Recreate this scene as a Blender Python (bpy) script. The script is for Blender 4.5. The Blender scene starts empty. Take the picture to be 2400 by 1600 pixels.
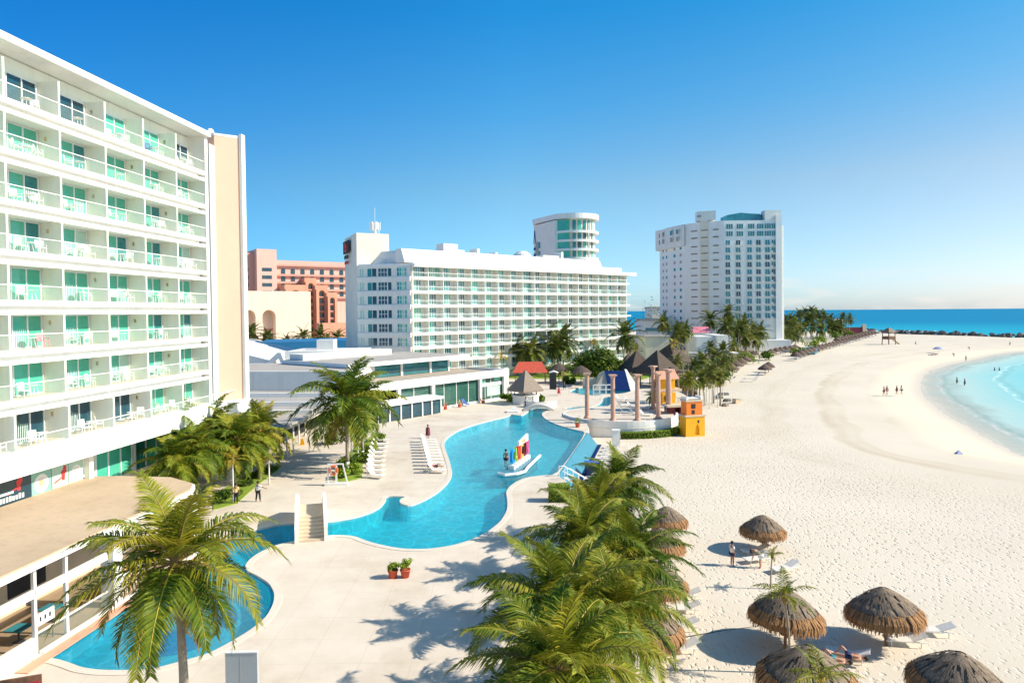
import bpy, bmesh, math, random
import numpy as np
from mathutils import Vector, Matrix, geometry

rnd = random.Random(7)
S = bpy.context.scene
COL = S.collection
RAD = math.radians

# ------------------------------------------------------------------ camera
CAMH, FPX = 16.0, 1600.0
PITCH, ROLL, SHIFT = RAD(1.2), RAD(-0.6), -35.5 / 2400
cam = bpy.data.objects.new('camera', bpy.data.cameras.new('camera'))
COL.objects.link(cam)
cam.data.lens, cam.data.sensor_width, cam.data.shift_y = 24.0, 36.0, SHIFT
cam.data.clip_start, cam.data.clip_end = 0.5, 60000
CAMROT = (Matrix.Rotation(math.pi / 2 - PITCH, 4, 'X') @ Matrix.Rotation(ROLL, 4, 'Z')).to_3x3()
cam.matrix_world = Matrix.Translation((0, 0, CAMH)) @ CAMROT.to_4x4()
S.camera = cam

# ------------------------------------------------------------------ sky, sun, exposure
SUN_EL, SUN_AZ = RAD(35), RAD(-5)            # azimuth from +X towards +Y
SUN = Vector((math.cos(SUN_EL) * math.cos(SUN_AZ), math.cos(SUN_EL) * math.sin(SUN_AZ), math.sin(SUN_EL)))
W = bpy.data.worlds.new('World'); S.world = W; W.use_nodes = True
wn, wl = W.node_tree.nodes, W.node_tree.links
wn.clear()
sky = wn.new('ShaderNodeTexSky'); sky.sky_type = 'NISHITA'; sky.sun_disc = False
sky.sun_elevation, sky.sun_rotation = SUN_EL, math.pi / 2 - SUN_AZ
sky.altitude, sky.air_density, sky.dust_density, sky.ozone_density = 0, 1.0, 0.55, 4.0
hsv = wn.new('ShaderNodeHueSaturation'); hsv.inputs['Saturation'].default_value = 1.0
bg = wn.new('ShaderNodeBackground'); bg.inputs['Strength'].default_value = 0.086
wo = wn.new('ShaderNodeOutputWorld')
# faint low cumulus far out over the sea, a function of direction only
tc = wn.new('ShaderNodeTexCoord'); sep = wn.new('ShaderNodeSeparateXYZ')
wl.new(tc.outputs['Generated'], sep.inputs[0])
mp = wn.new('ShaderNodeMapping'); mp.inputs['Scale'].default_value = (7, 7, 34)
wl.new(tc.outputs['Generated'], mp.inputs[0])
ns = wn.new('ShaderNodeTexNoise'); ns.inputs['Scale'].default_value = 1.6; ns.inputs['Detail'].default_value = 7
wl.new(mp.outputs[0], ns.inputs['Vector'])
cr = wn.new('ShaderNodeMapRange'); cr.inputs['From Min'].default_value = 0.5; cr.inputs['From Max'].default_value = 0.68
wl.new(ns.outputs['Fac'], cr.inputs['Value'])
lo = wn.new('ShaderNodeMapRange'); lo.inputs['From Min'].default_value = 0.055; lo.inputs['From Max'].default_value = 0.018
wl.new(sep.outputs['Z'], lo.inputs['Value'])
mu = wn.new('ShaderNodeMath'); mu.operation = 'MULTIPLY'
wl.new(cr.outputs[0], mu.inputs[0]); wl.new(lo.outputs[0], mu.inputs[1])
mu2 = wn.new('ShaderNodeMath'); mu2.operation = 'MULTIPLY'; mu2.inputs[1].default_value = 0.75
wl.new(mu.outputs[0], mu2.inputs[0])
mx = wn.new('ShaderNodeMixRGB'); mx.inputs['Color2'].default_value = (6.6, 6.5, 6.2, 1)
wl.new(mu2.outputs[0], mx.inputs['Fac'])
tint = wn.new('ShaderNodeValToRGB')              # deep tropical blue high up, pale haze low down; unseen zenith brightened as added fill
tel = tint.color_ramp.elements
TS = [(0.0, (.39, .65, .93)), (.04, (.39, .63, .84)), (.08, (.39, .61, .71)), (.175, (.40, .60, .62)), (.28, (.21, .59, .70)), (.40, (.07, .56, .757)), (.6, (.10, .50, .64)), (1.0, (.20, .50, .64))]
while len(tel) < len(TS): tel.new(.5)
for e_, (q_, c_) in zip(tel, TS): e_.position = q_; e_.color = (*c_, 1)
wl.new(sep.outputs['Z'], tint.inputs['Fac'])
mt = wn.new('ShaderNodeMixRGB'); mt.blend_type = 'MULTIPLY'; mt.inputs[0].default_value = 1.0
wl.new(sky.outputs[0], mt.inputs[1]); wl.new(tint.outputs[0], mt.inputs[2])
m2x = wn.new('ShaderNodeVectorMath'); m2x.operation = 'SCALE'; m2x.inputs['Scale'].default_value = 2.0
wl.new(mt.outputs[0], m2x.inputs[0])
azr = wn.new('ShaderNodeValToRGB')               # the sky deepens away from the sun side
ael = azr.color_ramp.elements; AS = [(.0, (.15, .40, .55)), (.215, (.17, .42, .56)), (.5, (.67, .67, .67)), (.785, (.96, .62, .545)), (1, (.96, .62, .545))]
while len(ael) < len(AS): ael.new(.5)
for e_, (q_, c_) in zip(ael, AS): e_.position = q_; e_.color = (*c_, 1)
axm = wn.new('ShaderNodeMath'); axm.operation = 'MULTIPLY_ADD'; axm.inputs[1].default_value = .5; axm.inputs[2].default_value = .5
wl.new(sep.outputs['X'], axm.inputs[0]); wl.new(axm.outputs[0], azr.inputs['Fac'])
mt2 = wn.new('ShaderNodeMixRGB'); mt2.blend_type = 'MULTIPLY'; mt2.inputs[0].default_value = 1.0
wl.new(m2x.outputs[0], mt2.inputs[1]); wl.new(azr.outputs[0], mt2.inputs[2])
m3x = wn.new('ShaderNodeVectorMath'); m3x.operation = 'SCALE'; m3x.inputs['Scale'].default_value = 1.5
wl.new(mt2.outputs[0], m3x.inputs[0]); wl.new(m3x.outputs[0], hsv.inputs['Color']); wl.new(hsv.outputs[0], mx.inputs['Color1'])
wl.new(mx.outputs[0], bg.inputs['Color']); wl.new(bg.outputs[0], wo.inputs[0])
sl = bpy.data.lights.new('sun', 'SUN'); sl.energy, sl.angle, sl.color = 4.5, RAD(0.5), (1.0, 0.895, 0.74)
so = bpy.data.objects.new('sun', sl); COL.objects.link(so)
so.rotation_euler = SUN.to_track_quat('Z', 'Y').to_euler(); so.location = (60, 0, 80)
S.view_settings.view_transform = 'Standard'; S.view_settings.look = 'None'
S.view_settings.gamma, S.view_settings.exposure = 1.0, 0.70
S.view_settings.use_curve_mapping = False
S.cycles.max_bounces = 8; S.cycles.transparent_max_bounces = 14

# ------------------------------------------------------------------ pixel -> place
def ray(x, y):
    return CAMROT @ Vector(((x - 1200) / FPX, (800 - y) / FPX + 1.5 * SHIFT, -1))
def G(x, y, z=0.0):
    d = ray(x, y); t = (z - CAMH) / d.z
    return Vector((d.x * t, d.y * t, z))
def at(x, y, D):
    d = ray(x, y); t = D / d.y
    return Vector((d.x * t, D, CAMH + d.z * t))

# ------------------------------------------------------------------ object helpers
ORD = ['first', 'second', 'third', 'fourth', 'fifth', 'sixth', 'seventh', 'eighth', 'ninth', 'tenth', 'eleventh',
       'twelfth', 'thirteenth', 'fourteenth', 'fifteenth', 'sixteenth', 'seventeenth', 'eighteenth', 'nineteenth',
       'twentieth', 'twenty-first', 'twenty-second', 'twenty-third', 'twenty-fourth', 'twenty-fifth', 'twenty-sixth']
def tag(o, label=None, cat=None, group=None, kind=None):
    if label: o['label'] = label
    if cat: o['category'] = cat
    if group: o['group'] = group
    if kind: o['kind'] = kind
    return o
def thing(name, label, cat, loc=(0, 0, 0), rz=0.0, group=None):
    o = bpy.data.objects.new(name, None); COL.objects.link(o)
    o.empty_display_size = 0.3
    o.location = loc; o.rotation_euler = (0, 0, rz)
    return tag(o, label, cat, group)
def kids(o):
    return [c for c in bpy.data.objects if c.parent == o]
def copy_tree(root, loc, rz=0.0, label=None, sc=None, group=None):
    r = root.copy(); COL.objects.link(r); r.location = loc; r.rotation_euler = (0, 0, rz)
    if sc: r.scale = (sc, sc, sc)
    if label: r['label'] = label
    if group: r['group'] = group
    for ch in root.children:
        c = ch.copy(); COL.objects.link(c); c.parent = r
        for g in ch.children:
            d = g.copy(); COL.objects.link(d); d.parent = c
    return r

class MB:
    def __init__(s): s.v, s.f, s.m, s.mi = [], [], [], 0
    def add(s, vs, fs):
        b = len(s.v); s.v += [tuple(v) for v in vs]
        for f in fs: s.f.append([i + b for i in f]); s.m.append(s.mi)
        return s
    def box(s, x0, x1, y0, y1, z0, z1):
        v = [(x0, y0, z0), (x1, y0, z0), (x1, y1, z0), (x0, y1, z0), (x0, y0, z1), (x1, y0, z1), (x1, y1, z1), (x0, y1, z1)]
        return s.add(v, [(0, 3, 2, 1), (4, 5, 6, 7), (0, 1, 5, 4), (1, 2, 6, 5), (2, 3, 7, 6), (3, 0, 4, 7)])
    def obox(s, c, sz, rz=0, rx=0, ry=0):
        M = Matrix.Translation(c) @ Matrix.Rotation(rz, 4, 'Z') @ Matrix.Rotation(ry, 4, 'Y') @ Matrix.Rotation(rx, 4, 'X')
        a, b, d = sz[0] / 2, sz[1] / 2, sz[2] / 2
        v = [M @ Vector(p) for p in [(-a, -b, -d), (a, -b, -d), (a, b, -d), (-a, b, -d), (-a, -b, d), (a, -b, d), (a, b, d), (-a, b, d)]]
        return s.add(v, [(0, 3, 2, 1), (4, 5, 6, 7), (0, 1, 5, 4), (1, 2, 6, 5), (2, 3, 7, 6), (3, 0, 4, 7)])
    def prism(s, poly, z0, z1):
        n = len(poly)
        v = [(p[0], p[1], z0) for p in poly] + [(p[0], p[1], z1) for p in poly]
        f = [[i, (i + 1) % n, n + (i + 1) % n, n + i] for i in range(n)]
        f += [list(range(n))[::-1], list(range(n, 2 * n))]
        return s.add(v, f)
    def extrude(s, pts, vec):                     # polygon of 3-D points swept along vec
        n = len(pts); vec = Vector(vec)
        v = [Vector(p) for p in pts] + [Vector(p) + vec for p in pts]
        f = [[i, (i + 1) % n, n + (i + 1) % n, n + i] for i in range(n)]
        f += [list(range(n))[::-1], list(range(n, 2 * n))]
        return s.add(v, f)
    def tube(s, pts, rad, n=8, cap=True):
        pts = [Vector(p) for p in pts]
        if not isinstance(rad, (list, tuple)): rad = [rad] * len(pts)
        vs, fs = [], []
        ref = Vector((0, 0, 1))
        for i, p in enumerate(pts):
            t = (pts[min(i + 1, len(pts) - 1)] - pts[max(i - 1, 0)]).normalized()
            if abs(t.dot(ref)) > .95: ref = Vector((1, 0, 0))
            a = t.cross(ref).normalized(); b = t.cross(a)
            for k in range(n):
                an = 2 * math.pi * k / n
                vs.append(p + (a * math.cos(an) + b * math.sin(an)) * rad[i])
        for i in range(len(pts) - 1):
            for k in range(n):
                fs.append([i * n + k, i * n + (k + 1) % n, (i + 1) * n + (k + 1) % n, (i + 1) * n + k])
        if cap: fs += [list(range(n))[::-1], list(range((len(pts) - 1) * n, len(pts) * n))]
        return s.add(vs, fs)
    def lathe(s, prof, n=24, c=(0, 0, 0), a0=0.0, a1=None, jit=None):
        full = a1 is None
        if full: a1 = a0 + 2 * math.pi
        cols = n if full else n + 1
        vs, fs = [], []
        for (r, z) in prof:
            for k in range(cols):
                an = a0 + (a1 - a0) * k / n
                rr = r * (1 + (jit(k, z) if jit else 0))
                vs.append((c[0] + rr * math.cos(an), c[1] + rr * math.sin(an), c[2] + z))
        for i in range(len(prof) - 1):
            for k in range(n):
                k2 = (k + 1) % cols
                fs.append([i * cols + k, i * cols + k2, (i + 1) * cols + k2, (i + 1) * cols + k])
        return s.add(vs, fs)
    def ball(s, c, r, n=8, sq=(1, 1, 1)):
        pr = [(math.sin(math.pi * i / n), -math.cos(math.pi * i / n)) for i in range(n + 1)]
        b = len(s.v); s.lathe([(max(p[0], 1e-4), p[1]) for p in pr], n * 2)
        for i in range(b, len(s.v)):
            v = s.v[i]; s.v[i] = (c[0] + v[0] * r * sq[0], c[1] + v[1] * r * sq[1], c[2] + v[2] * r * sq[2])
        return s
    def ring(s, c, R, r, n=20, m=8, axis='Y'):
        b = len(s.v); vs, fs = [], []
        for i in range(n):
            a = 2 * math.pi * i / n
            for k in range(m):
                e = 2 * math.pi * k / m
                rr = R + r * math.cos(e); h = r * math.sin(e)
                p = (rr * math.cos(a), h, rr * math.sin(a)) if axis == 'Y' else (rr * math.cos(a), rr * math.sin(a), h)
                vs.append((c[0] + p[0], c[1] + p[1], c[2] + p[2]))
                fs.append([i * m + k, ((i + 1) % n) * m + k, ((i + 1) % n) * m + (k + 1) % m, i * m + (k + 1) % m])
        return s.add(vs, fs)
    def mesh(s, name, mats, smooth=False):
        me = bpy.data.meshes.new(name); me.from_pydata(s.v, [], s.f)
        for m in (mats if isinstance(mats, (list, tuple)) else [mats]): me.materials.append(m)
        me.polygons.foreach_set('material_index', s.m)
        if smooth: me.polygons.foreach_set('use_smooth', [True] * len(s.f))
        me.update()
        return me
    def build(s, name, mats, parent=None, smooth=False, fix=False):
        me = s.mesh(name, mats, smooth)
        if fix:
            bm = bmesh.new(); bm.from_mesh(me); bmesh.ops.recalc_face_normals(bm, faces=bm.faces[:]); bm.to_mesh(me); bm.free()
        o = bpy.data.objects.new(name, me); COL.objects.link(o)
        if parent: o.parent = parent
        return o
def struct(mb, name, mats, smooth=False):
    return tag(mb.build(name, mats, None, smooth), kind='structure')
def inst(name, me, parent=None, loc=(0, 0, 0), rot=(0, 0, 0), sc=None):
    o = bpy.data.objects.new(name, me); COL.objects.link(o)
    if parent: o.parent = parent
    o.location = loc; o.rotation_euler = rot
    if sc: o.scale = sc if isinstance(sc, (tuple, list)) else (sc, sc, sc)
    return o
def text_mesh(word, size, depth, mat, spacing=1.0):
    cu = bpy.data.curves.new('lettering', 'FONT'); cu.body = word; cu.size = size; cu.extrude = depth
    cu.align_x, cu.align_y = 'CENTER', 'CENTER'; cu.space_character = spacing; cu.resolution_u = 3
    o = bpy.data.objects.new('lettering', cu); COL.objects.link(o)
    dg = bpy.context.evaluated_depsgraph_get()
    me = bpy.data.meshes.new_from_object(o.evaluated_get(dg))
    bpy.data.objects.remove(o); bpy.data.curves.remove(cu)
    me.materials.clear(); me.materials.append(mat)
    return me

# ------------------------------------------------------------------ materials
def mat(name, col, rough=.6, var=.10, scale=.6, bump=0.0, bscale=12.0, spec=.4, metal=0.0, col2=None, alpha=None, coord='Object', detail=6):
    m = bpy.data.materials.new(name); m.use_nodes = True
    n, l = m.node_tree.nodes, m.node_tree.links
    p = n['Principled BSDF']
    p.inputs['Roughness'].default_value = rough; p.inputs['Metallic'].default_value = metal
    p.inputs['Specular IOR Level'].default_value = spec
    t = n.new('ShaderNodeTexCoord')
    a = n.new('ShaderNodeTexNoise'); a.inputs['Scale'].default_value = scale; a.inputs['Detail'].default_value = detail
    a.inputs['Roughness'].default_value = .65
    l.new(t.outputs[coord], a.inputs['Vector'])
    mr = n.new('ShaderNodeMapRange'); mr.inputs['From Min'].default_value = .3; mr.inputs['From Max'].default_value = .7
    l.new(a.outputs['Fac'], mr.inputs['Value'])
    x = n.new('ShaderNodeMixRGB')
    c2 = col2 or tuple(min(1, c * (1 + var)) for c in col)
    c1 = col if col2 else tuple(c * (1 - var) for c in col)
    x.inputs['Color1'].default_value = (*c1, 1); x.inputs['Color2'].default_value = (*c2, 1)
    l.new(mr.outputs[0], x.inputs['Fac']); l.new(x.outputs[0], p.inputs['Base Color'])
    if bump:
        b = n.new('ShaderNodeBump'); b.inputs['Strength'].default_value = min(1, bump); b.inputs['Distance'].default_value = .05
        nb = n.new('ShaderNodeTexNoise'); nb.inputs['Scale'].default_value = bscale; nb.inputs['Detail'].default_value = 5
        l.new(t.outputs[coord], nb.inputs['Vector']); l.new(nb.outputs['Fac'], b.inputs['Height'])
        l.new(b.outputs[0], p.inputs['Normal'])
    if alpha is not None: p.inputs['Alpha'].default_value = alpha
    return m
M = {}
def defm(k, *a, **b): M[k] = mat(k, *a, **b)
defm('white_wall', (.80, .78, .72), .7, .06, .35, .15, 6)
defm('white_trim', (.84, .83, .79), .55, .04, .5)
defm('cream_wall', (.76, .70, .58), .75, .08, .3)
defm('peach_wall', (.76, .49, .36), .75, .05, .25, .1, 5)
defm('grey_white', (.72, .72, .70), .7, .07, .25)
defm('balcony_wall', (.86, .86, .74), .75, .05, .4)
defm('balcony_tile', (.60, .50, .38), .6, .08, 2)
defm('aluminium', (.80, .82, .80), .35, .05, 2)
defm('white_plastic', (.80, .80, .78), .35, .04, 3)
def glass(k, c, rough=.06, spec=.7, sc=.5, c2=None): defm(k, c, rough, .3, sc, spec=spec, col2=c2)
glass('glass_green', (.05, .38, .26), c2=(.10, .50, .36))
glass('glass_teal', (.01, .15, .17), c2=(.03, .27, .26))
glass('glass_dark', (.008, .03, .055), c2=(.02, .09, .12))
glass('glass_curtain', (.36, .56, .46), .25, c2=(.52, .70, .58))
glass('glass_pale', (.20, .46, .38), .2, c2=(.28, .54, .46))
glass('glass_navy', (.004, .035, .06), .2, c2=(.01, .06, .09))
glass('glass_blue', (.01, .14, .20), c2=(.03, .27, .32))
defm('curtain', (.62, .76, .66), .8, .1, 5)
M['rail_glass'] = mat('rail_glass', (.52, .68, .60), .08, .04, 1, spec=.5, alpha=.07)
defm('beige_roof', (.46, .34, .22), .85, .10, .25, .3, 3, col2=(.56, .425, .29))
defm('grey_roof', (.42, .39, .35), .85, .12, .25)
defm('tan_roof', (.42, .36, .29), .85, .12, .4)
defm('pink_wall', (.66, .34, .27), .8, .06, .1)
defm('pink_pale', (.74, .46, .38), .8, .05, .1)
defm('arcade_peach', (.80, .63, .50), .8, .05, .1)
defm('orange_wall', (.68, .34, .22), .8, .08, .15)
defm('arch_shade', (.60, .38, .27), .8, .08, .2)
defm('blue_roof', (.02, .16, .34), .5, .15, .15)
defm('coral', (.74, .30, .18), .7, .12, .6, col2=(.80, .42, .28))
defm('column_stone', (.50, .29, .21), .8, .12, 1.2, .4, 9, col2=(.60, .38, .29))
defm('deck_red', (.55, .09, .05), .7, .2, 2)
defm('dark_metal', (.04, .04, .045), .5, .2, 3)
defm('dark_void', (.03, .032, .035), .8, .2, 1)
defm('trunk', (.30, .24, .17), .9, .2, 3, .8, 10, col2=(.40, .33, .25))
defm('trunk_white', (.70, .68, .63), .85, .08, 3, .5, 10)
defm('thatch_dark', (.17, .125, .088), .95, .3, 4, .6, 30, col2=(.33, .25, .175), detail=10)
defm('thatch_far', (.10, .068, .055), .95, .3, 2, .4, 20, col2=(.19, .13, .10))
defm('thatch_deep', (.065, .048, .038), .95, .3, 4, .6, 30, col2=(.13, .098, .075), detail=10)
defm('thatch_brown', (.29, .145, .06), .95, .3, 6, .6, 30, col2=(.46, .25, .11), detail=10)
defm('thatch_grey', (.22, .175, .135), .95, .25, 3, .6, 25, col2=(.32, .265, .21), detail=10)
defm('wood', (.19, .11, .065), .8, .25, 4, .3, 14)
defm('wood_pale', (.55, .44, .30), .75, .15, 4)
defm('terracotta', (.56, .105, .05), .7, .12, 3)
defm('grass', (.16, .24, .025), .9, .3, 1.5, .6, 20, col2=(.27, .36, .04))
defm('soil', (.20, .15, .09), .95, .25, 1.2, .4, 8)
defm('navy', (.006, .026, .12), .7, .2, 3, spec=.08)
defm('orange_buoy', (.80, .14, .03), .45, .08, 4)
defm('yellow_paint', (.85, .42, .012), .6, .08, .6)
defm('orange_paint', (.84, .22, .025), .6, .08, .6)
defm('maroon', (.15, .025, .03), .7, .12, 1)
defm('sand_wall', (.62, .50, .36), .85, .1, .8)
defm('skin', (.52, .28, .18), .6, .08, 4)
defm('skin_brown', (.30, .15, .09), .6, .08, 4)
defm('hair', (.02, .015, .012), .7, .2, 10)
defm('cloth_white', (.80, .80, .78), .85, .05, 5)
defm('cloth_yellow', (.74, .50, .22), .85, .06, 5)
defm('cloth_black', (.02, .02, .025), .85, .2, 5)
defm('cloth_navy', (.02, .03, .10), .85, .2, 5)
defm('cloth_red', (.60, .03, .06), .85, .15, 5)
defm('cloth_maroon', (.16, .03, .05), .85, .15, 5)
defm('cloth_olive', (.20, .20, .13), .85, .15, 5)
defm('cloth_teal', (.03, .20, .24), .85, .15, 5)
defm('cloth_blue', (.05, .12, .42), .85, .15, 5)
defm('cloth_pink', (.75, .22, .30), .85, .15, 5)
defm('lounger_white', (.78, .75, .69), .6, .06, 3)
defm('lounger_sling', (.70, .62, .50), .8, .06, 3)
defm('lavender', (.42, .44, .62), .8, .08, 3)
defm('rock_dark', (.12, .12, .12), .9, .35, 1.2, .5, 6)
defm('rock_light', (.62, .58, .52), .9, .2, 1.2, .5, 6)
for k, c in dict(l_blue=(.02, .34, .80), l_green=(.35, .62, .10), l_red=(.80, .09, .05), l_orange=(.90, .48, .12), l_brown=(.16, .03, .02), l_pink=(.84, .10, .30)).items():
    defm(k, c, .4, .05, 2)
defm('emblem_red', (.62, .05, .05), .5, .08, 2)
defm('emblem_gold', (.75, .55, .25), .5, .08, 2)
defm('logo_blue', (.02, .06, .25), .5, .08, 2)

def weather(k, amt=.10, col=(.52, .44, .34)):       # faint vertical rain streaks and grime patches
    m = M[k]; n, l = m.node_tree.nodes, m.node_tree.links; t = n.new('ShaderNodeTexCoord')
    mp_ = n.new('ShaderNodeMapping'); mp_.inputs['Scale'].default_value = (2.2, 2.2, .07); l.new(t.outputs['Object'], mp_.inputs[0])
    a = n.new('ShaderNodeTexNoise'); a.inputs['Scale'].default_value = 1.0; a.inputs['Detail'].default_value = 6; l.new(mp_.outputs[0], a.inputs['Vector'])
    r = n.new('ShaderNodeMapRange'); r.inputs['From Min'].default_value = .52; r.inputs['From Max'].default_value = .75; r.inputs['To Max'].default_value = amt * 2.2; l.new(a.outputs['Fac'], r.inputs['Value'])
    x = n.new('ShaderNodeMixRGB'); x.inputs['Color2'].default_value = (*col, 1); p = n['Principled BSDF']; o = p.inputs['Base Color'].links[0].from_socket
    l.new(r.outputs[0], x.inputs['Fac']); l.new(o, x.inputs['Color1']); l.new(x.outputs[0], p.inputs['Base Color'])
for k in ('white_wall', 'white_trim', 'cream_wall', 'peach_wall', 'balcony_wall', 'grey_white'): weather(k, .09)
for k in ('pink_wall', 'pink_pale', 'orange_wall', 'arcade_peach'): weather(k, .10, (.40, .24, .17))
for k in ('grey_roof', 'tan_roof', 'beige_roof'): weather(k, .12, (.25, .21, .17))

def leaf_mat(name, stops, trans=.35, rough=.45, nscale=1.2):
    m = bpy.data.materials.new(name); m.use_nodes = True
    n, l = m.node_tree.nodes, m.node_tree.links; n.clear()
    out = n.new('ShaderNodeOutputMaterial'); at_ = n.new('ShaderNodeAttribute'); at_.attribute_name = 'tint'
    oi = n.new('ShaderNodeObjectInfo')
    t = n.new('ShaderNodeTexCoord'); nz = n.new('ShaderNodeTexNoise'); nz.inputs['Scale'].default_value = nscale; nz.inputs['Detail'].default_value = 3
    l.new(t.outputs['Object'], nz.inputs['Vector'])
    a1 = n.new('ShaderNodeMath'); a1.operation = 'MULTIPLY_ADD'; a1.inputs[1].default_value = .35
    l.new(nz.outputs['Fac'], a1.inputs[0]); l.new(at_.outputs['Fac'], a1.inputs[2])
    a2 = n.new('ShaderNodeMath'); a2.operation = 'MULTIPLY_ADD'; a2.inputs[1].default_value = .14
    l.new(oi.outputs['Random'], a2.inputs[0]); l.new(a1.outputs[0], a2.inputs[2])
    a3 = n.new('ShaderNodeMath'); a3.operation = 'SUBTRACT'; a3.inputs[1].default_value = .245
    l.new(a2.outputs[0], a3.inputs[0])
    r = n.new('ShaderNodeValToRGB'); l.new(a3.outputs[0], r.inputs['Fac'])
    el = r.color_ramp.elements
    while len(el) < len(stops): el.new(.5)
    for e, (p, c) in zip(el, stops): e.position = p; e.color = (*c, 1)
    pb = n.new('ShaderNodeBsdfPrincipled'); pb.inputs['Roughness'].default_value = rough
    pb.inputs['Specular IOR Level'].default_value = .16
    tr = n.new('ShaderNodeBsdfTranslucent'); mx = n.new('ShaderNodeMixShader'); mx.inputs['Fac'].default_value = trans
    l.new(r.outputs[0], pb.inputs['Base Color']); l.new(r.outputs[0], tr.inputs['Color'])
    l.new(pb.outputs[0], mx.inputs[1]); l.new(tr.outputs[0], mx.inputs[2]); l.new(mx.outputs[0], out.inputs[0])
    return m
M['palm_leaf'] = leaf_mat('palm_leaf', [(0, (.012, .045, .006)), (.3, (.054, .112, .010)), (.5, (.155, .200, .016)), (.68, (.33, .30, .025)), (.85, (.48, .35, .045)), (1, (.34, .22, .10))], .20)
M['palm_leaf_far'] = leaf_mat('palm_leaf_far', [(0, (.020, .045, .010)), (.3, (.062, .092, .018)), (.6, (.17, .20, .024)), (.85, (.36, .29, .08)), (1, (.30, .22, .13))], .22)
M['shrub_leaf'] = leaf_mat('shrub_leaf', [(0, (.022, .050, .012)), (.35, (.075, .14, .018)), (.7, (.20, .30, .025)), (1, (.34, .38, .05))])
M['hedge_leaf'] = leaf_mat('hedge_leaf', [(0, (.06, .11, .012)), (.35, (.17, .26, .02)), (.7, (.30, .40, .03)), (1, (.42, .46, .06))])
M['tree_leaf'] = leaf_mat('tree_leaf', [(0, (.015, .040, .010)), (.35, (.060, .12, .015)), (.7, (.19, .25, .02)), (1, (.32, .32, .04))])
# ================================================================== SETTING: terrain, sea, deck, pools
SEA = -3.2
def polyfix(pts): return [Vector((p[0], p[1])) for p in pts]
shore_px = [(2400, 822), (2352, 827), (2313, 834), (2266, 845), (2218, 853.5), (2180, 867), (2160, 880), (2156, 896), (2155, 915),
            (2166, 934), (2195, 959), (2227, 982), (2260, 997), (2294, 1020), (2342, 1045), (2371, 1060), (2400, 1072)]
bay = [Vector((900, 240)), Vector((420, 300))] + [G(x, y, SEA).to_2d() for x, y in shore_px] + [Vector((74, 74)), Vector((92, 55)), Vector((140, 20)), Vector((260, -60)), Vector((900, -200))]
outer = [Vector(p) for p in [(6000, 300), (900, 318), (420, 392), (312, 418), (292, 470), (277, 552), (180, 606), (60, 650), (-200, 900), (-6000, 2000), (-6000, 30000), (6000, 30000)]]
def sdist(P, poly):                                # signed distance, positive inside
    n = len(poly); d = np.full(len(P), 1e18); ins = np.zeros(len(P), bool)
    for i in range(n):
        a, b = np.array(poly[i]), np.array(poly[(i + 1) % n])
        ab = b - a; t = np.clip(((P - a) @ ab) / (ab @ ab), 0, 1)
        q = P - (a + t[:, None] * ab); d = np.minimum(d, (q ** 2).sum(1))
        c = (a[1] > P[:, 1]) != (b[1] > P[:, 1])
        xx = a[0] + (P[:, 1] - a[1]) / (ab[1] if abs(ab[1]) > 1e-9 else 1e-9) * ab[0]
        ins ^= c & (P[:, 0] < xx)
    d = np.sqrt(d)
    return np.where(ins, d, -d)
def axis(fine0, fine1, step, lo, hi, g=1.14):
    a = list(np.arange(fine0, fine1 + .1, step)); s = step
    while a[-1] < hi: s *= g; a.append(min(a[-1] + s, hi))
    s = step
    while a[0] > lo: s *= g; a.insert(0, max(a[0] - s, lo))
    return np.array(a)
def gridmesh(name, xs, ys, zfun, material, attr):
    X, Y = np.meshgrid(xs, ys); P = np.stack([X.ravel(), Y.ravel()], 1)
    z, at_ = zfun(P); nx, ny = len(xs), len(ys)
    V = np.column_stack([P, z])
    idx = np.arange(nx * ny).reshape(ny, nx)
    F = np.stack([idx[:-1, :-1], idx[:-1, 1:], idx[1:, 1:], idx[1:, :-1]], -1).reshape(-1, 4)
    me = bpy.data.meshes.new(name); me.from_pydata(V.tolist(), [], F.tolist())
    A = me.attributes.new(attr, 'FLOAT', 'POINT'); A.data.foreach_set('value', at_.astype(np.float32))
    me.polygons.foreach_set('use_smooth', [True] * len(F)); me.materials.append(material)
    o = bpy.data.objects.new(name, me); COL.objects.link(o)
    return tag(o, kind='structure')
def land_z(P):
    b, o = sdist(P, bay), sdist(P, outer)
    d = np.maximum(b, o)
    z = np.where(d < 0, SEA + 1.25 * (1 - np.exp(d / 9.0)), SEA - np.minimum(2.6, d * .045))
    rip = .05 * np.sin(P[:, 0] * .31 + 1.3 * np.sin(P[:, 1] * .17)) * np.cos(P[:, 1] * .23)
    return z + np.where(d < -8, rip, 0), -d
# sand
m = bpy.data.materials.new('sand'); m.use_nodes = True; n, l = m.node_tree.nodes, m.node_tree.links
p = n['Principled BSDF']; p.inputs['Roughness'].default_value = .9; p.inputs['Specular IOR Level'].default_value = .15
t = n.new('ShaderNodeTexCoord')
a = n.new('ShaderNodeAttribute'); a.attribute_name = 'shore'
def NZ(scale, detail=4, vec=None, rough=.6):
    q = n.new('ShaderNodeTexNoise'); q.inputs['Scale'].default_value = scale; q.inputs['Detail'].default_value = detail; q.inputs['Roughness'].default_value = rough
    l.new(vec or t.outputs['Object'], q.inputs['Vector']); return q.outputs['Fac']
def MATH(op, x, y=None, z=None):
    q = n.new('ShaderNodeMath'); q.operation = op
    for i, v in enumerate((x, y, z)):
        if v is None: continue
        if isinstance(v, (int, float)): q.inputs[i].default_value = v
        else: l.new(v, q.inputs[i])
    return q.outputs[0]
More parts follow.
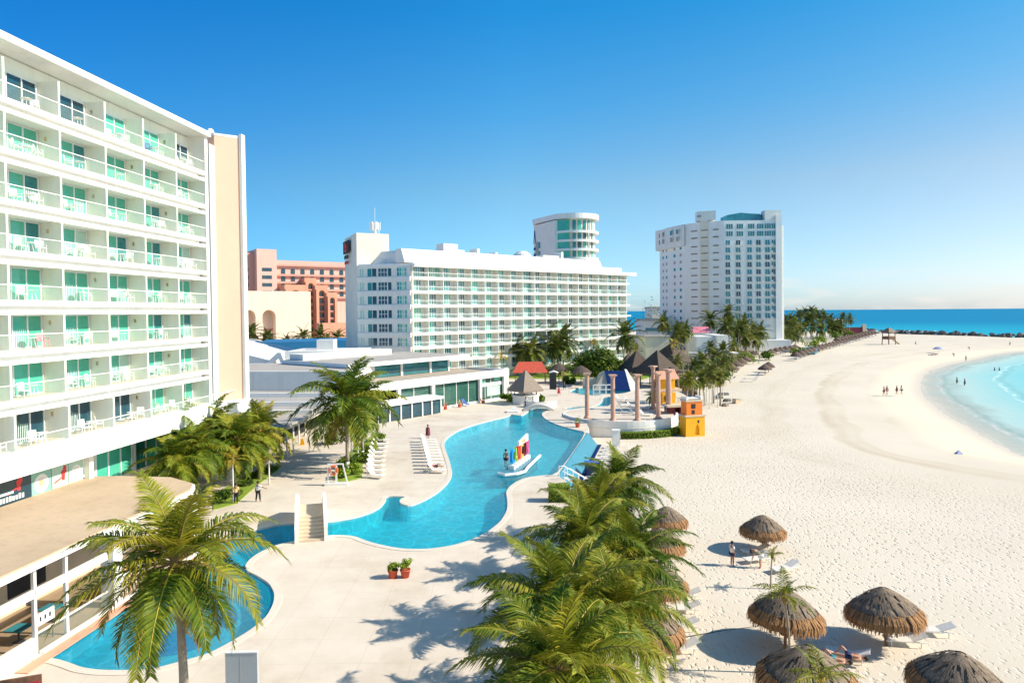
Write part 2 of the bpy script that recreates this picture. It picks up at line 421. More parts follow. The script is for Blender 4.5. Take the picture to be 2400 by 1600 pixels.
def MIX(f, c1, c2, typ='MIX'):
    q = n.new('ShaderNodeMixRGB'); q.blend_type = typ
    if isinstance(f, (int, float)): q.inputs[0].default_value = f
    else: l.new(f, q.inputs[0])
    for i, c in ((1, c1), (2, c2)):
        if isinstance(c, tuple): q.inputs[i].default_value = (*c, 1)
        else: l.new(c, q.inputs[i])
    return q.outputs[0]
def MR(v, a0, a1, b0=0., b1=1.):
    q = n.new('ShaderNodeMapRange'); l.new(v, q.inputs['Value'])
    for k, w in (('From Min', a0), ('From Max', a1), ('To Min', b0), ('To Max', b1)): q.inputs[k].default_value = w
    return q.outputs[0]
# tide lines: bands of damp, weed-tinted sand that follow the shoreline
warp = NZ(.06, 3); sh = MATH('MULTIPLY_ADD', warp, 7.0, a.outputs['Fac'])
band = MATH('SINE', MATH('MULTIPLY', sh, .62)); band2 = MATH('SINE', MATH('MULTIPLY', sh, 1.9))
bm_ = MATH('MULTIPLY', MR(MATH('MULTIPLY_ADD', band2, .35, band), .1, 1.2), MR(NZ(.028, 3), .40, .60))
win = MATH('MULTIPLY', MR(a.outputs['Fac'], 8, 16), MR(a.outputs['Fac'], 40, 20))
tide = MATH('MULTIPLY', bm_, win)
base = MIX(MR(NZ(.05, 5), .3, .7), (.635, .56, .45), (.70, .625, .515))
base = MIX(MATH('MULTIPLY', tide, .55), base, (.48, .385, .26))
wet = MR(a.outputs['Fac'], 3.5, .2)
base = MIX(MATH('MULTIPLY', MR(a.outputs['Fac'], 11, 7), .75), base, (.74, .66, .50))
base = MIX(MATH('MULTIPLY', wet, .7), base, (.52, .47, .42))
mp = n.new('ShaderNodeMapping'); mp.inputs['Scale'].default_value = (2.9, 1.8, 1); mp.inputs['Rotation'].default_value = (0, 0, .5)
l.new(t.outputs['Object'], mp.inputs[0])
vo = n.new('ShaderNodeTexVoronoi'); vo.inputs['Scale'].default_value = 1.0; vo.feature = 'SMOOTH_F1'; vo.inputs['Smoothness'].default_value = .35
vw = n.new('ShaderNodeVectorMath'); vw.operation = 'ADD'
nq = n.new('ShaderNodeTexNoise'); nq.inputs['Scale'].default_value = 1.7; nq.inputs['Detail'].default_value = 3
l.new(mp.outputs[0], nq.inputs['Vector']); l.new(mp.outputs[0], vw.inputs[0]); l.new(nq.outputs['Color'], vw.inputs[1]); l.new(vw.outputs[0], vo.inputs['Vector'])
foot = MATH('MULTIPLY_ADD', NZ(5.0, 3, mp.outputs[0]), .35, MR(vo.outputs['Distance'], .08, .36))
amount = MATH('MULTIPLY', MR(a.outputs['Fac'], 14, 30, .12, 1.0), MR(NZ(.045, 3), .3, .6, .35, 1.0))
bu = n.new('ShaderNodeBump'); bu.inputs['Distance'].default_value = .085; l.new(amount, bu.inputs['Strength']); l.new(foot, bu.inputs['Height'])
l.new(bu.outputs[0], p.inputs['Normal']); l.new(base, p.inputs['Base Color'])
M['sand'] = m
gridmesh('beach', axis(-12, 110, 2.0, -900, 1400), axis(22, 190, 2.0, -90, 1400), land_z, M['sand'], 'shore')

# sea
m = bpy.data.materials.new('sea_water'); m.use_nodes = True; n, l = m.node_tree.nodes, m.node_tree.links; n.clear()
out = n.new('ShaderNodeOutputMaterial'); t = n.new('ShaderNodeTexCoord')
a = n.new('ShaderNodeAttribute'); a.attribute_name = 'depth'
dw = MATH('MULTIPLY_ADD', MATH('SUBTRACT', NZ(.05, 3), .5), 9.0, a.outputs['Fac'])
rp = n.new('ShaderNodeValToRGB'); l.new(MATH('MULTIPLY', dw, .01), rp.inputs[0])
el = rp.color_ramp.elements
cols = [(.0, (.58, .64, .60)), (.07, (.46, .60, .56)), (.17, (.30, .58, .58)), (.34, (.13, .53, .60)), (.5, (.012, .36, .50)), (1.0, (.002, .20, .37))]
while len(el) < len(cols): el.new(.5)
for e, (q, c) in zip(el, cols): e.position = q; e.color = (*c, 1)
d0 = a.outputs['Fac']
wv = MATH('MULTIPLY_ADD', MATH('SUBTRACT', NZ(.09, 4), .5), 5.0, d0)
def line(at0, w):
    return MR(MATH('ABSOLUTE', MATH('SUBTRACT', wv, at0)), w, 0.0)
foam = MATH('MULTIPLY', MATH('ADD', MATH('ADD', line(4.6, .45), line(17.0, .5)), line(.9, .5)), MR(NZ(.45, 4), .42, .62))
dark = MATH('ADD', line(18.6, 1.2), line(5.9, .7))
colr = MIX(MATH('MULTIPLY', dark, .4), rp.outputs[0], (.17, .40, .40))
colr = MIX(MATH('MULTIPLY', foam, .8), colr, (.82, .84, .82))
cap = MATH('MULTIPLY', MR(NZ(.05, 6, None, .8), .72, .76), MR(d0, 70, 95))
colr = MIX(cap, colr, (.75, .8, .8))
pb = n.new('ShaderNodeBsdfPrincipled'); l.new(colr, pb.inputs['Base Color']); pb.inputs['Roughness'].default_value = .5
pb.inputs['Specular IOR Level'].default_value = .02
bu = n.new('ShaderNodeBump'); bu.inputs['Strength'].default_value = .35; bu.inputs['Distance'].default_value = .25
l.new(MATH('ADD', NZ(.5, 4), NZ(.12, 3)), bu.inputs['Height']); l.new(bu.outputs[0], pb.inputs['Normal'])
tr = n.new('ShaderNodeBsdfTransparent'); mxs = n.new('ShaderNodeMixShader')
l.new(MR(dw, -1.0, 9.0, .12, 1.0), mxs.inputs[0]); l.new(tr.outputs[0], mxs.inputs[1]); l.new(pb.outputs[0], mxs.inputs[2]); l.new(mxs.outputs[0], out.inputs[0])
M['sea'] = m
def sea_z(P):
    b, o = sdist(P, bay), sdist(P, outer)
    d = np.where(o > 0, np.minimum(45 + o * .12, 99), np.minimum(b, 60))
    return np.full(len(P), SEA), d
gridmesh('sea', axis(60, 200, 2.5, -26000, 26000, 1.2), axis(70, 310, 2.5, -80, 30000, 1.2), sea_z, M['sea'], 'depth')

# ---------------------------------------------------------------- pools and deck
lag_px = [(88, 1542), (128, 1544), (158, 1553), (189, 1565), (230, 1571), (281, 1572), (357, 1569), (434, 1548), (485, 1534), (531, 1511),
          (587, 1478), (626, 1446), (643, 1415), (646, 1390), (634, 1366), (605, 1348), (581, 1337), (576, 1325), (586, 1311), (608, 1295),
          (645, 1278), (690, 1268), (740, 1258), (785, 1254), (815, 1255), (834, 1258), (850, 1265), (875, 1273), (914, 1282), (952, 1287), (1003, 1287),
          (1054, 1280), (1092, 1270), (1138, 1251), (1174, 1223), (1189, 1198), (1191, 1184), (1190, 1168), (1187, 1152), (1196, 1139), (1215, 1126),
          (1238, 1118), (1272, 1114), (1305, 1113), (1375, 1012), (1354, 1008), (1332, 1003), (1298, 992), (1279, 982), (1270, 972), (1273, 966), (1282, 963.5),
          (1280, 957), (1244, 956.5), (1239, 963), (1225, 973), (1214, 973), (1196, 970), (1193, 975), (1149, 985), (1107, 996), (1072, 1009), (1049, 1024),
          (1041, 1034), (1041, 1046), (1044, 1056), (1051, 1075), (1056, 1094), (1059, 1107), (1055, 1121), (1044, 1136), (1025, 1153), (997, 1170),
          (958, 1186), (937, 1177), (939, 1169), (954, 1163), (904, 1162), (903, 1172), (891, 1187), (872, 1198), (834, 1211), (771, 1222), (702, 1225), (649, 1229),
          (620, 1236), (556, 1252), (514, 1271), (498, 1292), (470, 1330), (430, 1360), (360, 1368), (334, 1381), (270, 1419), (179, 1475)]
lag = [G(x, y).to_2d() for x, y in lag_px]
pool2 = [G(x, y).to_2d() for x, y in [(1333, 918), (1345, 911), (1370, 905), (1400, 903), (1440, 905), (1478, 911), (1480, 917), (1460, 922), (1420, 924), (1400, 927), (1360, 924)]]
pool3 = [G(x, y).to_2d() for x, y in [(1323, 956), (1327, 959), (1367, 960), (1413, 960), (1429, 950), (1438, 938), (1430, 929), (1413, 930), (1412, 939), (1401, 949), (1383, 952), (1345, 953)]]
def chaikin(P, k=1):
    for _ in range(k):
        Q = []
        for i in range(len(P)):
            a_, b_ = P[i], P[(i + 1) % len(P)]
            Q += [a_ * .8 + b_ * .2, a_ * .2 + b_ * .8]
        P = Q
    return P
lag_s, pool2_s, pool3_s = chaikin(lag, 2), chaikin(pool2, 2), chaikin(pool3, 1)
GZC, GZR = Vector((16.5, 105.0)), 8.7
deck_out = [(6.3, -10), (6.3, 30), (6.1, 45), (5.7, 56), (4.9, 64.5), lag[43], lag[44], (10.4, 93), (10.6, 98.5)]
for k in range(13):
    an = RAD(228 + k * 13); deck_out.append((GZC.x + 8 * math.cos(an), GZC.y + 8 * math.sin(an)))
deck_out += [(27, 116), (30, 125), (33, 150), (36, 176), (-120, 176), (-120, -10)]
deck_out = [Vector((p[0], p[1])) for p in deck_out]
def sheet(mb, outer_, holes, z):
    loops = [[Vector((p.x, p.y, 0)) for p in L] for L in [outer_] + holes]
    tri = geometry.tessellate_polygon(loops)
    vs = [p for L in loops for p in L]
    return mb.add([(p.x, p.y, z) for p in vs], [list(f) for f in tri])
def wall_ring(mb, loop, z0, z1):
    k = len(loop)
    return mb.add([(p[0], p[1], z0) for p in loop] + [(p[0], p[1], z1) for p in loop], [[i, (i + 1) % k, k + (i + 1) % k, k + i] for i in range(k)])
def offset(loop, d):
    P = [Vector((p[0], p[1])) for p in loop]; k = len(P)
    area = sum(P[i].x * P[(i + 1) % k].y - P[(i + 1) % k].x * P[i].y for i in range(k))
    s = 1 if area > 0 else -1; Q = []
    for i in range(k):
        e1, e2 = (P[i] - P[i - 1]), (P[(i + 1) % k] - P[i])
        n1 = Vector((e1.y, -e1.x)).normalized() if e1.length > 1e-6 else Vector((0, 0)); n2 = Vector((e2.y, -e2.x)).normalized() if e2.length > 1e-6 else n1
        nn = n1 + n2
        if nn.length < 1e-3: nn = n1
        nn.normalize(); Q.append(P[i] + nn * d * s)
    return Q
# deck stone: pale travertine-like paving with faint joints
m = mat('deck_stone', (.60, .52, .425), .8, .06, .35, .12, 3, col2=(.70, .625, .525), detail=10); n, l = m.node_tree.nodes, m.node_tree.links
t = n.new('ShaderNodeTexCoord'); br = n.new('ShaderNodeTexBrick'); br.offset = 0
br.inputs['Scale'].default_value = .42; br.inputs['Mortar Size'].default_value = .012; br.inputs['Color1'].default_value = br.inputs['Color2'].default_value = (1, 1, 1, 1)
br.inputs['Mortar'].default_value = (.93, .915, .89, 1); br.inputs['Brick Width'].default_value = 1.0; br.inputs['Row Height'].default_value = 1.0
l.new(t.outputs['Object'], br.inputs['Vector'])
old = n['Principled BSDF'].inputs['Base Color'].links[0].from_socket
st = MIX(MR(NZ(.13, 8, None, .72), .50, .72), (1.0, 1.0, 1.0), (.80, .76, .70))
l.new(MIX(1.0, MIX(1.0, old, br.outputs['Color'], 'MULTIPLY'), st, 'MULTIPLY'), n['Principled BSDF'].inputs['Base Color'])
M['deck_stone'] = m
mb = MB(); sheet(mb, deck_out, [lag_s, pool2_s, pool3_s], 0.0); wall_ring(mb, deck_out, -2.6, 0.0)
struct(mb, 'pool_deck', M['deck_stone'])
defm('coping', (.68, .605, .51), .6, .05, .8)
mb = MB()
for L in (lag_s, pool2_s, pool3_s):
    i0, o0 = offset(L, -.05), offset(L, .38); k = len(L)
    mb.add([(q.x, q.y, .03) for q in i0] + [(q.x, q.y, .03) for q in o0] + [(q.x, q.y, .001) for q in o0] + [(q.x, q.y, -.1) for q in i0],
           [[i, (i + 1) % k, k + (i + 1) % k, k + i] for i in range(k)] + [[k + i, k + (i + 1) % k, 2 * k + (i + 1) % k, 2 * k + i] for i in range(k)]
           + [[i, (i + 1) % k, 3 * k + (i + 1) % k, 3 * k + i] for i in range(k)])
ab0, ab1 = lag[43], lag[44]                       # no coping along the overflow edge
def on_weir(f):
    c = sum((Vector(mb.v[j][:2]) for j in f), Vector((0, 0))) / len(f); t_ = (c - ab0).dot(ab1 - ab0) / (ab1 - ab0).length_squared
    return .015 < t_ < .985 and abs((c - ab0).cross(ab1 - ab0)) / (ab1 - ab0).length < 1.0
mb.f = [f for f in mb.f if not on_weir(f)]; mb.m = [0] * len(mb.f)
struct(mb, 'pool_coping', M['coping'])
# basin tiles, with bright caustic lines painted into the colour
def basin_mat(name, c1, c2, wallc=None):
    m = mat(name, c1, .5, .1, .25, col2=c2); nn, ll = m.node_tree.nodes, m.node_tree.links
    t = nn.new('ShaderNodeTexCoord'); v = nn.new('ShaderNodeTexVoronoi'); v.feature = 'DISTANCE_TO_EDGE'; v.inputs['Scale'].default_value = .8
    z = nn.new('ShaderNodeTexNoise'); z.inputs['Scale'].default_value = 1.3
    ad = nn.new('ShaderNodeVectorMath'); ad.operation = 'ADD'
    ll.new(t.outputs['Object'], z.inputs['Vector']); ll.new(t.outputs['Object'], ad.inputs[0]); ll.new(z.outputs['Color'], ad.inputs[1]); ll.new(ad.outputs[0], v.inputs['Vector'])
    r = nn.new('ShaderNodeMapRange'); r.inputs['From Min'].default_value = 0; r.inputs['From Max'].default_value = .10; r.inputs['To Min'].default_value = 1.32; r.inputs['To Max'].default_value = 1.0
    ll.new(v.outputs['Distance'], r.inputs['Value'])
    mx = nn.new('ShaderNodeMixRGB'); mx.blend_type = 'MULTIPLY'; mx.inputs[0].default_value = 1
    o = nn['Principled BSDF'].inputs['Base Color'].links[0].from_socket
    ll.new(o, mx.inputs[1]); ll.new(r.outputs[0], mx.inputs[2]); ll.new(mx.outputs[0], nn['Principled BSDF'].inputs['Base Color'])
    return m
M['basin'] = basin_mat('basin', (.035, .62, .74), (.07, .71, .79))
M['basin_blue'] = basin_mat('basin_blue', (.03, .46, .64), (.07, .55, .70))
# lagoon: west part (by the terrace) has darker blue tiles
mb = MB()
for L in (lag_s, pool2_s, pool3_s): wall_ring(mb, L, -1.35, -.02)
sheet(mb, lag_s, [], -1.35); sheet(mb, pool2_s, [], -1.351); sheet(mb, pool3_s, [], -1.352)
for i, f in enumerate(mb.f):
    c = sum((Vector(mb.v[j]) for j in f), Vector()) / len(f)
    if c.x < -14.2 and c.y < 53: mb.m[i] = 1
    elif c.y > 120: mb.m[i] = 1
struct(mb, 'pool_basin', [M['basin'], M['basin_blue']])
def in_px(lst, z): return [G(x, y, z) for x, y in lst]
# dark mosaic swirls on the floor of the west basin
mb = MB()
for poly in ([(300, 1500), (345, 1480), (400, 1470), (450, 1490), (470, 1515), (430, 1530), (380, 1538), (320, 1535), (345, 1515)],
             [(490, 1420), (520, 1400), (550, 1420), (560, 1450), (535, 1475), (510, 1462), (505, 1440)],
             [(300, 1425), (335, 1405), (360, 1415), (340, 1432)]):
    q = [G(x, y, -1.33).to_2d() for x, y in poly]; q = chaikin(q, 2); sheet(mb, q, [], -1.34)
defm('mosaic_blue', (.010, .10, .42), .5, .3, 1.5, col2=(.02, .20, .55)); struct(mb, 'pool_mosaic', M['mosaic_blue'])
# water surface
m = bpy.data.materials.new('pool_water'); m.use_nodes = True; n, l = m.node_tree.nodes, m.node_tree.links; n.clear()
out = n.new('ShaderNodeOutputMaterial'); t = n.new('ShaderNodeTexCoord')
tr = n.new('ShaderNodeBsdfTransparent'); tr.inputs[0].default_value = (.80, .97, 1.0, 1)
gl = n.new('ShaderNodeBsdfGlossy'); gl.inputs['Roughness'].default_value = .04
df = n.new('ShaderNodeBsdfDiffuse'); df.inputs[0].default_value = (.035, .53, .64, 1)
bu = n.new('ShaderNodeBump'); bu.inputs['Strength'].default_value = .5; bu.inputs['Distance'].default_value = .06
l.new(MATH('ADD', NZ(1.6, 4), NZ(.5, 2)), bu.inputs['Height']); l.new(bu.outputs[0], gl.inputs['Normal'])
fr = n.new('ShaderNodeFresnel'); fr.inputs['IOR'].default_value = 1.33; l.new(bu.outputs[0], fr.inputs['Normal'])
m0 = n.new('ShaderNodeMixShader'); m0.inputs[0].default_value = .24; l.new(tr.outputs[0], m0.inputs[1]); l.new(df.outputs[0], m0.inputs[2])
m1 = n.new('ShaderNodeMixShader'); l.new(MATH('MULTIPLY', fr.outputs[0], .55), m1.inputs[0]); l.new(m0.outputs[0], m1.inputs[1]); l.new(gl.outputs[0], m1.inputs[2]); l.new(m1.outputs[0], out.inputs[0])
M['pool_water'] = m
mb = MB()
for L in (lag_s, pool2_s, pool3_s): sheet(mb, offset(L, .03), [], -.10)
struct(mb, 'pool_water', M['pool_water'])
# infinity edge: blue tiled weir wall, catch trough and dark grating below
A, B = lag[43], lag[44]
dv = (B - A).normalized(); nv = Vector((dv.y, -dv.x))
def off3(p, n_, z): return (p.x + nv.x * n_, p.y + nv.y * n_, z)
root = thing('weir_wall', 'sloping blue tiled overflow wall along the beach side of the pool', 'pool wall')
mb = MB(); mb.extrude([off3(A, -.12, -.06), off3(A, .18, -.06), off3(A, 1.5, -1.75), off3(A, -.12, -1.75)], (B - A).to_3d())
defm('weir_tile', (.03, .19, .29), .35, .1, 2, .2, 8, col2=(.06, .27, .37)); mb.build('tiled_face', M['weir_tile'], root, fix=True)
mb = MB(); mb.extrude([off3(A, 1.5, -1.6), off3(A, 1.95, -1.6), off3(A, 1.95, -2.1), off3(A, 1.5, -2.1)], (B - A).to_3d()); mb.build('trough', M['navy'], root, fix=True)
mb = MB(); mb.extrude([off3(A, 1.95, -1.62), off3(A, 5.6, -1.62), off3(A, 5.6, -2.4), off3(A, 1.95, -2.4)], (B - A).to_3d())
struct(mb, 'lower_terrace', M['deck_stone'])
# lawn and planting beds behind the deck
mb = MB(); mb.prism([(-2, 164), (30, 158), (38, 172), (42, 235), (-30, 215)], -2.2, .06); struct(mb, 'lawn', M['grass'])
mb = MB(); mb.prism([(38, 140), (50, 186), (72, 222), (86, 256), (112, 305), (150, 380), (178, 450), (160, 490), (60, 480), (38, 300)], -2.6, -.9); struct(mb, 'garden_ground', M['soil'])
bed = [G(x, y).to_2d() for x, y in [(500, 1195), (555, 1180), (600, 1140), (640, 1110), (660, 1092), (630, 1090), (570, 1120), (500, 1160)]]
mb = MB(); mb.prism(bed, -.1, .07); struct(mb, 'planting_bed', M['grass'])
bed = [G(x, y).to_2d() for x, y in [(790, 1135), (848, 1120), (850, 1090), (880, 1040), (905, 1020), (880, 1015), (820, 1060), (786, 1085)]]
mb = MB(); mb.prism(bed, -.1, .07); struct(mb, 'planting_bed', M['grass'])
# ================================================================== BUILDINGS
def win_meshes(w, h, cols, rows, bar, mats, seed, depth=.10, widths=None):
    """frame mesh in the x-z plane (outward -y), pane mesh just behind; origin bottom left"""
    r = random.Random(seed); f, p = MB(), MB()
    f.box(0, w, -depth, 0, h - bar, h); f.box(0, w, -depth, 0, 0, bar)
    xs = [0]
    for c in range(cols): xs.append(xs[-1] + (widths[c] if widths else w / cols))
    for i, x in enumerate(xs):
        a = max(0, min(w - bar, x - bar / 2)); f.box(a, a + bar, -depth - .004, -.004, bar, h - bar)
    zs = [h * k / rows for k in range(rows + 1)]
    for z in zs[1:-1]:
        for i in range(cols): f.box(xs[i] + bar * .6, xs[i + 1] - bar * .6, -depth + .012, -.012, z - bar / 2, z + bar / 2)
    for i in range(cols):
        p.mi = r.randrange(len(mats))
        p.add([(xs[i], -depth * .4, 0), (xs[i + 1], -depth * .4, 0), (xs[i + 1], -depth * .4, h), (xs[i], -depth * .4, h)], [(0, 1, 2, 3)])
    return f.mesh('window', M['aluminium']), p.mesh('pane', [M[k] for k in mats])
def put_win(parent, fp, loc, rz=0, name='window'):
    o = inst(name, fp[0], parent, loc, (0, 0, rz)); inst('pane', fp[1], o); return o
def ordw(i): return ORD[i] if i < len(ORD) else 'far'

# ---------------------------------------------------------------- near hotel on the left
AO = Vector((-28.7, 64.3, 0)); AX = Vector((.0945, .9955, 0)); ARZ = math.atan2(AX.y, AX.x)
AY = Vector((-AX.y, AX.x, 0))
def A2W(x, y, z=0): return AO + AX * x + AY * y + Vector((0, 0, z))
hotelA = thing('beach_hotel', 'large white hotel slab with stacked glass balconies at the left of the photo', 'hotel', AO, ARZ)
NB, BW, BD = 7, 4.5, 1.6
FL = [7.75 + 3.1 * i for i in range(8)]; ROOF = 32.75
L0 = -NB * BW
mb = MB(); mb.box(L0, .0, BD, 14, 6.4, 32.7); mb.build('wall', M['balcony_wall'], hotelA)
for i, z in enumerate(FL):
    mb = MB()
    if i == 0:
        mb.box(L0, .45, -1.5, BD, 6.45, z); mb.box(.45, 3.2, -2.6, 6, 6.45, z - .02)
    else:
        mb.box(L0, .45, -.06, BD, z - .36, z); mb.box(L0, -.5, .36, BD, z - .62, z - .36); mb.box(L0, .0, .02, BD, z - .90, z - .62)
    mb.build('balcony_slab', M['white_trim'], hotelA)
    mb = MB(); mb.box(L0, 0, .25, BD - .01, z + .004, z + .012); mb.build('balcony_floor', M['balcony_tile'], hotelA)
mb = MB(); mb.box(L0, .5, -.45, 14.4, ROOF, 33.2); mb.box(L0, .3, .3, 14, 33.2, 33.45); mb.build('roof', M['white_trim'], hotelA)
mb = MB(); mb.box(-.0, .5, -.08, 14.2, 7.75, ROOF); mb.build('end_wall', M['white_wall'], hotelA)
dmats = [['glass_green', 'glass_teal', 'glass_green', 'glass_green'], ['glass_teal', 'glass_dark', 'glass_green', 'glass_green'],
         ['glass_curtain', 'glass_green', 'glass_green', 'glass_green'], ['glass_green', 'glass_green', 'glass_teal', 'glass_curtain']]
doors = [win_meshes(3.2, 2.17, 3, 1, .075, dmats[k % 4], 11 + k, .12, [.72, 1.24, 1.24]) for k in range(10)]
dtall = [win_meshes(3.2, 2.25, 3, 1, .075, dmats[k % 4], 31 + k, .12, [.72, 1.24, 1.24]) for k in range(4)]
lamp = MB(); lamp.box(-.09, .09, -.08, 0, 0, .3); lamp_me = lamp.mesh('wall_lamp', M['emblem_gold'])
curt = MB()
for q in range(14):
    x = .78 + q * .075; curt.add([(x, -.055 + .02 * (q % 2), .08), (x + .075, -.055 + .02 * ((q + 1) % 2), .08), (x + .075, -.055 + .02 * ((q + 1) % 2), 1.25), (x, -.055 + .02 * (q % 2), 1.25 )], [(0, 1, 2, 3)])
curt_me = curt.mesh('curtain', M['curtain'])
rA = random.Random(5)
for i, z in enumerate(FL):
    top = (FL[i + 1] - .90) if i < 7 else ROOF
    for k in range(NB):
        x1 = -BW * k
        fp = rA.choice(dtall if i in (0, 7) else doors)
        d = put_win(hotelA, fp, (x1 - 3.36, BD, z + .01), 0, 'sliding_door')
        if rA.random() < .55: inst('curtain', curt_me, d, (rA.choice([0, 0, 1.15]), 0, 0))
        if k:
            mb = MB(); yy = 0.0 if i else -.2
            mb.box(x1 - .08, x1 + .08, yy, BD, z, top - (0 if i < 7 else .9)); mb.build('divider_wall', M['balcony_wall'], hotelA)
            if (i + k) % 2 == 0: inst('wall_lamp', lamp_me, hotelA, (x1 - .08, 1.0, z + 1.5), (0, 0, math.pi / 2))
        mb = MB(); yg = .05 if i else -1.38
        mb.box(x1 - BW + .06, x1 - .06, yg, yg + .02, z + .01, z + .86); mb.build('glass_railing', M['rail_glass'], hotelA)
        if i == 0 and k:
            mb = MB(); mb.extrude([(x1 - .03, -1.3, z + .01), (x1 - .03, -.2, z + .01), (x1 - .03, -.2, z + 1.9), (x1 - .03, -.55, z + 1.7)], (.06, 0, 0)); mb.build('glass_divider', M['rail_glass'], hotelA)
    mb = MB(); yg = .06 if i else -1.37
    mb.tube([(L0, yg, z + .94), (0 if i else 3.2, yg, z + .94)], .035, 6); mb.build('handrail', M['white_trim'], hotelA)
# ground storey under the big slab
mb = MB(); mb.box(L0, 0, 1.4, 13.9, 0, 6.45); mb.build('ground_wall', M['balcony_wall'], hotelA)
gwin = [win_meshes(4.3, 2.9, 3, 1, .12, ['glass_green', 'glass_teal', 'glass_green'], 60 + k) for k in range(3)]
for k in range(0, 3): put_win(hotelA, gwin[k % 3], (-4.4 - 4.6 * k, 1.4, 3.3))
mb = MB(); mb.box(-16.6, -16.2, -.5, -.1, 0, 6.45); mb.build('column', M['white_trim'], hotelA)
# glazed sign band beside the column (four logo panels)
panes = [(-18.0, -16.65, 'glass_curtain'), (-19.5, -18.05, 'glass_curtain'), (-21.2, -19.55, 'glass_pale'), (-26.0, -21.25, 'glass_navy')]
for x0, x1, k in panes:
    mb = MB(); mb.box(x0, x1, -.05, 0, 3.0, 6.43); mb.build('sign_panel', M[k], hotelA)
def disc(mb, c, r, y, n=20):
    return mb.add([(c[0] + r * math.cos(2 * math.pi * a / n), y, c[1] + r * math.sin(2 * math.pi * a / n)) for a in range(n)], [list(range(n))])
mb = MB(); disc(mb, (-17.3, 5.3), .46, -.056); mb.mi = 1; disc(mb, (-17.3, 5.34), .29, -.060); mb.mi = 0; disc(mb, (-17.3, 5.34), .15, -.064)
mb.build('round_logo', [M['white_trim'], M['cream_wall']], hotelA)
mb = MB(); disc(mb, (-20.4, 5.25), .6, -.056); mb.mi = 1; disc(mb, (-20.4, 5.25), .40, -.060); mb.mi = 2; disc(mb, (-20.4, 5.28), .22, -.064)
mb.build('round_logo', [M['white_trim'], M['grey_white'], M['emblem_gold']], hotelA)
for bx, bz in ((-18.5, 5.5), (-22.2, 5.75)):
    mb = MB(); mb.add([(bx + a, -.06, bz + b) for a, b in [(-.12, -.5), (.12, -.5), (.16, -.1), (.3, 0), (.26, .4), (.05, .5), (-.05, .2), (-.2, .1)]], [list(range(8))])
    mb.add([(bx + a, -.06, bz + b) for a, b in [(-.85, -.6), (-.15, -.35), (-.15, -.25), (-.8, -.48)]], [(0, 1, 2, 3)])
    mb.build('red_emblem', M['emblem_red'], hotelA)
mb = MB(); r0 = random.Random(3)
for w_ in range(9): mb.box(-23.9 + w_ * .24, -23.9 + w_ * .24 + .17, -.062, -.055, 4.75, 5.02 + r0.random() * .08)
mb.box(-23.9, -22.6, -.062, -.055, 5.2, 5.34); mb.build('sign_lettering', M['grey_white'], hotelA)

# cream fin tower at the hotel's far end
mb = MB(); T = thing('stair_tower', 'tall peach fin tower with a white edge at the end of the near hotel', 'tower', A2W(.6, 0), ARZ)
mb.prism([(.9, -.2), (2.3, -2.0), (3.0, -2.0), (3.0, 4), (.9, 4)], 6.4, 33.2); mb.build('wall', M['peach_wall'], T)
mb = MB(); mb.box(2.2, 2.9, -2.28, -2.0, 5.6, 33.6); mb.build('edge_pilaster', M['white_trim'], T)
mb = MB(); mb.box(0, .9, -.2, 4, 7.7, 32.2); mb.build('recess_wall', M['grey_white'], T)
mb = MB(); mb.prism([(.85, -.22), (2.3, -1.98), (3.0, -1.98), (3.0, 4.2), (.85, 4.2)], 33.2, 33.42); mb.ball((1.5, .5, 33.7), .35, 6); mb.build('roof', M['white_trim'], T)
mb = MB(); mb.box(.9, 1.7, -1.2, 4, -.2, 6.4); mb.build('base_wall', M['white_wall'], T)

# balcony chairs and tables
def chair_mesh(k):
    mb = MB()
    mb.box(-.24, .24, -.23, .23, .40, .44)
    for sx in (-1, 1):
        mb.tube([(sx * .25, -.25, 0), (sx * .24, -.22, .62)], .022, 5); mb.tube([(sx * .25, .27, 0), (sx * .23, .22, .45), (sx * .24, .30, .92)], .024, 5)
        mb.obox((sx * .26, 0, .63), (.05, .52, .03))
    for j in range(5): mb.obox((-.18 + j * .09, .27, .68), (.055, .02, .46), 0, -.15)
    mb.obox((0, .305, .91), (.5, .035, .07), 0, -.15)
    return mb.mesh('plastic_chair', k)
chair_w, chair_b, chair_r = chair_mesh(M['white_plastic']), chair_mesh(M['cloth_blue']), chair_mesh(M['cloth_pink'])
tb = MB(); tb.lathe([(.001, .70), (.36, .70), (.36, .67), (.001, .67)], 16)
for k in range(4): a_ = k * math.pi / 2 + .6; tb.tube([(.14 * math.cos(a_), .14 * math.sin(a_), .68), (.27 * math.cos(a_), .27 * math.sin(a_), 0)], .02, 5)
table_me = tb.mesh('plastic_table', M['white_plastic'])
rows = ['top floor', 'second floor from top', 'third floor from top', 'fourth floor from top', 'fifth floor from top', 'sixth floor from top', 'seventh floor from top', 'lowest balcony floor']
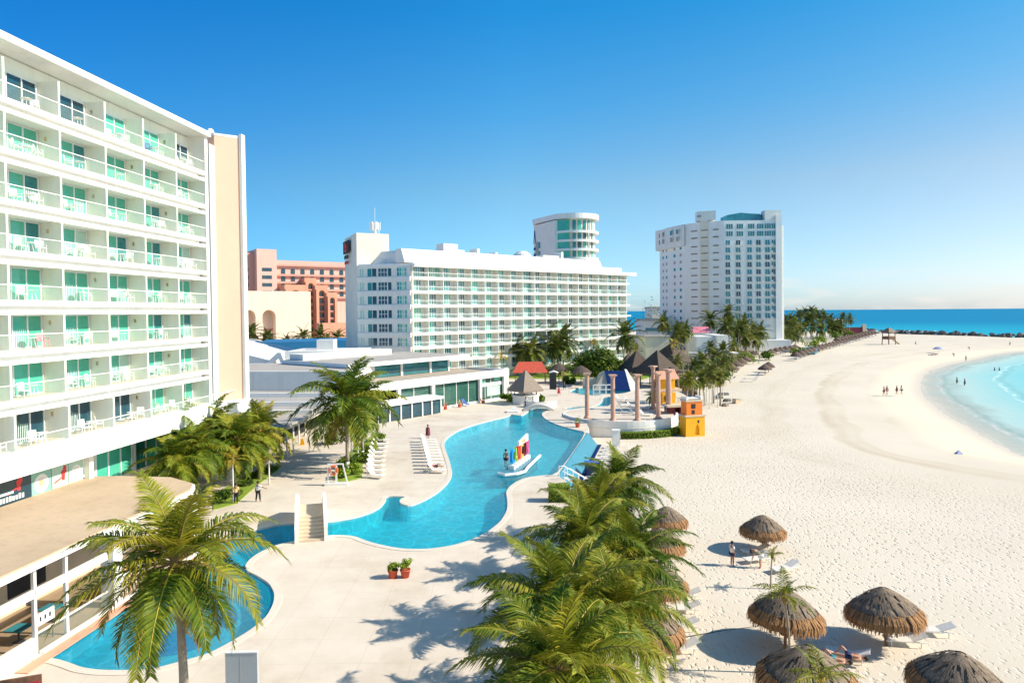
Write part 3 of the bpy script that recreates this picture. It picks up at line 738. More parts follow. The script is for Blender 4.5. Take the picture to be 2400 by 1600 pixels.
for i, z in enumerate(FL):
    for k in range(6):
        x0 = -BW * k; where = '%s balcony from the far end, %s' % (ORD[k], rows[7 - i])
        yb = .8 if i else .1
        for s, (dx, wd) in enumerate(((-1.0, 'by the far divider'), (-2.75, 'nearer the camera'))):
            if rA.random() < .3: continue
            me = chair_w; cn = 'white'
            if (i, k, s) == (7, 1, 1): me, cn = chair_b, 'blue'
            if (i, k, s) == (2, 4, 0) or (i, k, s) == (6, 2, 0): me, cn = chair_r, 'pink draped'
            p = A2W(x0 + dx + rA.uniform(-.15, .15), yb + rA.uniform(-.1, .15), z + .012)
            o = inst('plastic_chair', me, None, p, (0, 0, ARZ + rA.uniform(-1.2, 1.2)))
            tag(o, '%s chair %s, %s' % (cn, wd if 'pink' not in cn else 'there', where), 'chair', 'chairs on the hotel balconies')
        o = inst('plastic_table', table_me, None, A2W(x0 - 1.85, yb + rA.uniform(-.1, .2), z + .012))
        tag(o, 'white round table, ' + where, 'table', 'tables on the hotel balconies')

# ---------------------------------------------------------------- terrace pavilion with the beige roof, bottom left
P = thing('terrace_pavilion', 'low pool bar pavilion with a big flat beige roof, bottom left', 'pavilion', AO, ARZ)
mb = MB(); PR = [(-48, 1.3), (-16.2, 1.3), (-15.6, -2), (-15.8, -6), (-17.4, -8.6), (-19.0, -9.3), (-48, -9.3)]
mb.prism(PR, 4.15, 4.6); mb.build('roof', M['beige_roof'], P)
mb = MB(); e0 = offset([Vector(p) for p in PR], .12); mb.prism([(p.x, p.y) for p in e0], 4.2, 4.5); mb.build('roof_fascia', M['white_trim'], P)
mb = MB()
mb.box(-48, -18.5, -4.2, -4.0, 0, 4.15); mb.build('back_wall', M['sand_wall'], P)
for x, wd in ((-31.6, .16), (-29.6, .16), (-33.8, .16), (-35.8, .16), (-38, .16), (-26.2, .75), (-18.4, .6), (-16.9, .5)):
    mb = MB(); yy = -9.0 if x < -17 else -6.5
    mb.box(x - wd / 2, x + wd / 2, yy - wd / 2, yy + wd / 2, 0, 4.15); mb.build('post', M['white_trim'], P)
mb = MB(); mb.box(-48, -26.6, -9.08, -8.94, 2.75, 3.15); mb.build('beam', M['white_trim'], P)
mb = MB(); mb.box(-31.5, -26.6, -9.03, -8.97, .95, 1.03); mb.box(-48, -31.7, -9.1, -8.9, 0, .9); mb.build('low_wall', M['white_wall'], P)
mb = MB(); mb.box(-31.5, -26.6, -9.01, -8.99, .1, .95); mb.build('glass_railing', M['rail_glass'], P)
mb = MB(); mb.box(-48, -17, -8.95, -4.2, .01, .06); mb.build('floor', mat('pav_floor', (.34, .25, .16), .5, .2, .6), P)
mb = MB()
for q in range(34): mb.box(-25.6 + q * .2, -25.56 + q * .2, -9.02, -8.98, .25, 1.35)
mb.box(-25.7, -18.8, -9.04, -8.96, 1.35, 1.43); mb.build('baluster_rail', M['white_trim'], P)
mb = MB(); mb.box(-25.6, -18.8, -8.4, -8.2, 0, 1.5); mb.build('bar_front', M['orange_wall'], P)
mb = MB(); mb.box(-31.5, -18.6, -9.35, -9.12, -.0, .18); mb.build('kerb', M['white_trim'], P)
mb = MB(); mb.box(-33.2, -18.6, -10.0, -9.36, .005, .05); tag(mb.build('coral_edging', M['coral'], P))
for q in range(4):
    x = -47 + q * 6.4; MB().box(x, x + 2.6, -4.25, -4.2, .9, 2.9).build('hatch', M['dark_void'], P)
for q, (x, y) in enumerate(((-30.5, -7.2), (-28.2, -7.0), (-33.5, -7.3), (-36, -6.8))):
    t_ = thing('bar_table', '%s in the beige roofed pavilion' % ('teal table behind the glass rail, nearer one', 'teal table behind the glass rail, farther one', 'orange table behind the low wall', 'teal table behind the low wall')[q], 'table', A2W(x, y), ARZ, 'tables in the pavilion')
    mb = MB(); mb.box(-.45, .45, -.45, .45, .72, .77); mb.build('tabletop', M['orange_paint' if q == 2 else 'cloth_teal'], t_)
    mb = MB(); mb.tube([(0, 0, .06), (0, 0, .72)], .05, 8); mb.lathe([(.001, .09), (.28, .07), (.28, .06)], 12); mb.build('leg', M['dark_metal'], t_)
s_ = thing('menu_board', 'white board with small dark symbols standing behind the pavilion glass', 'sign', A2W(-30.4, -8.5), ARZ)
mb = MB(); mb.box(-.6, .6, -.03, .03, 1.0, 1.6); mb.build('board', M['white_plastic'], s_)
for q in (-.35, -.05, .25): MB().box(q, q + .12, -.036, -.03, 1.2, 1.42).build('symbol', M['dark_metal'], s_)
mb = MB(); mb.tube([(-.5, 0, 0), (-.5, 0, 1.0)], .03, 6); mb.tube([(.5, 0, 0), (.5, 0, 1.0)], .03, 6); mb.build('leg', M['dark_metal'], s_)

# ---------------------------------------------------------------- the second hotel (middle of the photo)
BO = Vector((-21.6, 150.3, 0)); BXv = Vector((.746, .666, 0)).normalized(); BRZ = math.atan2(BXv.y, BXv.x); BYv = Vector((-BXv.y, BXv.x, 0))
def W2B(p): d = Vector((p[0], p[1], 0)) - BO; return (d.dot(BXv), d.dot(BYv))
def B2W(x, y, z=0): return BO + BXv * x + BYv * y + Vector((0, 0, z))
hotelB = thing('balcony_hotel', 'long white eight storey hotel with green windows behind the restaurant', 'hotel', BO, BRZ)
NBB, LB, DB = 18, 74.0, 1.5
bw = LB / NBB
FB = [24.05 - 3.1 * k for k in range(8)]
mb = MB(); mb.box(0, LB, DB, 16, -2, 27); mb.build('wall', M['cream_wall'], hotelB)
mb = MB(); mb.box(-.6, LB + 3.5, -.9, 16.5, 26.2, 27.1); mb.build('roof', M['white_trim'], hotelB)
mb = MB(); mb.extrude([(-2, .2, 27.1), (-2, 1.6, 30.2), (-2, 4.0, 30.2), (-2, 4.0, 27.1)], (LB - 8, 0, 0))
mb.box(LB - 10, LB - 1, 1.0, 10, 27.1, 28.4); mb.build('parapet', M['white_wall'], hotelB, fix=True)
mb = MB(); mb.box(-2, LB - 10, 4.05, 15, 27.1, 29.2); mb.build('roof_deck', M['grey_white'], hotelB)
for x, y, w_, h_ in ((12, 5, 4.2, 2.8), (17, 6, 2, 1.6), (23, 6, .8, 2.2), (29, 6, .7, 1.6), (45, 5, 6, 1.6), (52, 5, .7, 2.8), (33, 6, 9, .8), (61, 4, 5, 1.2)):
    MB().box(x, x + w_, y, y + 3, 29.2, 29.6 + h_).build('roof_plant', M['white_wall'], hotelB)
mb = MB(); mb.lathe([(.01, 32.3), (1.2, 32.1), (2.2, 31.4), (2.6, 30.6)], 18, (40, 8, 0)); mb.build('roof_dome', M['grey_white'], hotelB)
bm_sets = [['glass_green', 'glass_teal', 'glass_teal', 'glass_pale'], ['glass_teal', 'glass_blue', 'glass_blue', 'glass_dark'], ['glass_green', 'glass_teal', 'glass_pale', 'glass_green'], ['glass_dark', 'glass_teal', 'glass_blue', 'glass_teal']]
bwin = [win_meshes(2.75, 2.38, 4, 2, .085, bm_sets[k % 4], 100 + k) for k in range(12)]
bwide = [win_meshes(3.75, 2.38, 6, 2, .085, bm_sets[k % 4], 130 + k) for k in range(4)]
rB = random.Random(9); rest_f, rest_p = MB(), MB(); nwin = 0
for i, z in enumerate(FB):
    for k in range(NBB):
        wide = k == 8
        fp = rB.choice(bwide if (wide or (i == 0 and k < 2)) else bwin)
        loc = (bw * k + (.2 if fp in bwide else .22), DB, z + .02)
        if nwin < 100: put_win(hotelB, fp, loc, 0, 'balcony_window')
        else:
            for me, tgt, mi in ((fp[0], rest_f, 0), (fp[1], rest_f, None)):
                b0 = len(rest_f.v); rest_f.v += [tuple(v.co + Vector(loc)) for v in me.vertices]
                for p_ in me.polygons:
                    rest_f.f.append([q + b0 for q in p_.vertices])
                    rest_f.m.append(0 if mi == 0 else 1 + ['glass_green', 'glass_teal', 'glass_dark', 'glass_pale', 'glass_blue'].index(me.materials[p_.material_index].name))
        nwin += 1
tag(rest_f.build('balcony_window', [M['aluminium']] + [M[k] for k in ('glass_green', 'glass_teal', 'glass_dark', 'glass_pale', 'glass_blue')], hotelB), kind='stuff')
for i, z in enumerate(FB):
    mb = MB(); e = 1.4 + (.5 if i % 2 else 0)
    mb.box(-.3, LB + e, -.05, DB, z - .4, z); mb.box(-.2, LB + .3, .1, DB, z - .66, z - .4); mb.build('balcony_slab', M['white_trim'], hotelB)
    mb = MB(); mb.box(0, LB, .02, .04, z + .01, z + .85); mb.build('glass_railing', M['rail_glass'], hotelB)
    mb = MB(); mb.box(-.1, LB + .3, -.02, .06, z + .86, z + .95); mb.build('handrail', M['white_trim'], hotelB)
for k in range(NBB + 1):
    mb = MB()
    for i, z in enumerate(FB): mb.box(bw * k - .07, bw * k + .07, .08, DB, z, z + 2.43)
    mb.build('divider_wall', M['white_wall'], hotelB)
# angled shaded wing at its left end
w1, w2, w3 = (at(838, 700, 153.5), at(927, 700, 152.0), at(963, 700, 149.4))
l1, l2, l3 = W2B(w1), W2B(w2), W2B(w3); wbk = W2B(at(848, 700, 166))
mb = MB(); mb.prism([l1, l2, l3, (1.0, 6), (-2, 14), wbk], -2, 26.3); mb.build('wing_wall', M['white_wall'], hotelB)
lo3 = (l3[0] + .6, l3[1] - .8)
mb = MB(); mb.prism([(l1[0] - 0, l1[1] - .6), (l2[0] + .1, l2[1] - .7), lo3, (1.0, 6.5), (-2, 14), wbk], 26.3, 27.0); mb.build('wing_roof', M['white_trim'], hotelB)
q1, q2 = W2B(at(872, 600, 156)), W2B(at(958, 600, 152.5))
mb = MB(); mb.add([(q1[0], q1[1], 27), (q2[0], q2[1], 27), (q2[0], q2[1], 30.2), (q1[0] + 2.4, q1[1] + .4, 30.2),
                   (q1[0] + 3, q1[1] + 4, 27), (q2[0], q2[1] + 6, 27), (q2[0], q2[1] + 6, 30.2), (q1[0] + 4, q1[1] + 4, 30.2)],
                  [(0, 1, 2, 3), (4, 5, 6, 7), (3, 2, 6, 7), (0, 3, 7, 4), (1, 2, 6, 5)]); mb.build('wing_parapet', M['white_wall'], hotelB)
def seg_windows(parent, a, b, specs, z, meshes, name='wing_window'):
    d = Vector((b[0] - a[0], b[1] - a[1])); rz = math.atan2(d.y, d.x); L = d.length; d.normalize()
    for (t0, fp) in specs:
        put_win(parent, fp, (a[0] + d.x * t0, a[1] + d.y * t0, z), rz, name)
ww = {k: win_meshes(w_, 1.95, c_, r_, .1, mm, 200 + k) for k, (w_, c_, r_, mm) in enumerate([(1.2, 2, 1, ['glass_curtain', 'glass_green']), (2.3, 2, 1, ['glass_teal', 'glass_dark']), (2.2, 3, 2, ['glass_dark']), (1.0, 1, 1, ['glass_dark']), (3.1, 4, 2, ['glass_green', 'glass_teal', 'glass_curtain'])])}
for i, z in enumerate(FB):
    seg_windows(hotelB, l1, l2, [(.5, ww[0]), (2.35, ww[1]), (4.9, ww[2]), (7.15, ww[3])], z + .1, None)
    seg_windows(hotelB, l2, l3, [(.5, ww[4])], z + .1, None)
    mb = MB()
    for a_, b_ in ((l1, l2), (l2, l3)):
        d = Vector((b_[0] - a_[0], b_[1] - a_[1])); n_ = Vector((d.y, -d.x)).normalized() * .25
        mb.prism([(a_[0], a_[1]), (b_[0], b_[1]), (b_[0] + n_.x, b_[1] + n_.y), (a_[0] + n_.x, a_[1] + n_.y)], z - 1.02, z + .03)
    mb.build('spandrel', M['white_wall'], hotelB)
# lift tower with sign and antennas
t1, t2, t3 = W2B(at(808, 600, 168)), W2B(at(836, 600, 155)), W2B(at(912, 600, 158.5))
mb = MB(); mb.prism([t1, t2, t3, (t3[0] - 1, t3[1] + 12)], -2, 34.3); mb.build('lift_tower', M['cream_wall'], hotelB)
s1, s2 = at(810, 571, 166.3), at(824, 571, 160.3)
d_ = (s2 - s1); d_.z = 0; rzs = math.atan2(d_.y, d_.x) - BRZ; ls = d_.length
c_ = (s1 + s2) / 2; cl = W2B(c_); zc = 16 + (735 - 580) / 1600 * 163
nrm = Vector((math.sin(rzs), -math.cos(rzs)))
sgn = inst('sign_board', MB().box(-ls / 2 * .95, ls / 2 * .95, -.15, .0, -1.5, 1.5).mesh('sign_board', M['dark_void']), hotelB, (cl[0] + nrm.x * .5, cl[1] + nrm.y * .5, zc), (0, 0, rzs))
eb = MB(); eb.ring((0, -.2, 0), .95, .22, 18, 6); eb.obox((0, -.2, 0), (1.3, .12, .32), 0, 0, .8); eb.obox((0, -.2, .2), (.9, .12, .3), 0, 0, -.6)
inst('emblem', eb.mesh('emblem', M['emblem_red']), sgn)
tm = text_mesh('KRYSTAL', 1.2, .05, M['dark_void']); inst('sign_lettering', tm, hotelB, (cl[0] + nrm.x * .55, cl[1] + nrm.y * .55, zc - 2.35), (math.pi / 2, 0, rzs))
tm = text_mesh('CANCUN', 1.0, .05, M['emblem_red']); inst('sign_lettering', tm, hotelB, (cl[0] + nrm.x * .55, cl[1] + nrm.y * .55, zc - 3.7), (math.pi / 2, 0, rzs))
am = thing('antenna_mast', 'white mobile phone antenna cluster with a thin mast on the tower top', 'antenna', at(879, 549, 160))
mb = MB(); mb.tube([(0, 0, 0), (0, 0, 2.8)], .3, 10); mb.build('mast', M['white_trim'], am)
mb = MB(); mb.tube([(0, 0, 2.8), (0, 0, 6.2)], .05, 5); mb.build('rod', M['white_trim'], am)
for k in range(6):
    a_ = k * 1.05; mb = MB(); mb.obox((1.1 * math.cos(a_), 1.1 * math.sin(a_), 1.9), (.3, .42, 1.8), a_); mb.tube([(1.0 * math.cos(a_), 1.0 * math.sin(a_), 0), (1.0 * math.cos(a_), 1.0 * math.sin(a_), 1.5)], .06, 5); mb.build('panel_antenna', M['white_plastic'], am)

# ---------------------------------------------------------------- round tower behind it
C = at(1345, 729, 260); C.z = 0
cyl = thing('round_tower', 'round white tower block with curved balconies rising behind the long hotel', 'tower', C)
TOP = 52.0; rw_ = 9.4
def arc(r, a0, a1, k=26): return [(r * math.cos(RAD(a0 + (a1 - a0) * i / k)), r * math.sin(RAD(a0 + (a1 - a0) * i / k))) for i in range(k + 1)]
mb = MB(); mb.prism(arc(rw_ - 1.2, 0, 354), 0, TOP - 1); mb.build('wall', M['cream_wall'], cyl)
e1, e2, e3 = at(1253, 729, 268) - C, at(1300, 729, 253) - C, at(1262, 729, 282) - C
mb = MB(); mb.prism([(e1.x, e1.y), (e2.x, e2.y), (2, -4), (4, 8), (e3.x, e3.y)], 0, TOP - 2.4); mb.build('side_wing', M['white_wall'], cyl)
mb = MB(); mb.prism([(e1.x - .5, e1.y - .3)] + [(p[0], p[1]) for p in arc(rw_ + .3, 215, 420)] + [(e3.x, e3.y + 1)], TOP - 1.9, TOP); mb.build('roof', M['white_trim'], cyl)
dv_ = Vector((e2.x - e1.x, e2.y - e1.y)); rz_ = math.atan2(dv_.y, dv_.x)
mb = MB(); mb.box(1.6, 3.9, -.12, 0, 0, TOP - 9); inst('window_strip', mb.mesh('window_strip', M['grey_roof']), cyl, (e1.x, e1.y, 0), (0, 0, rz_))
for k in range(6):
    mb = MB(); mb.box(4.0, 5.4, -.12, 0, 0, 2.3); inst('window', mb.mesh('window', M['glass_teal']), cyl, (e1.x, e1.y, 40.4 - 3.35 * k), (0, 0, rz_))
# blue painted mark on the wing
mb = MB(); zz = 45.0
mb.extrude([(-.2, -.15, zz - 2.6), (.1, -.15, zz - 2.6), (.8, -.15, zz + 1.3), (1.5, -.15, zz - 2.6), (1.9, -.15, zz - 2.6), (1.0, -.15, zz + 2.6), (.6, -.15, zz + 2.6)], (0, .1, 0))
mb.box(-.1, 1.9, -.15, -.05, zz - 5.0, zz - 4.0); mb.box(-.1, 1.9, -.15, -.05, zz - 7.4, zz - 6.3)
inst('blue_mark', mb.mesh('blue_mark', M['logo_blue']), cyl, (e1.x, e1.y, 0), (0, 0, rz_))
cm = ['glass_green', 'glass_teal', 'glass_dark']
for k in range(9):
    z = TOP - 6.6 - 3.3 * k
    mb = MB(); mb.lathe([(rw_ - 1.3, z - .5), (rw_ + .15, z - .5), (rw_ + .15, z + .35), (rw_ - 1.3, z + .35)], 32, a0=RAD(222), a1=RAD(425)); mb.build('balcony_slab', M['white_trim'], cyl)
    mb = MB(); mb.lathe([(rw_, z + .35), (rw_, z + 1.0)], 20, a0=RAD(260), a1=RAD(400)); mb.build('glass_railing', M['rail_glass'], cyl)
    for j, (a0, a1, mm) in enumerate(((224, 256, 'glass_green'), (263, 272, 'glass_teal'), (276, 286, cm[k % 3]), (291, 300, cm[(k + 1) % 3]), (305, 313, 'glass_teal'), (318, 326, cm[k % 3]))):
        mb = MB(); h_ = 3.9 if k == 0 else 2.4
        mb.lathe([(rw_ - 1.12 if j else rw_ - .2, z + .36), (rw_ - 1.12 if j else rw_ - .2, z + .36 + h_)], 6, a0=RAD(a0), a1=RAD(a1)); mb.build('window', M[mm], cyl)
    mb = MB(); a_ = RAD(302); mb.tube([((rw_ - .1) * math.cos(a_), (rw_ - .1) * math.sin(a_), z + .35), ((rw_ - .1) * math.cos(a_), (rw_ - .1) * math.sin(a_), z + 3)], .22, 8); mb.build('column', M['white_trim'], cyl)

# ---------------------------------------------------------------- tall apartment tower on the right
pts = [(1547, 325), (1567, 315), (1605, 303), (1641.5, 297), (1661, 295), (1697, 292.3), (1818, 292)]
CW = [at(x, 726, D) for x, D in pts]; CR = CW[5].copy(); CR.z = 0
condo = thing('apartment_tower', 'tall white apartment tower with many small balconies beside the palm grove', 'tower', CR)
lc = [(p.x - CR.x, p.y - CR.y) for p in CW]
back = [(lc[6][0] + 2, 24), (lc[0][0] + 14, 44)]
mb = MB(); mb.prism(lc + back, -2, 54); mb.build('wall', M['white_trim'], condo)
mb = MB(); q = [(lc[0][0] - 2.2, lc[0][1] - 1), (lc[1][0] - .8, lc[1][1] - 1.4), (lc[2][0] - .3, lc[2][1] - 1), (lc[2][0], lc[2][1] + 4), (lc[0][0] + 4, lc[0][1] + 8)]; mb.prism(q, 44.2, 53.5)
mb.build('upper_wing', M['white_wall'], condo)
mb = MB(); mb.prism([(lc[3][0], lc[3][1] - .3), (lc[4][0], lc[4][1] - .3), (lc[4][0] + .4, lc[4][1] + 5), (lc[3][0] + .4, lc[3][1] + 5)], -2, 54.5); mb.build('tan_strip', M['cream_wall'], condo)
mb = MB(); mb.prism([(lc[3][0] - 1, lc[3][1] - .5), (lc[4][0] + 3, lc[4][1] - .8), (lc[4][0] + 3, lc[4][1] + 4), (lc[3][0] - 1, lc[3][1] + 4)], 54.5, 58.6); mb.build('lift_head', M['white_wall'], condo)
mb = MB(); mb.box(lc[6][0] - 4.6, lc[6][0] + 2.4, -.4, 4, 54.0, 58.2); mb.build('lift_head', M['white_wall'], condo)
mb = MB(); mb.box(lc[6][0] - .2, lc[6][0] + 2.3, -1.3, 3, -2, 56); mb.build('edge_pilaster', M['white_trim'], condo)
mb = MB(); mb.box(lc[6][0] + 2.3, lc[6][0] + 4.9, 3, 22, -2, 52); mb.build('side_wall', M['white_wall'], condo)
mb = MB(); mb.extrude([(2, 2, 54), (2, 2, 56.6), (8, 2, 57.6), (12, 2, 57.2), (16, 2, 57.0), (20, 2, 55.2), (20, 2, 54)], (0, 9, 0)); mb.build('penthouse', M['glass_blue'], condo, fix=True)
tm = text_mesh('KRYSTAL', 1.5, .05, M['logo_blue']); dd = Vector((lc[4][0] + 3 - lc[3][0] + 1, -.3)); inst('sign_lettering', tm, condo, (lc[3][0] + 1.6, lc[3][1] - .95, 56.4), (math.pi / 2, 0, math.atan2(dd.y, dd.x)))
cmat = [['glass_blue'], ['glass_teal'], ['glass_dark', 'glass_dark'], ['glass_dark', 'glass_blue']]
cwin = [win_meshes(2.1, 2.2, 2, 1, .1, cmat[k % 4], 300 + k) for k in range(6)]
cbig = [win_meshes(3.0, 2.3, 3, 1, .1, ['glass_teal', 'glass_blue'], 310 + k) for k in range(3)]
M['rail_teal'] = M['grey_white']; cols_x = [.6, 5.0, 9.8, 13.6, 17.4, 20.2]; rC = random.Random(2)
bal = MB(); bal.box(0, 2.7, -.8, 0, -.2, 0); bal.box(1.55, 2.7, -.8, -.76, 0, .75); bal_me = bal.mesh('balcony', M['rail_teal'])
nic = MB(); nic.box(0, 1.25, -.03, 0, 0, 2.2); nic_me = nic.mesh('balcony_recess', M['cream_wall'])
for i in range(13):
    z = 49.9 - 3.12 * i - (.6 if i > 1 else 0)
    for j, x in enumerate(cols_x):
        if i < 2: put_win(condo, rC.choice(cbig), (x + (0.3 if j < 4 else -.2), lc[6][1] * x / lc[6][0] - .12, z + .4), 0, 'window')
        else:
            put_win(condo, rC.choice(cwin), (x, lc[6][1] * x / lc[6][0] - .12, z + .4), 0, 'window'); b_ = inst('balcony', bal_me, condo, (x + .6, lc[6][1] * x / lc[6][0] - .1, z + .3))
    mb = MB()
    for (a_, b_, t0, t1) in ((lc[2], lc[3], .42, .8), (lc[3], lc[4], .12, .88), (lc[4], lc[5], .3, .65)):
        p0 = (a_[0] + (b_[0] - a_[0]) * t0, a_[1] + (b_[1] - a_[1]) * t0); p1 = (a_[0] + (b_[0] - a_[0]) * t1, a_[1] + (b_[1] - a_[1]) * t1)
        mb.prism([p0, p1, (p1[0], p1[1] - .42), (p0[0], p0[1] - .42)], z + .3, z + .72)
    mb.build('slit_window', M['thatch_dark'], condo)
    for (a_, b_, t0) in ((lc[0], lc[1], .35), (lc[0], lc[1], .75), (lc[1], lc[2], .35), (lc[1], lc[2], .72)):
        w_, up = (1.3, i < 2); d = Vector((b_[0] - a_[0], b_[1] - a_[1])); L = d.length; d.normalize(); nn_ = Vector((d.y, -d.x)) * (1.9 if up else .06)
        mb = MB(); mb.box(0, w_, -.05, .05, 0, 2.0 if up else 1.3)
        inst('window', mb.mesh('window', M['glass_teal'] if rC.random() < .5 else M['grey_roof']), condo, (a_[0] + d.x * L * t0 + nn_.x, a_[1] + d.y * L * t0 + nn_.y, z), (0, 0, math.atan2(d.y, d.x)))
mb = MB(); mb.box(-2, lc[6][0] + 3, -9, -.2, -2, 3.2); mb.build('podium', M['white_wall'], condo)

# ---------------------------------------------------------------- pink hotel and the arcaded wall, far left
def arch_poly(cx, w, z0, zt, k=8):
    r = w / 2; zc_ = zt - r
    return [(cx - r, z0)] + [(cx + r, z0)] + [(cx + r * math.cos(math.pi * i / k), zc_ + r * math.sin(math.pi * i / k)) for i in range(k + 1)]
def holed_wall(mb, outer_, holes, y0, depth):
    loops = [[Vector((p[0], p[1], 0)) for p in L] for L in [outer_] + holes]
    tri = geometry.tessellate_polygon(loops); vs = [p for L in loops for p in L]
    mb.add([(p.x, y0, p.y) for p in vs], [list(f) for f in tri])
    for L in holes:
        k = len(L); mb.add([(p[0], y0, p[1]) for p in L] + [(p[0], y0 + depth, p[1]) for p in L], [[i, (i + 1) % k, k + (i + 1) % k, k + i] for i in range(k)])
def plane_map(x0, D0, rz):
    P0 = at(x0, 735, D0); P0.z = 0; u = Vector((math.cos(rz), math.sin(rz), 0)); v = Vector((-u.y, u.x, 0))
    def f(x, y, oy=0.0):
        r_ = ray(x, y); Q = P0 + v * oy; den = r_.x * u.y - r_.y * u.x       # ray meets the wall line
        s_ = (Q.x * u.y - Q.y * u.x) / den; p = Vector((r_.x * s_, r_.y * s_, CAMH + r_.z * s_)); return (p - P0).dot(u), p.z
    return P0, f
PRZ = RAD(34)
PK, px2 = plane_map(604, 290, PRZ)
pink = thing('pink_hotel', 'pink stepped hotel with arched orange bays far behind on the left', 'hotel', PK, PRZ)
x1 = px2(648, 585)[0]
mb = MB(); mb.box(0, x1, 0, 24, -2, px2(604, 583)[1]); mb.build('corner_block', M['pink_pale'], pink)
mb = MB(); xl, zl = px2(563, 589, 4); mb.box(xl - 10, -.02, 4, 24, -2, zl - .5); mb.build('side_block', M['pink_wall'], pink)
xw0 = x1; x2, zr = px2(812, 614, 2); zr = px2(660, 614, 2)[1]
mb = MB(); mb.box(xw0 + .01, x2 + 6, 2, 24, -2, zr); mb.build('main_wing', M['pink_pale'], pink)
mb = MB(); mb.extrude([(xw0 + .02, .7, zr - 1.8), (xw0 + .02, .7, zr - 1.2), (xw0 + .02, 3, zr + .8), (xw0 + .02, 6, zr + .8), (xw0 + .02, 6, zr - 1.8)], (x2 + 9 - xw0, 0, 0)); mb.build('roof', M['pink_wall'], pink, fix=True)
for i in range(4):
    z = px2(660, 634 + 17.5 * i, 2)[1]
    mb = MB(); mb.box(xw0 + .03, x2 + 5, .8, 2, z - 2.4, z - 1.6); mb.build('balcony_slab', M['pink_wall'], pink)
    for j in range(7):
        xx = px2(659 + 22.8 * j, 630, 2)[0]
        mb = MB(); mb.add([(q[0], 1.93, q[1]) for q in arch_poly(xx + .8, 1.9, z - 1.4, z + 1.0)], [list(range(11))]); mb.build('window', M['glass_dark'], pink)
    for (xa, xb, yy) in ((568, 582, 4), (614, 637, 0)):
        a_, b_ = px2(xa, 630, yy)[0], px2(xb, 630, yy)[0]
        MB().box(a_, b_, yy - .07, yy + .04, z - .6, z + .9).build('window', M['glass_dark'], pink)
for (xa, xb, yt, oy) in ((669, 716, 667, -9), (716, 741, 651, -5), (741, 768, 668, -7), (768, 790, 685, -9)):
    a_, z = px2(xa, yt, oy); b_, _ = px2(xb, yt, oy); ww_ = b_ - a_
    mb = MB(); hole = arch_poly(a_ + ww_ * .5, ww_ * .52, -1.5, z - 2.2); holed_wall(mb, [(a_, -2), (b_, -2), (b_, z), (a_, z)], [hole], oy, 1.6)
    mb.box(a_, b_, oy + 1.62, oy + 14, -2, z - .02); mb.build('arched_bay', M['orange_wall'], pink)
    for i in range(9):
        zz = z - 4.6 - 3.1 * i
        if zz < 1: break
        MB().box(a_ + ww_ * .3, a_ + ww_ * .72, oy + 1.55, oy + 1.61, zz, zz + 1.7).build('window', M['glass_dark'], pink)
        MB().box(a_ + ww_ * .27, a_ + ww_ * .73, oy + .5, oy + 1.5, zz - .8, zz - .3).build('balcony_slab', M['pink_wall'], pink)
a_, z = px2(748, 757, -24); b_, _ = px2(822, 757, -24); MB().box(a_, b_, -24, -20, -2, z).build('orange_wall', M['orange_wall'], pink)
ARZ2 = RAD(38)
AR, px3 = plane_map(640, 232, ARZ2)
arc_b = thing('arcade_wall', 'plain pale peach wall block with two tall arches in front of the pink hotel', 'building', AR, ARZ2)
a_ = px3(556, 682)[0]; b_, zt = px3(728, 683)
h1, h2 = [arch_poly((px3(xa, 740)[0] + px3(xb, 740)[0]) / 2, px3(xb, 740)[0] - px3(xa, 740)[0], -1.9, px3((xa + xb) / 2, 726)[1]) for xa, xb in ((567, 599), (615, 646))]
mb = MB(); holed_wall(mb, [(a_ - 6, -2), (b_, -2), (b_, zt), (a_ - 6, zt)], [h1, h2], 0, 3.0); mb.box(a_ - 6, b_, 3.02, 14, -2, zt - .02); mb.build('wall', M['arcade_peach'], arc_b)
MB().box(a_, px3(652, 740)[0], 2.9, 3.0, px3(620, 775)[1], px3(620, 770)[1]).build('lintel', M['pink_wall'], arc_b)
for cx in (583, 630):
    c0 = px3(cx, 740)[0]; MB().box(c0 - 1.2, c0 + 2.8, 2.94, 3.0, 6.6, 9.4).build('window', M['glass_dark'], arc_b)
# ================================================================== RESTAURANT AND ROOFS
RO = Vector((-17.9, 105.8, 0)); RXv = Vector((.63, .777, 0)).normalized(); RRZ = math.atan2(RXv.y, RXv.x); RYv = Vector((-RXv.y, RXv.x, 0))
def R2W(x, y, z=0): return RO + RXv * x + RYv * y + Vector((0, 0, z))
rest = thing('restaurant', 'two tier glass fronted restaurant with flat white roofs beside the pool', 'restaurant', RO, RRZ)
LR = 26.5
mb = MB(); mb.box(-6, LR + .3, -.5, 24, 4.25, 5.0); mb.box(-6, LR + .3, -.5, -.1, 5.0, 5.5); mb.box(LR, LR + .3, -.1, 10, 5.0, 5.45); mb.build('lower_roof', M['white_trim'], rest)
mb = MB(); mb.box(-6, LR, -.1, 24, 5.0, 5.02); mb.build('roof_surface', M['tan_roof'], rest)
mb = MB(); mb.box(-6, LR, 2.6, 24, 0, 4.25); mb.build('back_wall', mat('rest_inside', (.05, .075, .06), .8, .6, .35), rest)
for x in (-.1, 7.3, 18.9, 25.6): MB().box(x, x + .55, -.3, .2, 0, 4.25).build('column', M['white_trim'], rest)
mb = MB(); mb.box(0.4, 25.6, .3, .36, .2, 4.2); mb.build('glass_wall', mat('rest_glass', (.03, .12, .10), .04, .5, .25, spec=.9, col2=(.07, .20, .15), alpha=.62), rest)
for x in (3.6, 10.4, 13.4, 16.4, 20.8, 22.4): MB().box(x, x + .1, .22, .3, 0, 4.2).build('mullion', M['white_trim'], rest)
MB().box(19.4, 25.6, .2, .29, 2.7, 3.3).build('transom', M['white_trim'], rest)
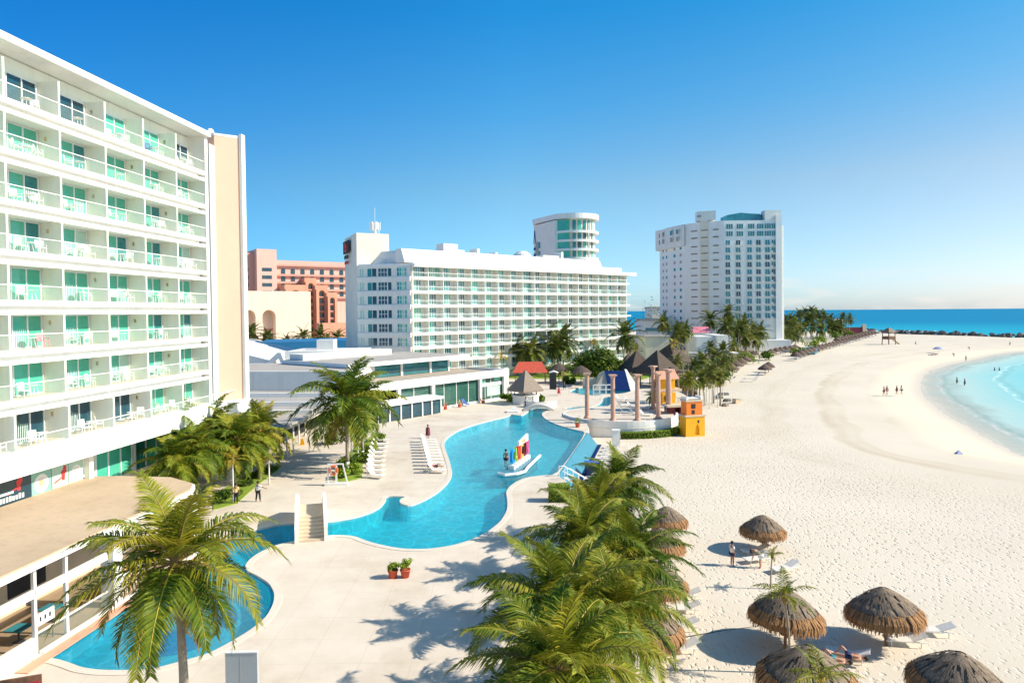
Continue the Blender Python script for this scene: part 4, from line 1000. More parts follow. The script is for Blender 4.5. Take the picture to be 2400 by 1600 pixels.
MB().box(19.6, 21.0, .25, .29, 3.35, 4.1).build('window', M['glass_green'], rest); MB().box(23.3, 25.2, .25, .29, 3.6, 4.15).build('window', M['glass_green'], rest); MB().box(21.4, 25.0, .25, .29, .9, 2.6).build('window', M['glass_curtain'], rest)
mb = MB(); mb.box(LR - .3, LR + .3, -.4, 9, 0, 4.3); mb.extrude([(LR + .3, -1.2, 0), (LR + 3.4, -1.2, 0), (LR + .3, -1.2, 2.6)], (0, .5, 0)); mb.build('side_wall', M['white_wall'], rest)
mb = MB(); mb.box(0, 25.6, .05, .5, 0, .35); mb.build('planter_kerb', M['white_trim'], rest)
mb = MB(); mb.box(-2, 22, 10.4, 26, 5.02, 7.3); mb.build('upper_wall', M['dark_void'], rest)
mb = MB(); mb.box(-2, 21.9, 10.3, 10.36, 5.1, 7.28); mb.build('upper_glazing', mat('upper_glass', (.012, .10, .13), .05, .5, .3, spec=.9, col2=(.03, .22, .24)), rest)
for x in (-1.9, 2.6, 9.8, 16.8, 21.6): MB().box(x, x + .45, 10.1, 10.29, 5.02, 7.3).build('column', M['white_trim'], rest)
mb = MB(); mb.box(-3, 25.6, 8.2, 27, 7.3, 7.95); mb.build('upper_roof', M['white_trim'], rest)
mb = MB(); mb.box(-2.8, 25.4, 8.5, 26.8, 7.95, 7.97); mb.build('roof_surface', M['grey_roof'], rest)
MB().box(-2, 18, 22, 26, 7.97, 9.0).build('roof_plant', M['white_wall'], rest)
annex = thing('garden_annex', 'small white flat roofed glazed annex in front of the restaurant', 'annex', RO, RRZ)
mb = MB(); mb.box(-9, 6.6, -3.6, .2, 2.35, 2.75); mb.build('roof', M['white_trim'], annex)
mb = MB(); mb.box(-8.8, 6.2, -3.1, -3.05, .1, 2.35); mb.build('glass_wall', M['glass_dark'], annex)
for x in (-6.6, -4.4, -2.2, 0, 2.2, 4.2, 6.2): MB().box(x - .09, x + .09, -3.3, -3.1, 0, 2.35).build('post', M['white_trim'], annex)
mb = MB(); mb.box(-8.8, 6.2, -.2, -.1, 0, 2.35); mb.build('back_wall', M['dark_void'], annex)
for k, (x, c, cn) in enumerate(((9.6, 'terracotta', 'dark red'), (13, 'emblem_gold', 'small yellow'), (19.0, 'maroon', 'maroon'))):
    o = thing('potted_plant', '%s leaved plant in front of the restaurant glass' % cn, 'plant', R2W(x, -.9))
    mb = MB(); mb.lathe([(.001, 0), (.28, 0), (.36, .5), (.001, .46)], 12); mb.build('pot', M['terracotta'], o)
    mb = MB(); r_ = random.Random(k)
    for q in range(90):
        a_, e_, rr = r_.random() * 6.28, r_.random() * 1.5, .2 + .45 * r_.random()
        cc = Vector((rr * math.cos(a_) * math.cos(e_), rr * math.sin(a_) * math.cos(e_), .55 + rr * math.sin(e_) * 1.2)); d1, d2 = Vector((r_.uniform(-1, 1), r_.uniform(-1, 1), r_.uniform(-.4, 1))) * .13, Vector((r_.uniform(-1, 1), r_.uniform(-1, 1), 0)) * .07
        mb.add([cc - d1, cc + d2, cc + d1, cc - d2], [(0, 1, 2, 3)])
    mb.build('foliage', M[c], o)
o = thing('garden_chair', 'bright blue reclining chair in front of the restaurant glass', 'chair', R2W(14.8, -.8), RRZ)
mb = MB(); mb.obox((0, 0, .4), (.7, 1.1, .06), 0, .2); mb.obox((0, .7, .75), (.7, .9, .06), 0, 1.0); mb.build('seat', M['cloth_blue'], o)
mb = MB()
for sx in (-.3, .3): mb.tube([(sx, -.5, 0), (sx, .1, .4)], .03, 5); mb.tube([(sx, .6, 0), (sx, .1, .4)], .03, 5)
mb.build('frame', M['white_plastic'], o)

roofs = thing('walkway_roof', 'broad pale stepped flat roofs with a covered walkway between the hotel and the restaurant', 'roof', (0, 0, 0))
mb = MB(); mb.prism([(-60, 67.5), (-24.4, 66.5), (-23.6, 77), (-23.4, 88), (-22.2, 103), (-26, 122), (-60, 122)], 3.75, 4.2); mb.build('lower_roof', M['grey_roof'], roofs)
mb = MB(); mb.prism([(-60, 80), (-23.6, 80), (-23.6, 80.5), (-60, 80.5)], 4.2, 4.75); mb.prism([(-60, 88), (-23.2, 87), (-23.2, 87.5), (-60, 88.5)], 4.2, 4.8); mb.prism([(-60, 98), (-22.6, 96.4), (-22.6, 96.9), (-60, 98.6)], 4.2, 4.8); mb.build('parapet', M['white_trim'], roofs)
mb = MB(); mb.prism([(-60, 108), (-24, 104), (-23, 121), (-60, 125)], 4.2, 7.2); mb.build('upper_block', M['white_wall'], roofs)
mb = MB(); mb.prism([(-59, 109), (-25, 105), (-24, 120), (-59, 124)], 7.2, 7.23); mb.build('roof_surface', M['grey_roof'], roofs)
mb = MB(); mb.prism([(-30, 76.5), (-28.2, 76.4), (-28.2, 78), (-30, 78)], 4.2, 5.2); mb.build('roof_plant', M['white_wall'], roofs)
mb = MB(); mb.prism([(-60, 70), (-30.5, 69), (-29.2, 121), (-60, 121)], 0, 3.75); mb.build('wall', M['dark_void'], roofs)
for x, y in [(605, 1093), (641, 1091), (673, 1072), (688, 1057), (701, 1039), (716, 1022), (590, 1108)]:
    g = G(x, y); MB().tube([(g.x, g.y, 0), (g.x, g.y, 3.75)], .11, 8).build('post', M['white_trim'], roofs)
vault = thing('vaulted_hall', 'white hall with a curved roof and a strip of blue glazing beside the peach tower', 'building', (0, 0, 0))
mb = MB(); prof = [(-78, 6)] + [(-78 + 32 * k / 10, 6 + 6.0 * math.cos((k / 10) * 1.45)) for k in range(11)] + [(-46, 6)]
mb.extrude([(x, 133, z) for x, z in prof], (0, 26, 0)); mb.build('curved_roof', M['grey_white'], vault, fix=True)
mb = MB(); mb.extrude([(-78, 132.8, 6.2), (-50, 132.8, 6.2), (-57, 132.8, 8.6), (-78, 132.8, 10.6)], (0, .15, 0)); mb.build('glazing', M['glass_blue'], vault, fix=True)
mb = MB(); mb.box(-80, -36, 133, 158, 0, 6); mb.box(-46, -31, 138, 150, 6, 8.5); mb.box(-41, -37.5, 143, 146, 8.5, 10.6); mb.build('wall', M['white_wall'], vault)
mb = MB(); mb.extrude([(-49.5, 132, 5), (-45.5, 132, 8.6), (-44.8, 132, 8.6), (-43.5, 132, 5), (-44.3, 132, 5), (-45.3, 132, 7.6), (-48.3, 132, 5)], (0, 1, 0)); mb.build('raking_strut', M['white_trim'], vault, fix=True)
blu = thing('long_canopy', 'long blue canopy roof with a grey rounded end below the pink hotel', 'canopy', (0, 0, 0))
mb = MB(); c0, c1 = at(612, 822, 190), at(812, 812, 200); mb.extrude([(c0.x, c0.y, 5.4), (c0.x, c0.y - .5, 8.2), (c0.x, c0.y + 4, 8.9), (c0.x, c0.y + 8, 5.4)], (c1.x - c0.x, c1.y - c0.y, 0)); mb.build('roof', M['blue_roof'], blu, fix=True)
mb = MB(); mb.lathe([(.01, 9.4), (2.5, 9.0), (4.8, 7.6), (6.2, 5.2)], 20, (c0.x - 3, c0.y, 0)); mb.build('rounded_end', M['grey_roof'], blu)
mb = MB(); mb.box(c0.x - 6, c1.x, 198, 206, -2, 5.6); mb.build('wall', M['white_wall'], blu)

# ---------------------------------------------------------------- thatched kiosk, red roof, huts
def hip(mb, c, half, z0, z1, rot=0, ov=.5):
    v = []
    for k in range(4):
        a_ = rot + math.pi / 4 + k * math.pi / 2; v.append((c[0] + half * 1.414 * math.cos(a_), c[1] + half * 1.414 * math.sin(a_), z0))
    v2 = [(c[0] + (p[0] - c[0]) * .985, c[1] + (p[1] - c[1]) * .985, z0 - .28) for p in v]
    return mb.add(v + [(c[0], c[1], z1)] + v2, [(0, 1, 4), (1, 2, 4), (2, 3, 4), (3, 0, 4), (0, 1, 6, 5), (1, 2, 7, 6), (2, 3, 8, 7), (3, 0, 5, 8), (5, 6, 7, 8)])
K = G(1232, 945); kio = thing('thatched_kiosk', 'white round pool bar under a grey pyramid thatch roof by the arch bridge', 'kiosk', K)
mb = MB(); hip(mb, (0, 0), 2.25, 2.45, 5.9, RAD(38)); mb.build('roof', M['thatch_grey'], kio)
mb = MB(); mb.lathe([(2.45, 0), (2.45, 1.45), (2.7, 1.45), (2.7, 1.56), (1.6, 1.56)], 8, a0=.4); mb.build('bar_counter', M['white_wall'], kio)
for k in range(4): a_ = RAD(38 + 45 + 90 * k); mb = MB(); mb.tube([(1.9 * math.cos(a_), 1.9 * math.sin(a_), 0), (1.9 * math.cos(a_), 1.9 * math.sin(a_), 2.6)], .1, 6); mb.build('post', M['wood'], kio)
mb = MB(); mb.lathe([(.01, 0), (1.2, 0), (1.2, 2.0), (.01, 2.0)], 10); mb.build('bar_back', M['cream_wall'], kio)
g = G(1268, 950); sw = thing('garden_wall', 'low white curved wall between the kiosk and the arch bridge', 'wall', g)
mb = MB(); mb.lathe([(3.0, 0), (3.0, 1.0), (2.75, 1.0), (2.75, 0)], 16, a0=RAD(190), a1=RAD(330)); mb.build('wall', M['white_wall'], sw)
K = G(1243, 897); rr = thing('red_shelter', 'shelter with a red pitched canvas roof behind the grey thatched kiosk', 'shelter', K)
mb = MB(); mb.extrude([(-3.9, -2.4, 2.5), (3.9, -2.4, 2.5), (2.6, .3, 4.7), (-2.6, .3, 4.7)], (0, .05, .05)); mb.extrude([(-3.9, 3, 2.5), (3.9, 3, 2.5), (2.6, .3, 4.7), (-2.6, .3, 4.7)], (0, .05, .05)); mb.build('roof', M['deck_red'], rr, fix=True)
mb = MB()
for x in (-3.4, 0, 3.4):
    for y in (-2, 2.6): mb.tube([(x, y, 0), (x, y, 2.6)], .1, 6)
mb.tube([(-4.3, -2.5, 2.3), (-2.6, .3, 4.7)], .07, 5); mb.tube([(-4.3, 3, 2.3), (-2.6, .3, 4.7)], .07, 5); mb.build('frame', M['wood'], rr)
K = G(1337 - 15, 905); shm = thing('shower_wall', 'tall dark shower screen with a white cap beside the lawn', 'screen', G(1296, 912))
mb = MB(); mb.box(-.7, .7, -.2, .2, 0, 3.4); mb.build('panel', M['dark_void'], shm); mb = MB(); mb.tube([(-.75, 0, 3.4), (.1, 0, 3.75), (1.1, 0, 3.4)], .22, 6); mb.build('cap', M['white_trim'], shm)
yb_ = thing('pillar_sign', 'pale yellow upright board beside the lawn', 'sign', G(1320, 892)); mb = MB(); mb.box(-.35, .35, -.1, .1, 0, 2.2); mb.build('board', M['cloth_yellow'], yb_); mb = MB(); mb.box(-.5, .5, -.2, .2, 0, .12); mb.build('foot', M['white_wall'], yb_)
huts = [((1492, 858), 5.0, 148, 7.6, 3.5, 20, 'large dark thatched hut with a broad roof behind the stone columns'), ((1540, 862), 6.0, 144, 7.9, 3.3, 38, 'middle thatched hut roof with a lit right face behind the tallest columns'),
        ((1570, 842), 7.4, 170, 7.9, 3.4, 42, 'rearmost and largest thatched hut roof behind the gazebo'), ((1472, 838), 2.6, 165, 6.0, 3.4, 10, 'small thatched parasol roof beside the broadleaf tree, left one'), ((1490, 835), 2.6, 165, 6.6, 3.8, 30, 'small thatched parasol roof beside the broadleaf tree, right one')]
for k, ((x, y), hf, D, za, ze, ro, lb) in enumerate(huts):
    p = at(x, y, D); p.z = -.2
    h_ = thing('thatched_hut', lb, 'hut', p, 0, 'thatched huts behind the gazebo')
    mb = MB(); hip(mb, (0, 0), hf * .62, ze, za, RAD(ro)); mb.build('roof', M['thatch_deep'], h_)
    for q in range(4): a_ = RAD(ro + 45 + 90 * q); mb = MB(); mb.tube([(hf * .58 * math.cos(a_), hf * .58 * math.sin(a_), 0), (hf * .58 * math.cos(a_), hf * .58 * math.sin(a_), ze + .3)], .12, 6); mb.build('post', M['wood'], h_)

# ---------------------------------------------------------------- arch bridge, steps bridge
g = G(1263, 961); br = thing('arch_bridge', 'small pale arched footbridge over the neck of the pool', 'bridge', g)
mb = MB(); N = 14
top = [(-2.6 + 5.2 * k / N, .12 + .95 * math.sin(math.pi * k / N)) for k in range(N + 1)]; bot = [(2.0 - 4.0 * k / N, -.1 + .72 * math.sin(math.pi * k / N)) for k in range(N + 1)]
n0 = len(top); vs = [(x, -.9, z) for x, z in top] + [(x, -.9, z) for x, z in bot[::-1]]; vs += [(x, 1.2, z) for x, _, z in vs]
fs = []
for k in range(N): fs += [(k, k + 1, n0 + k + 1, n0 + k), (2 * n0 + k, 2 * n0 + k + 1, 3 * n0 + k + 1, 3 * n0 + k), (k, k + 1, 2 * n0 + k + 1, 2 * n0 + k), (n0 + k, n0 + k + 1, 3 * n0 + k + 1, 3 * n0 + k)]
mb.add(vs, fs); mb.build('span', M['coping'], br, fix=True)
mb = MB(); mb.box(-5.2, -3.4, -2.6, -1.2, -.6, .28); mb.box(-4.4, -3.6, -1.2, .4, -.6, .5); mb.build('step', M['white_trim'], br)
g = G(736, 1262); stb = thing('steps_bridge', 'white footbridge with steps and solid parapets across the pool channel', 'bridge', (g.x, 47.7, 0), RAD(16.5))
mb = MB()
for k in range(7): mb.box(-.86, .86, k * .36, k * .36 + (.36 if k < 6 else 3.4), -.3, .17 * (k + 1))
for k in range(6): mb.box(-.86, .86, 5.56 + k * .36, 5.92 + k * .36, -.3, 1.19 - .17 * (k + 1) + .0)
mb.build('step', M['sand_wall'], stb)
for sx in (-1, 1):
    mb = MB(); x0 = .87 if sx > 0 else -1.12
    mb.extrude([(x0, -.1, -.4), (x0, -.1, 1.0), (x0, 1.0, 1.45), (x0, 2.5, 2.1), (x0, 5.4, 2.1), (x0, 7.7, 1.0), (x0, 7.7, -.4)], (.25, 0, 0)); mb.build('parapet', M['white_wall'], stb, fix=True)
# ---------------------------------------------------------------- gazebo with six stone columns
gz = thing('gazebo_terrace', 'raised round terrace with a white curved wall for the stone columns', 'terrace', (GZC.x, GZC.y, 0))
mb = MB(); mb.lathe([(8.75, -2.9), (8.75, .139), (8.44, .139)], 56); mb.lathe([(8.76, -2.8), (8.76, .36), (8.42, .36), (8.42, .13)], 34, a0=RAD(186), a1=RAD(372)); mb.build('wall', M['white_wall'], gz)
mb = MB(); mb.lathe([(8.78, -.75), (8.80, -.72), (8.80, -.66), (8.78, -.63)], 56); mb.build('string_course', M['cream_wall'], gz)
mb = MB(); mb.lathe([(8.44, .145), (.01, .15)], 56); mb.build('floor', M['deck_stone'], gz)
colp = [(10.9, 99.9), (14.3, 97.3), (17.8, 97.3), (21.2, 99.2), (24.1, 105.3), (22.6, 109.6)]
lbc = ['leftmost stone column on the round terrace', 'second stone column from the left on the round terrace', 'third stone column from the left, at the front of the terrace', 'right front stone column on the round terrace', 'rightmost stone column, thick and tall, on the terrace', 'rear stone column standing behind the right front column']
cb = MB(); cb.box(-.62, .62, -.62, .62, 0, .18); cb.lathe([(.56, .18), (.56, .34), (.44, .46), (.40, .6)], 20)
cs = MB(); NF = 32; cs.lathe([(.40, .6), (.405, 2.6), (.385, 4.5), (.35, 6.1)], NF, jit=lambda k, z: -.05 if k % 2 else 0)
cc_ = MB(); cc_.lathe([(.36, 6.1), (.40, 6.16), (.36, 6.24), (.40, 6.34), (.56, 6.6)], 20); cc_.box(-.62, .62, -.62, .62, 6.6, 6.78)
cmesh = [cb.mesh('base', M['column_stone']), cs.mesh('shaft', M['column_stone']), cc_.mesh('capital', M['column_stone'])]
for k, (x, y) in enumerate(colp):
    c = thing('stone_column', lbc[k], 'column', (x, y, .15), RAD(8 * k), 'stone columns on the round terrace')
    s_ = 1.35 if k == 4 else 1.0
    for me in cmesh: inst(me.name.split('.')[0], me, c, (0, 0, 0), (0, 0, 0), (s_ * .84, s_ * .84, 1.0 if k != 5 else 1.03))
mb = MB(); pn = thing('gate_pier', 'small white pier at the foot of the round terrace wall', 'pier', G(1444, 1045, -2)); mb.box(-.45, .45, -.4, .4, 0, 2.1); mb.build('pier', M['white_wall'], pn); mb = MB(); mb.box(-.52, .52, -.47, .47, 2.1, 2.22); mb.build('cap', M['white_trim'], pn)
# blue cascade slide and rocks behind second pool
g = G(1452, 914); sl_ = thing('water_slide', 'dark blue sloping water cascade between white side walls behind the round pool', 'slide', g)
mb = MB(); mb.extrude([(-2.1, -.4, .0), (2.1, -.4, 0), (1.6, 3.0, 3.7), (-2.6, 3.0, 3.7)], (0, .4, -.1)); mb.build('chute', M['navy'], sl_, fix=True)
mb = MB(); mb.extrude([(2.1, -.5, 0), (4.0, -.5, 0), (2.0, 3.2, 3.9), (1.6, 3.1, 3.9)], (.0, .7, 0)); mb.build('side_wall', M['white_trim'], sl_, fix=True)
mb = MB(); mb.extrude([(-5, 1, 0), (-2.2, .2, 0), (-2.5, 3, 3.6), (-3.6, 3.2, 3.0), (-4.4, 3.0, 1.4)], (0, 1.6, 0)); mb.build('rockwork', M['sand_wall'], sl_, fix=True)
mb = MB(); mb.box(-7, 4, 3.4, 4.4, 0, 2.2); mb.build('back_wall', M['sand_wall'], sl_)
g = G(1413, 925); ta = thing('pool_barrier', 'white lattice barrier standing in the round pool', 'barrier', g)
mb = MB()
for x in (-1.8, -.6, .6, 1.8): mb.box(x - .12, x + .12, -.1, .1, -.2, 2.0)
for z in (.1, 1.0, 1.9): mb.box(-1.9, 1.9, -.12, .12, z - .1, z + .1)
mb.build('frame', M['white_trim'], ta)

# ---------------------------------------------------------------- play castle on the sand
g = G(1622, 1020, -2); pc = thing('play_tower', 'yellow and orange play tower with a white roof deck on the sand', 'play tower', g, RAD(14)); pc.scale = (.86, .8, .97)
mb = MB(); loops = [(-1.75, 0), (1.75, 0), (1.75, 2.9), (-1.75, 2.9)]
hole = [(-.1, .25), (.75, .25), (.75, 1.1), (.45, 1.9), (.15, 1.5), (.0, 1.0)]; holed_wall(mb, loops, [hole], -1.2, .3); mb.box(-1.75, 1.75, -.9, 1.2, .02, 2.88); mb.mi = 0; mb.build('lower_wall', M['yellow_paint'], pc)
mb = MB(); mb.add([(x, -.89, z) for x, z in hole], [list(range(6))]); mb.build('doorway', M['cream_wall'], pc)
mb = MB(); mb.box(-1.5, 1.4, -1.0, 1.0, 3.15, 5.1); mb.build('upper_wall', M['orange_paint'], pc)
mb = MB(); mb.box(-1.85, 1.85, -1.3, 1.3, 2.9, 3.16); mb.box(-1.6, 1.5, -1.1, 1.1, 5.1, 5.4); mb.build('ledge', M['sand_wall'], pc)
mb = MB(); mb.box(-1.2, 1.2, -.9, .9, 5.5, 5.62); mb.box(-1.5, -1.2, -1, 1, 5.4, 5.85); mb.box(1.1, 1.4, -1, 1, 5.4, 5.85); mb.build('roof_deck', M['white_trim'], pc)
mb = MB(); mb.box(-.65, .15, -1.02, -1.0, 4.1, 4.8); mb.build('window', M['dark_void'], pc); MB().box(-.55, .0, -1.03, -1.0, 3.3, 3.9).build('window', M['dark_void'], pc); MB().box(.42, .72, -1.23, -1.2, 2.0, 2.4).build('window', M['dark_void'], pc)
g = G(1590, 1000, -2); pm = thing('play_castle', 'maroon and ochre play castle wing behind the yellow play tower', 'play tower', g, RAD(10))
mb = MB(); mb.box(-1.8, -.9, -.8, 1.2, 0, 3.2); mb.box(.0, 1.5, -.8, 1.2, 0, 3.2); mb.box(-.9, 0, .2, 1.2, 0, 3.2); mb.build('wall', M['maroon'], pm)
mb = MB(); mb.box(-2.2, 2.0, -1.1, 1.8, 3.2, 3.5); mb.box(-2, 1.6, 2.2, 5, 5.2, 5.6); mb.build('deck', M['sand_wall'], pm)
mb = MB(); mb.box(-2.0, .2, 1.4, 4.6, 3.5, 5.1); mb.box(-1.7, .6, 2.6, 4.8, 5.6, 7.2); mb.build('upper_wall', M['yellow_paint'], pm)
mb = MB(); mb.extrude([(-2.2, 2, 7.2), (1.1, 2, 7.2), (1.1, 3.6, 8.2), (-2.2, 3.6, 8.2)], (0, .2, .15)); mb.build('roof', M['orange_wall'], pm, fix=True)
MB().box(-.8, .0, 2.54, 2.6, 6.0, 6.8).build('window', M['dark_void'], pm); MB().box(-1.6, -.6, 1.34, 1.4, 3.9, 4.7).build('window', M['dark_void'], pm)
# white beach club building and low blue-grey buildings between the towers
g = at(1640, 800, 200); bc = thing('beach_club', 'white two storey beach club building among the palms', 'building', (g.x, g.y, -1))
a_, b_ = at(1632, 780, 200).x - g.x, at(1702, 780, 200).x - g.x; c_ = at(1675, 780, 200).x - g.x
mb = MB(); mb.box(a_, c_, 0, 12, 0, 9.2); mb.box(c_ + .01, b_, -2.0, 12, 0, 9.6); mb.build('wall', M['white_wall'], bc)
mb = MB(); mb.box(at(1612, 820, 200).x - g.x, at(1720, 820, 200).x - g.x, -4, -.1, 4.3, 4.7); mb.build('terrace_slab', M['white_trim'], bc)
mb = MB(); mb.box(at(1612, 820, 200).x - g.x, c_, -3.2, -.2, 0, 4.3); mb.build('lower_wall', M['cream_wall'], bc)
mb = MB(); x = at(1636, 830, 200).x - g.x; mb.box(x, x + 1.6, -3.26, -3.2, 1.2, 3.2); mb.box(x + 3, x + 9, -3.26, -3.2, .4, 3.6); mb.build('window', M['dark_void'], bc)
g = at(1540, 800, 215); lw = thing('low_wing', 'low cream annexe with a grey roof at the right end of the balcony hotel', 'building', (g.x, g.y, -1))
mb = MB(); mb.box(at(1508, 0, 215).x - g.x, at(1566, 0, 215).x - g.x, 0, 14, 0, 8.6); mb.build('wall', M['cream_wall'], lw); mb = MB(); mb.box(at(1506, 0, 215).x - g.x, at(1568, 0, 215).x - g.x, -.4, 14.4, 8.6, 9.0); mb.build('roof', M['grey_roof'], lw)
for k, (xa, xb, yt, D, mt_, lb) in enumerate(((1510, 1562, 752, 300, 'blue_roof', 'low building with a blue stained flat front between the two hotel towers'), (1526, 1560, 722, 420, 'grey_white', 'far pale block on the skyline left of the apartment tower'))):
    p0, p1 = at(xa, yt, D), at(xb, yt, D)
    b0 = thing('distant_block', lb, 'building', (p0.x, p0.y, -1)); mb = MB(); mb.box(0, p1.x - p0.x, 0, 20, 0, p0.z + 1); mb.build('wall', M['white_wall' if k else 'grey_white'], b0)
    mb = MB(); mb.box(-.3, p1.x - p0.x + .3, -.5, 20, p0.z + 1, p0.z + 1.8); mb.build('roof', M['grey_roof'], b0)
    mb = MB()
    for q in range(3): mb.box(.4, p1.x - p0.x - .4, -.1, 0, 1.5 + q * 3.2, 3.0 + q * 3.2)
    mb.build('window', M['glass_blue'], b0)
pk_ = at(1640, 765, 235); pb_ = thing('pink_hut', 'small bright pink roofed stall at the foot of the apartment tower', 'hut', (pk_.x, pk_.y, -1)); mb = MB(); mb.box(-2.6, 2.6, -1.5, 1.5, 0, 9.3); mb.build('wall', M['white_wall'], pb_); mb = MB(); mb.extrude([(-3, -1.8, 9.3), (3, -1.8, 9.3), (3, 0, 11.2), (-2.2, 0, 11.2)], (0, 1.5, 0)); mb.build('roof', M['cloth_pink'], pb_, fix=True)
g = at(1962, 749, 440); gs = thing('white_pavilion', 'small open white gabled pavilion among the far palms near the sea', 'pavilion', (g.x, g.y, -1))
hz = g.z + 1
mb = MB(); mb.add([(-3, -2.6, hz), (3, -2.6, hz), (3, 2.6, hz), (-3, 2.6, hz), (0, 0, hz + 1.6)], [(0, 1, 4), (1, 2, 4), (2, 3, 4), (3, 0, 4), (0, 3, 2, 1)]); mb.build('roof', M['white_trim'], gs)
mb = MB()
for x in (-2.5, 2.5):
    for y in (-2, 2): mb.tube([(x, y, 0), (x, y, hz)], .2, 6)
mb.build('post', M['white_trim'], gs)
g = at(2020, 775, 470); wl_ = thing('sea_wall', 'short dark wall end with a reddish pillar where the garden meets the sea', 'wall', (g.x, g.y, -2)); mb = MB(); mb.box(-14, 0, -1, 1, 0, 5); mb.build('wall', M['cloth_maroon'], wl_); mb = MB(); mb.box(0, 2.4, -1.2, 1.2, 0, 7); mb.build('pillar', M['sand_wall'], wl_)

# ---------------------------------------------------------------- pool furniture
def lounger_parts(backang=50):
    f, s, b = MB(), MB(), MB()
    for sx in (-.33, .33): f.tube([(sx, -1.0, .34), (sx, .95, .34)], .03, 6)
    f.tube([(-.33, -1.0, .34), (.33, -1.0, .34)], .03, 6)
    for sx in (-.33, .33):
        for y in (-.75, .7): f.tube([(sx, y, 0), (sx, y, .34)], .028, 6)
    for k in range(13): s.box(-.31, .31, -.98 + k * .1, -.90 + k * .1, .355, .375)
    a_ = RAD(backang)
    for k in range(8): b.obox((0, .30 + (.07 + k * .1) * math.cos(a_), .38 + (.07 + k * .1) * math.sin(a_)), (.62, .085, .025), 0, a_)
    for sx in (-.32, .32): b.tube([(sx, .28, .36), (sx, .28 + .86 * math.cos(a_), .36 + .86 * math.sin(a_))], .022, 6)
    return f.mesh('frame', M['lounger_white']), s.mesh('seat', M['lounger_white']), b.mesh('backrest', M['lounger_white'])
LP = lounger_parts()
LPf = lounger_parts(22)
far = MB(); far.box(-.33, .33, -1, .3, .28, .36); far.obox((0, .62, .58), (.64, .85, .05), 0, RAD(45))
for sx in (-.3, .3):
    for y in (-.8, .6): far.box(sx - .03, sx + .03, y - .03, y + .03, 0, .3)
far_lounger = far.mesh('sun_lounger', M['lounger_white'])
def lounger(p, rz, label, group, flat=False):
    o = thing('sun_lounger', label, 'sun lounger', p, rz, group)
    for me in (LPf if flat else LP): inst(me.name.split('.')[0], me, o)
    return o
# row beside the lagoon (heads to the west)
a0, a1 = G(1002, 1036), G(1022, 1108)
for k in range(11):
    p = a0.lerp(a1, k / 10); lounger((p.x, p.y, .002), RAD(84 + 2 * math.sin(k)), 'white slatted lounger, %s from the far end of the row beside the curving pool edge' % ORD[k], 'loungers in the row at the pool edge')
a0, a1, am_ = G(884, 1036), G(868, 1120), G(866, 1078)
for k in range(9):
    t_ = k / 8; p = a0 * (1 - t_) ** 2 + am_ * 2 * t_ * (1 - t_) + a1 * t_ ** 2
    lounger((p.x + .5, p.y, .002), RAD(98 - 4 * k), 'white slatted lounger, %s from the far end of the row against the green shrubs' % ORD[k], 'loungers in front of the shrubs')
for k in range(10):
    p = A.lerp(B, .08 + k * .092); q = (p.x + nv.x * 3.7, p.y + nv.y * 3.7, -1.6)
    lounger(q, math.atan2(nv.y, nv.x) - math.pi / 2 + RAD(0), 'white lounger, %s from the near end of the row below the tiled overflow wall' % ORD[k], 'loungers below the overflow wall')
for k in range(9):
    p = G(1452 + (k % 3) * 24 + (k // 3) * 6, 938 + (k // 3) * 16 + (k % 3) * 3); lounger((p.x, p.y, .002), RAD(60 + 17 * (k % 4)), 'white lounger by the small pool, %s row, %s from left' % (ORD[k // 3], ORD[k % 3]), 'loungers by the small pool')
# lifebuoy stand
g = G(789, 1136); ls_ = thing('lifebuoy_stand', 'white frame stand with a lifebuoy beside the shrubs', 'stand', g, RAD(4))
mb = MB(); mb.box(-1.05, 1.05, -.35, .35, 0, .22); mb.build('base', M['white_wall'], ls_)
mb = MB(); mb.obox((-.78, 0, 1.1), (.11, .11, 1.8)); mb.obox((.78, 0, 1.1), (.11, .11, 1.85), 0, 0, -.22); mb.box(-.82, .62, -.05, .05, 1.9, 2.02); mb.box(-.1, .06, -.04, .04, .22, 1.9); mb.build('frame', M['white_trim'], ls_)
lb_ = thing('lifebuoy', 'orange ring lifebuoy hanging on the white stand', 'lifebuoy', (g.x - .25, g.y - .14, 1.42)); mb = MB(); mb.ring((0, 0, 0), .37, .10, 24, 8); mb.build('ring', M['orange_buoy'], lb_)
mb = MB()
for k in range(4): a_ = .8 + k * math.pi / 2; mb.obox((.37 * math.cos(a_), 0, .37 * math.sin(a_)), (.23, .22, .07), 0, 0, -a_)
mb.build('band', M['white_plastic'], lb_)
# stone mat on the walkway
mb = MB(); g = G(712, 1122); dm = thing('drain_cover', 'grey rectangular grating set in the walkway paving', 'grating', g); mb.box(-.9, .9, -.5, .5, .0, .02); mb.build('plate', M['grey_roof'], dm); mb = MB()
for k in range(6): mb.box(-.8 + k * .3, -.75 + k * .3, -.45, .45, .02, .03)
mb.build('slot', M['dark_metal'], dm)
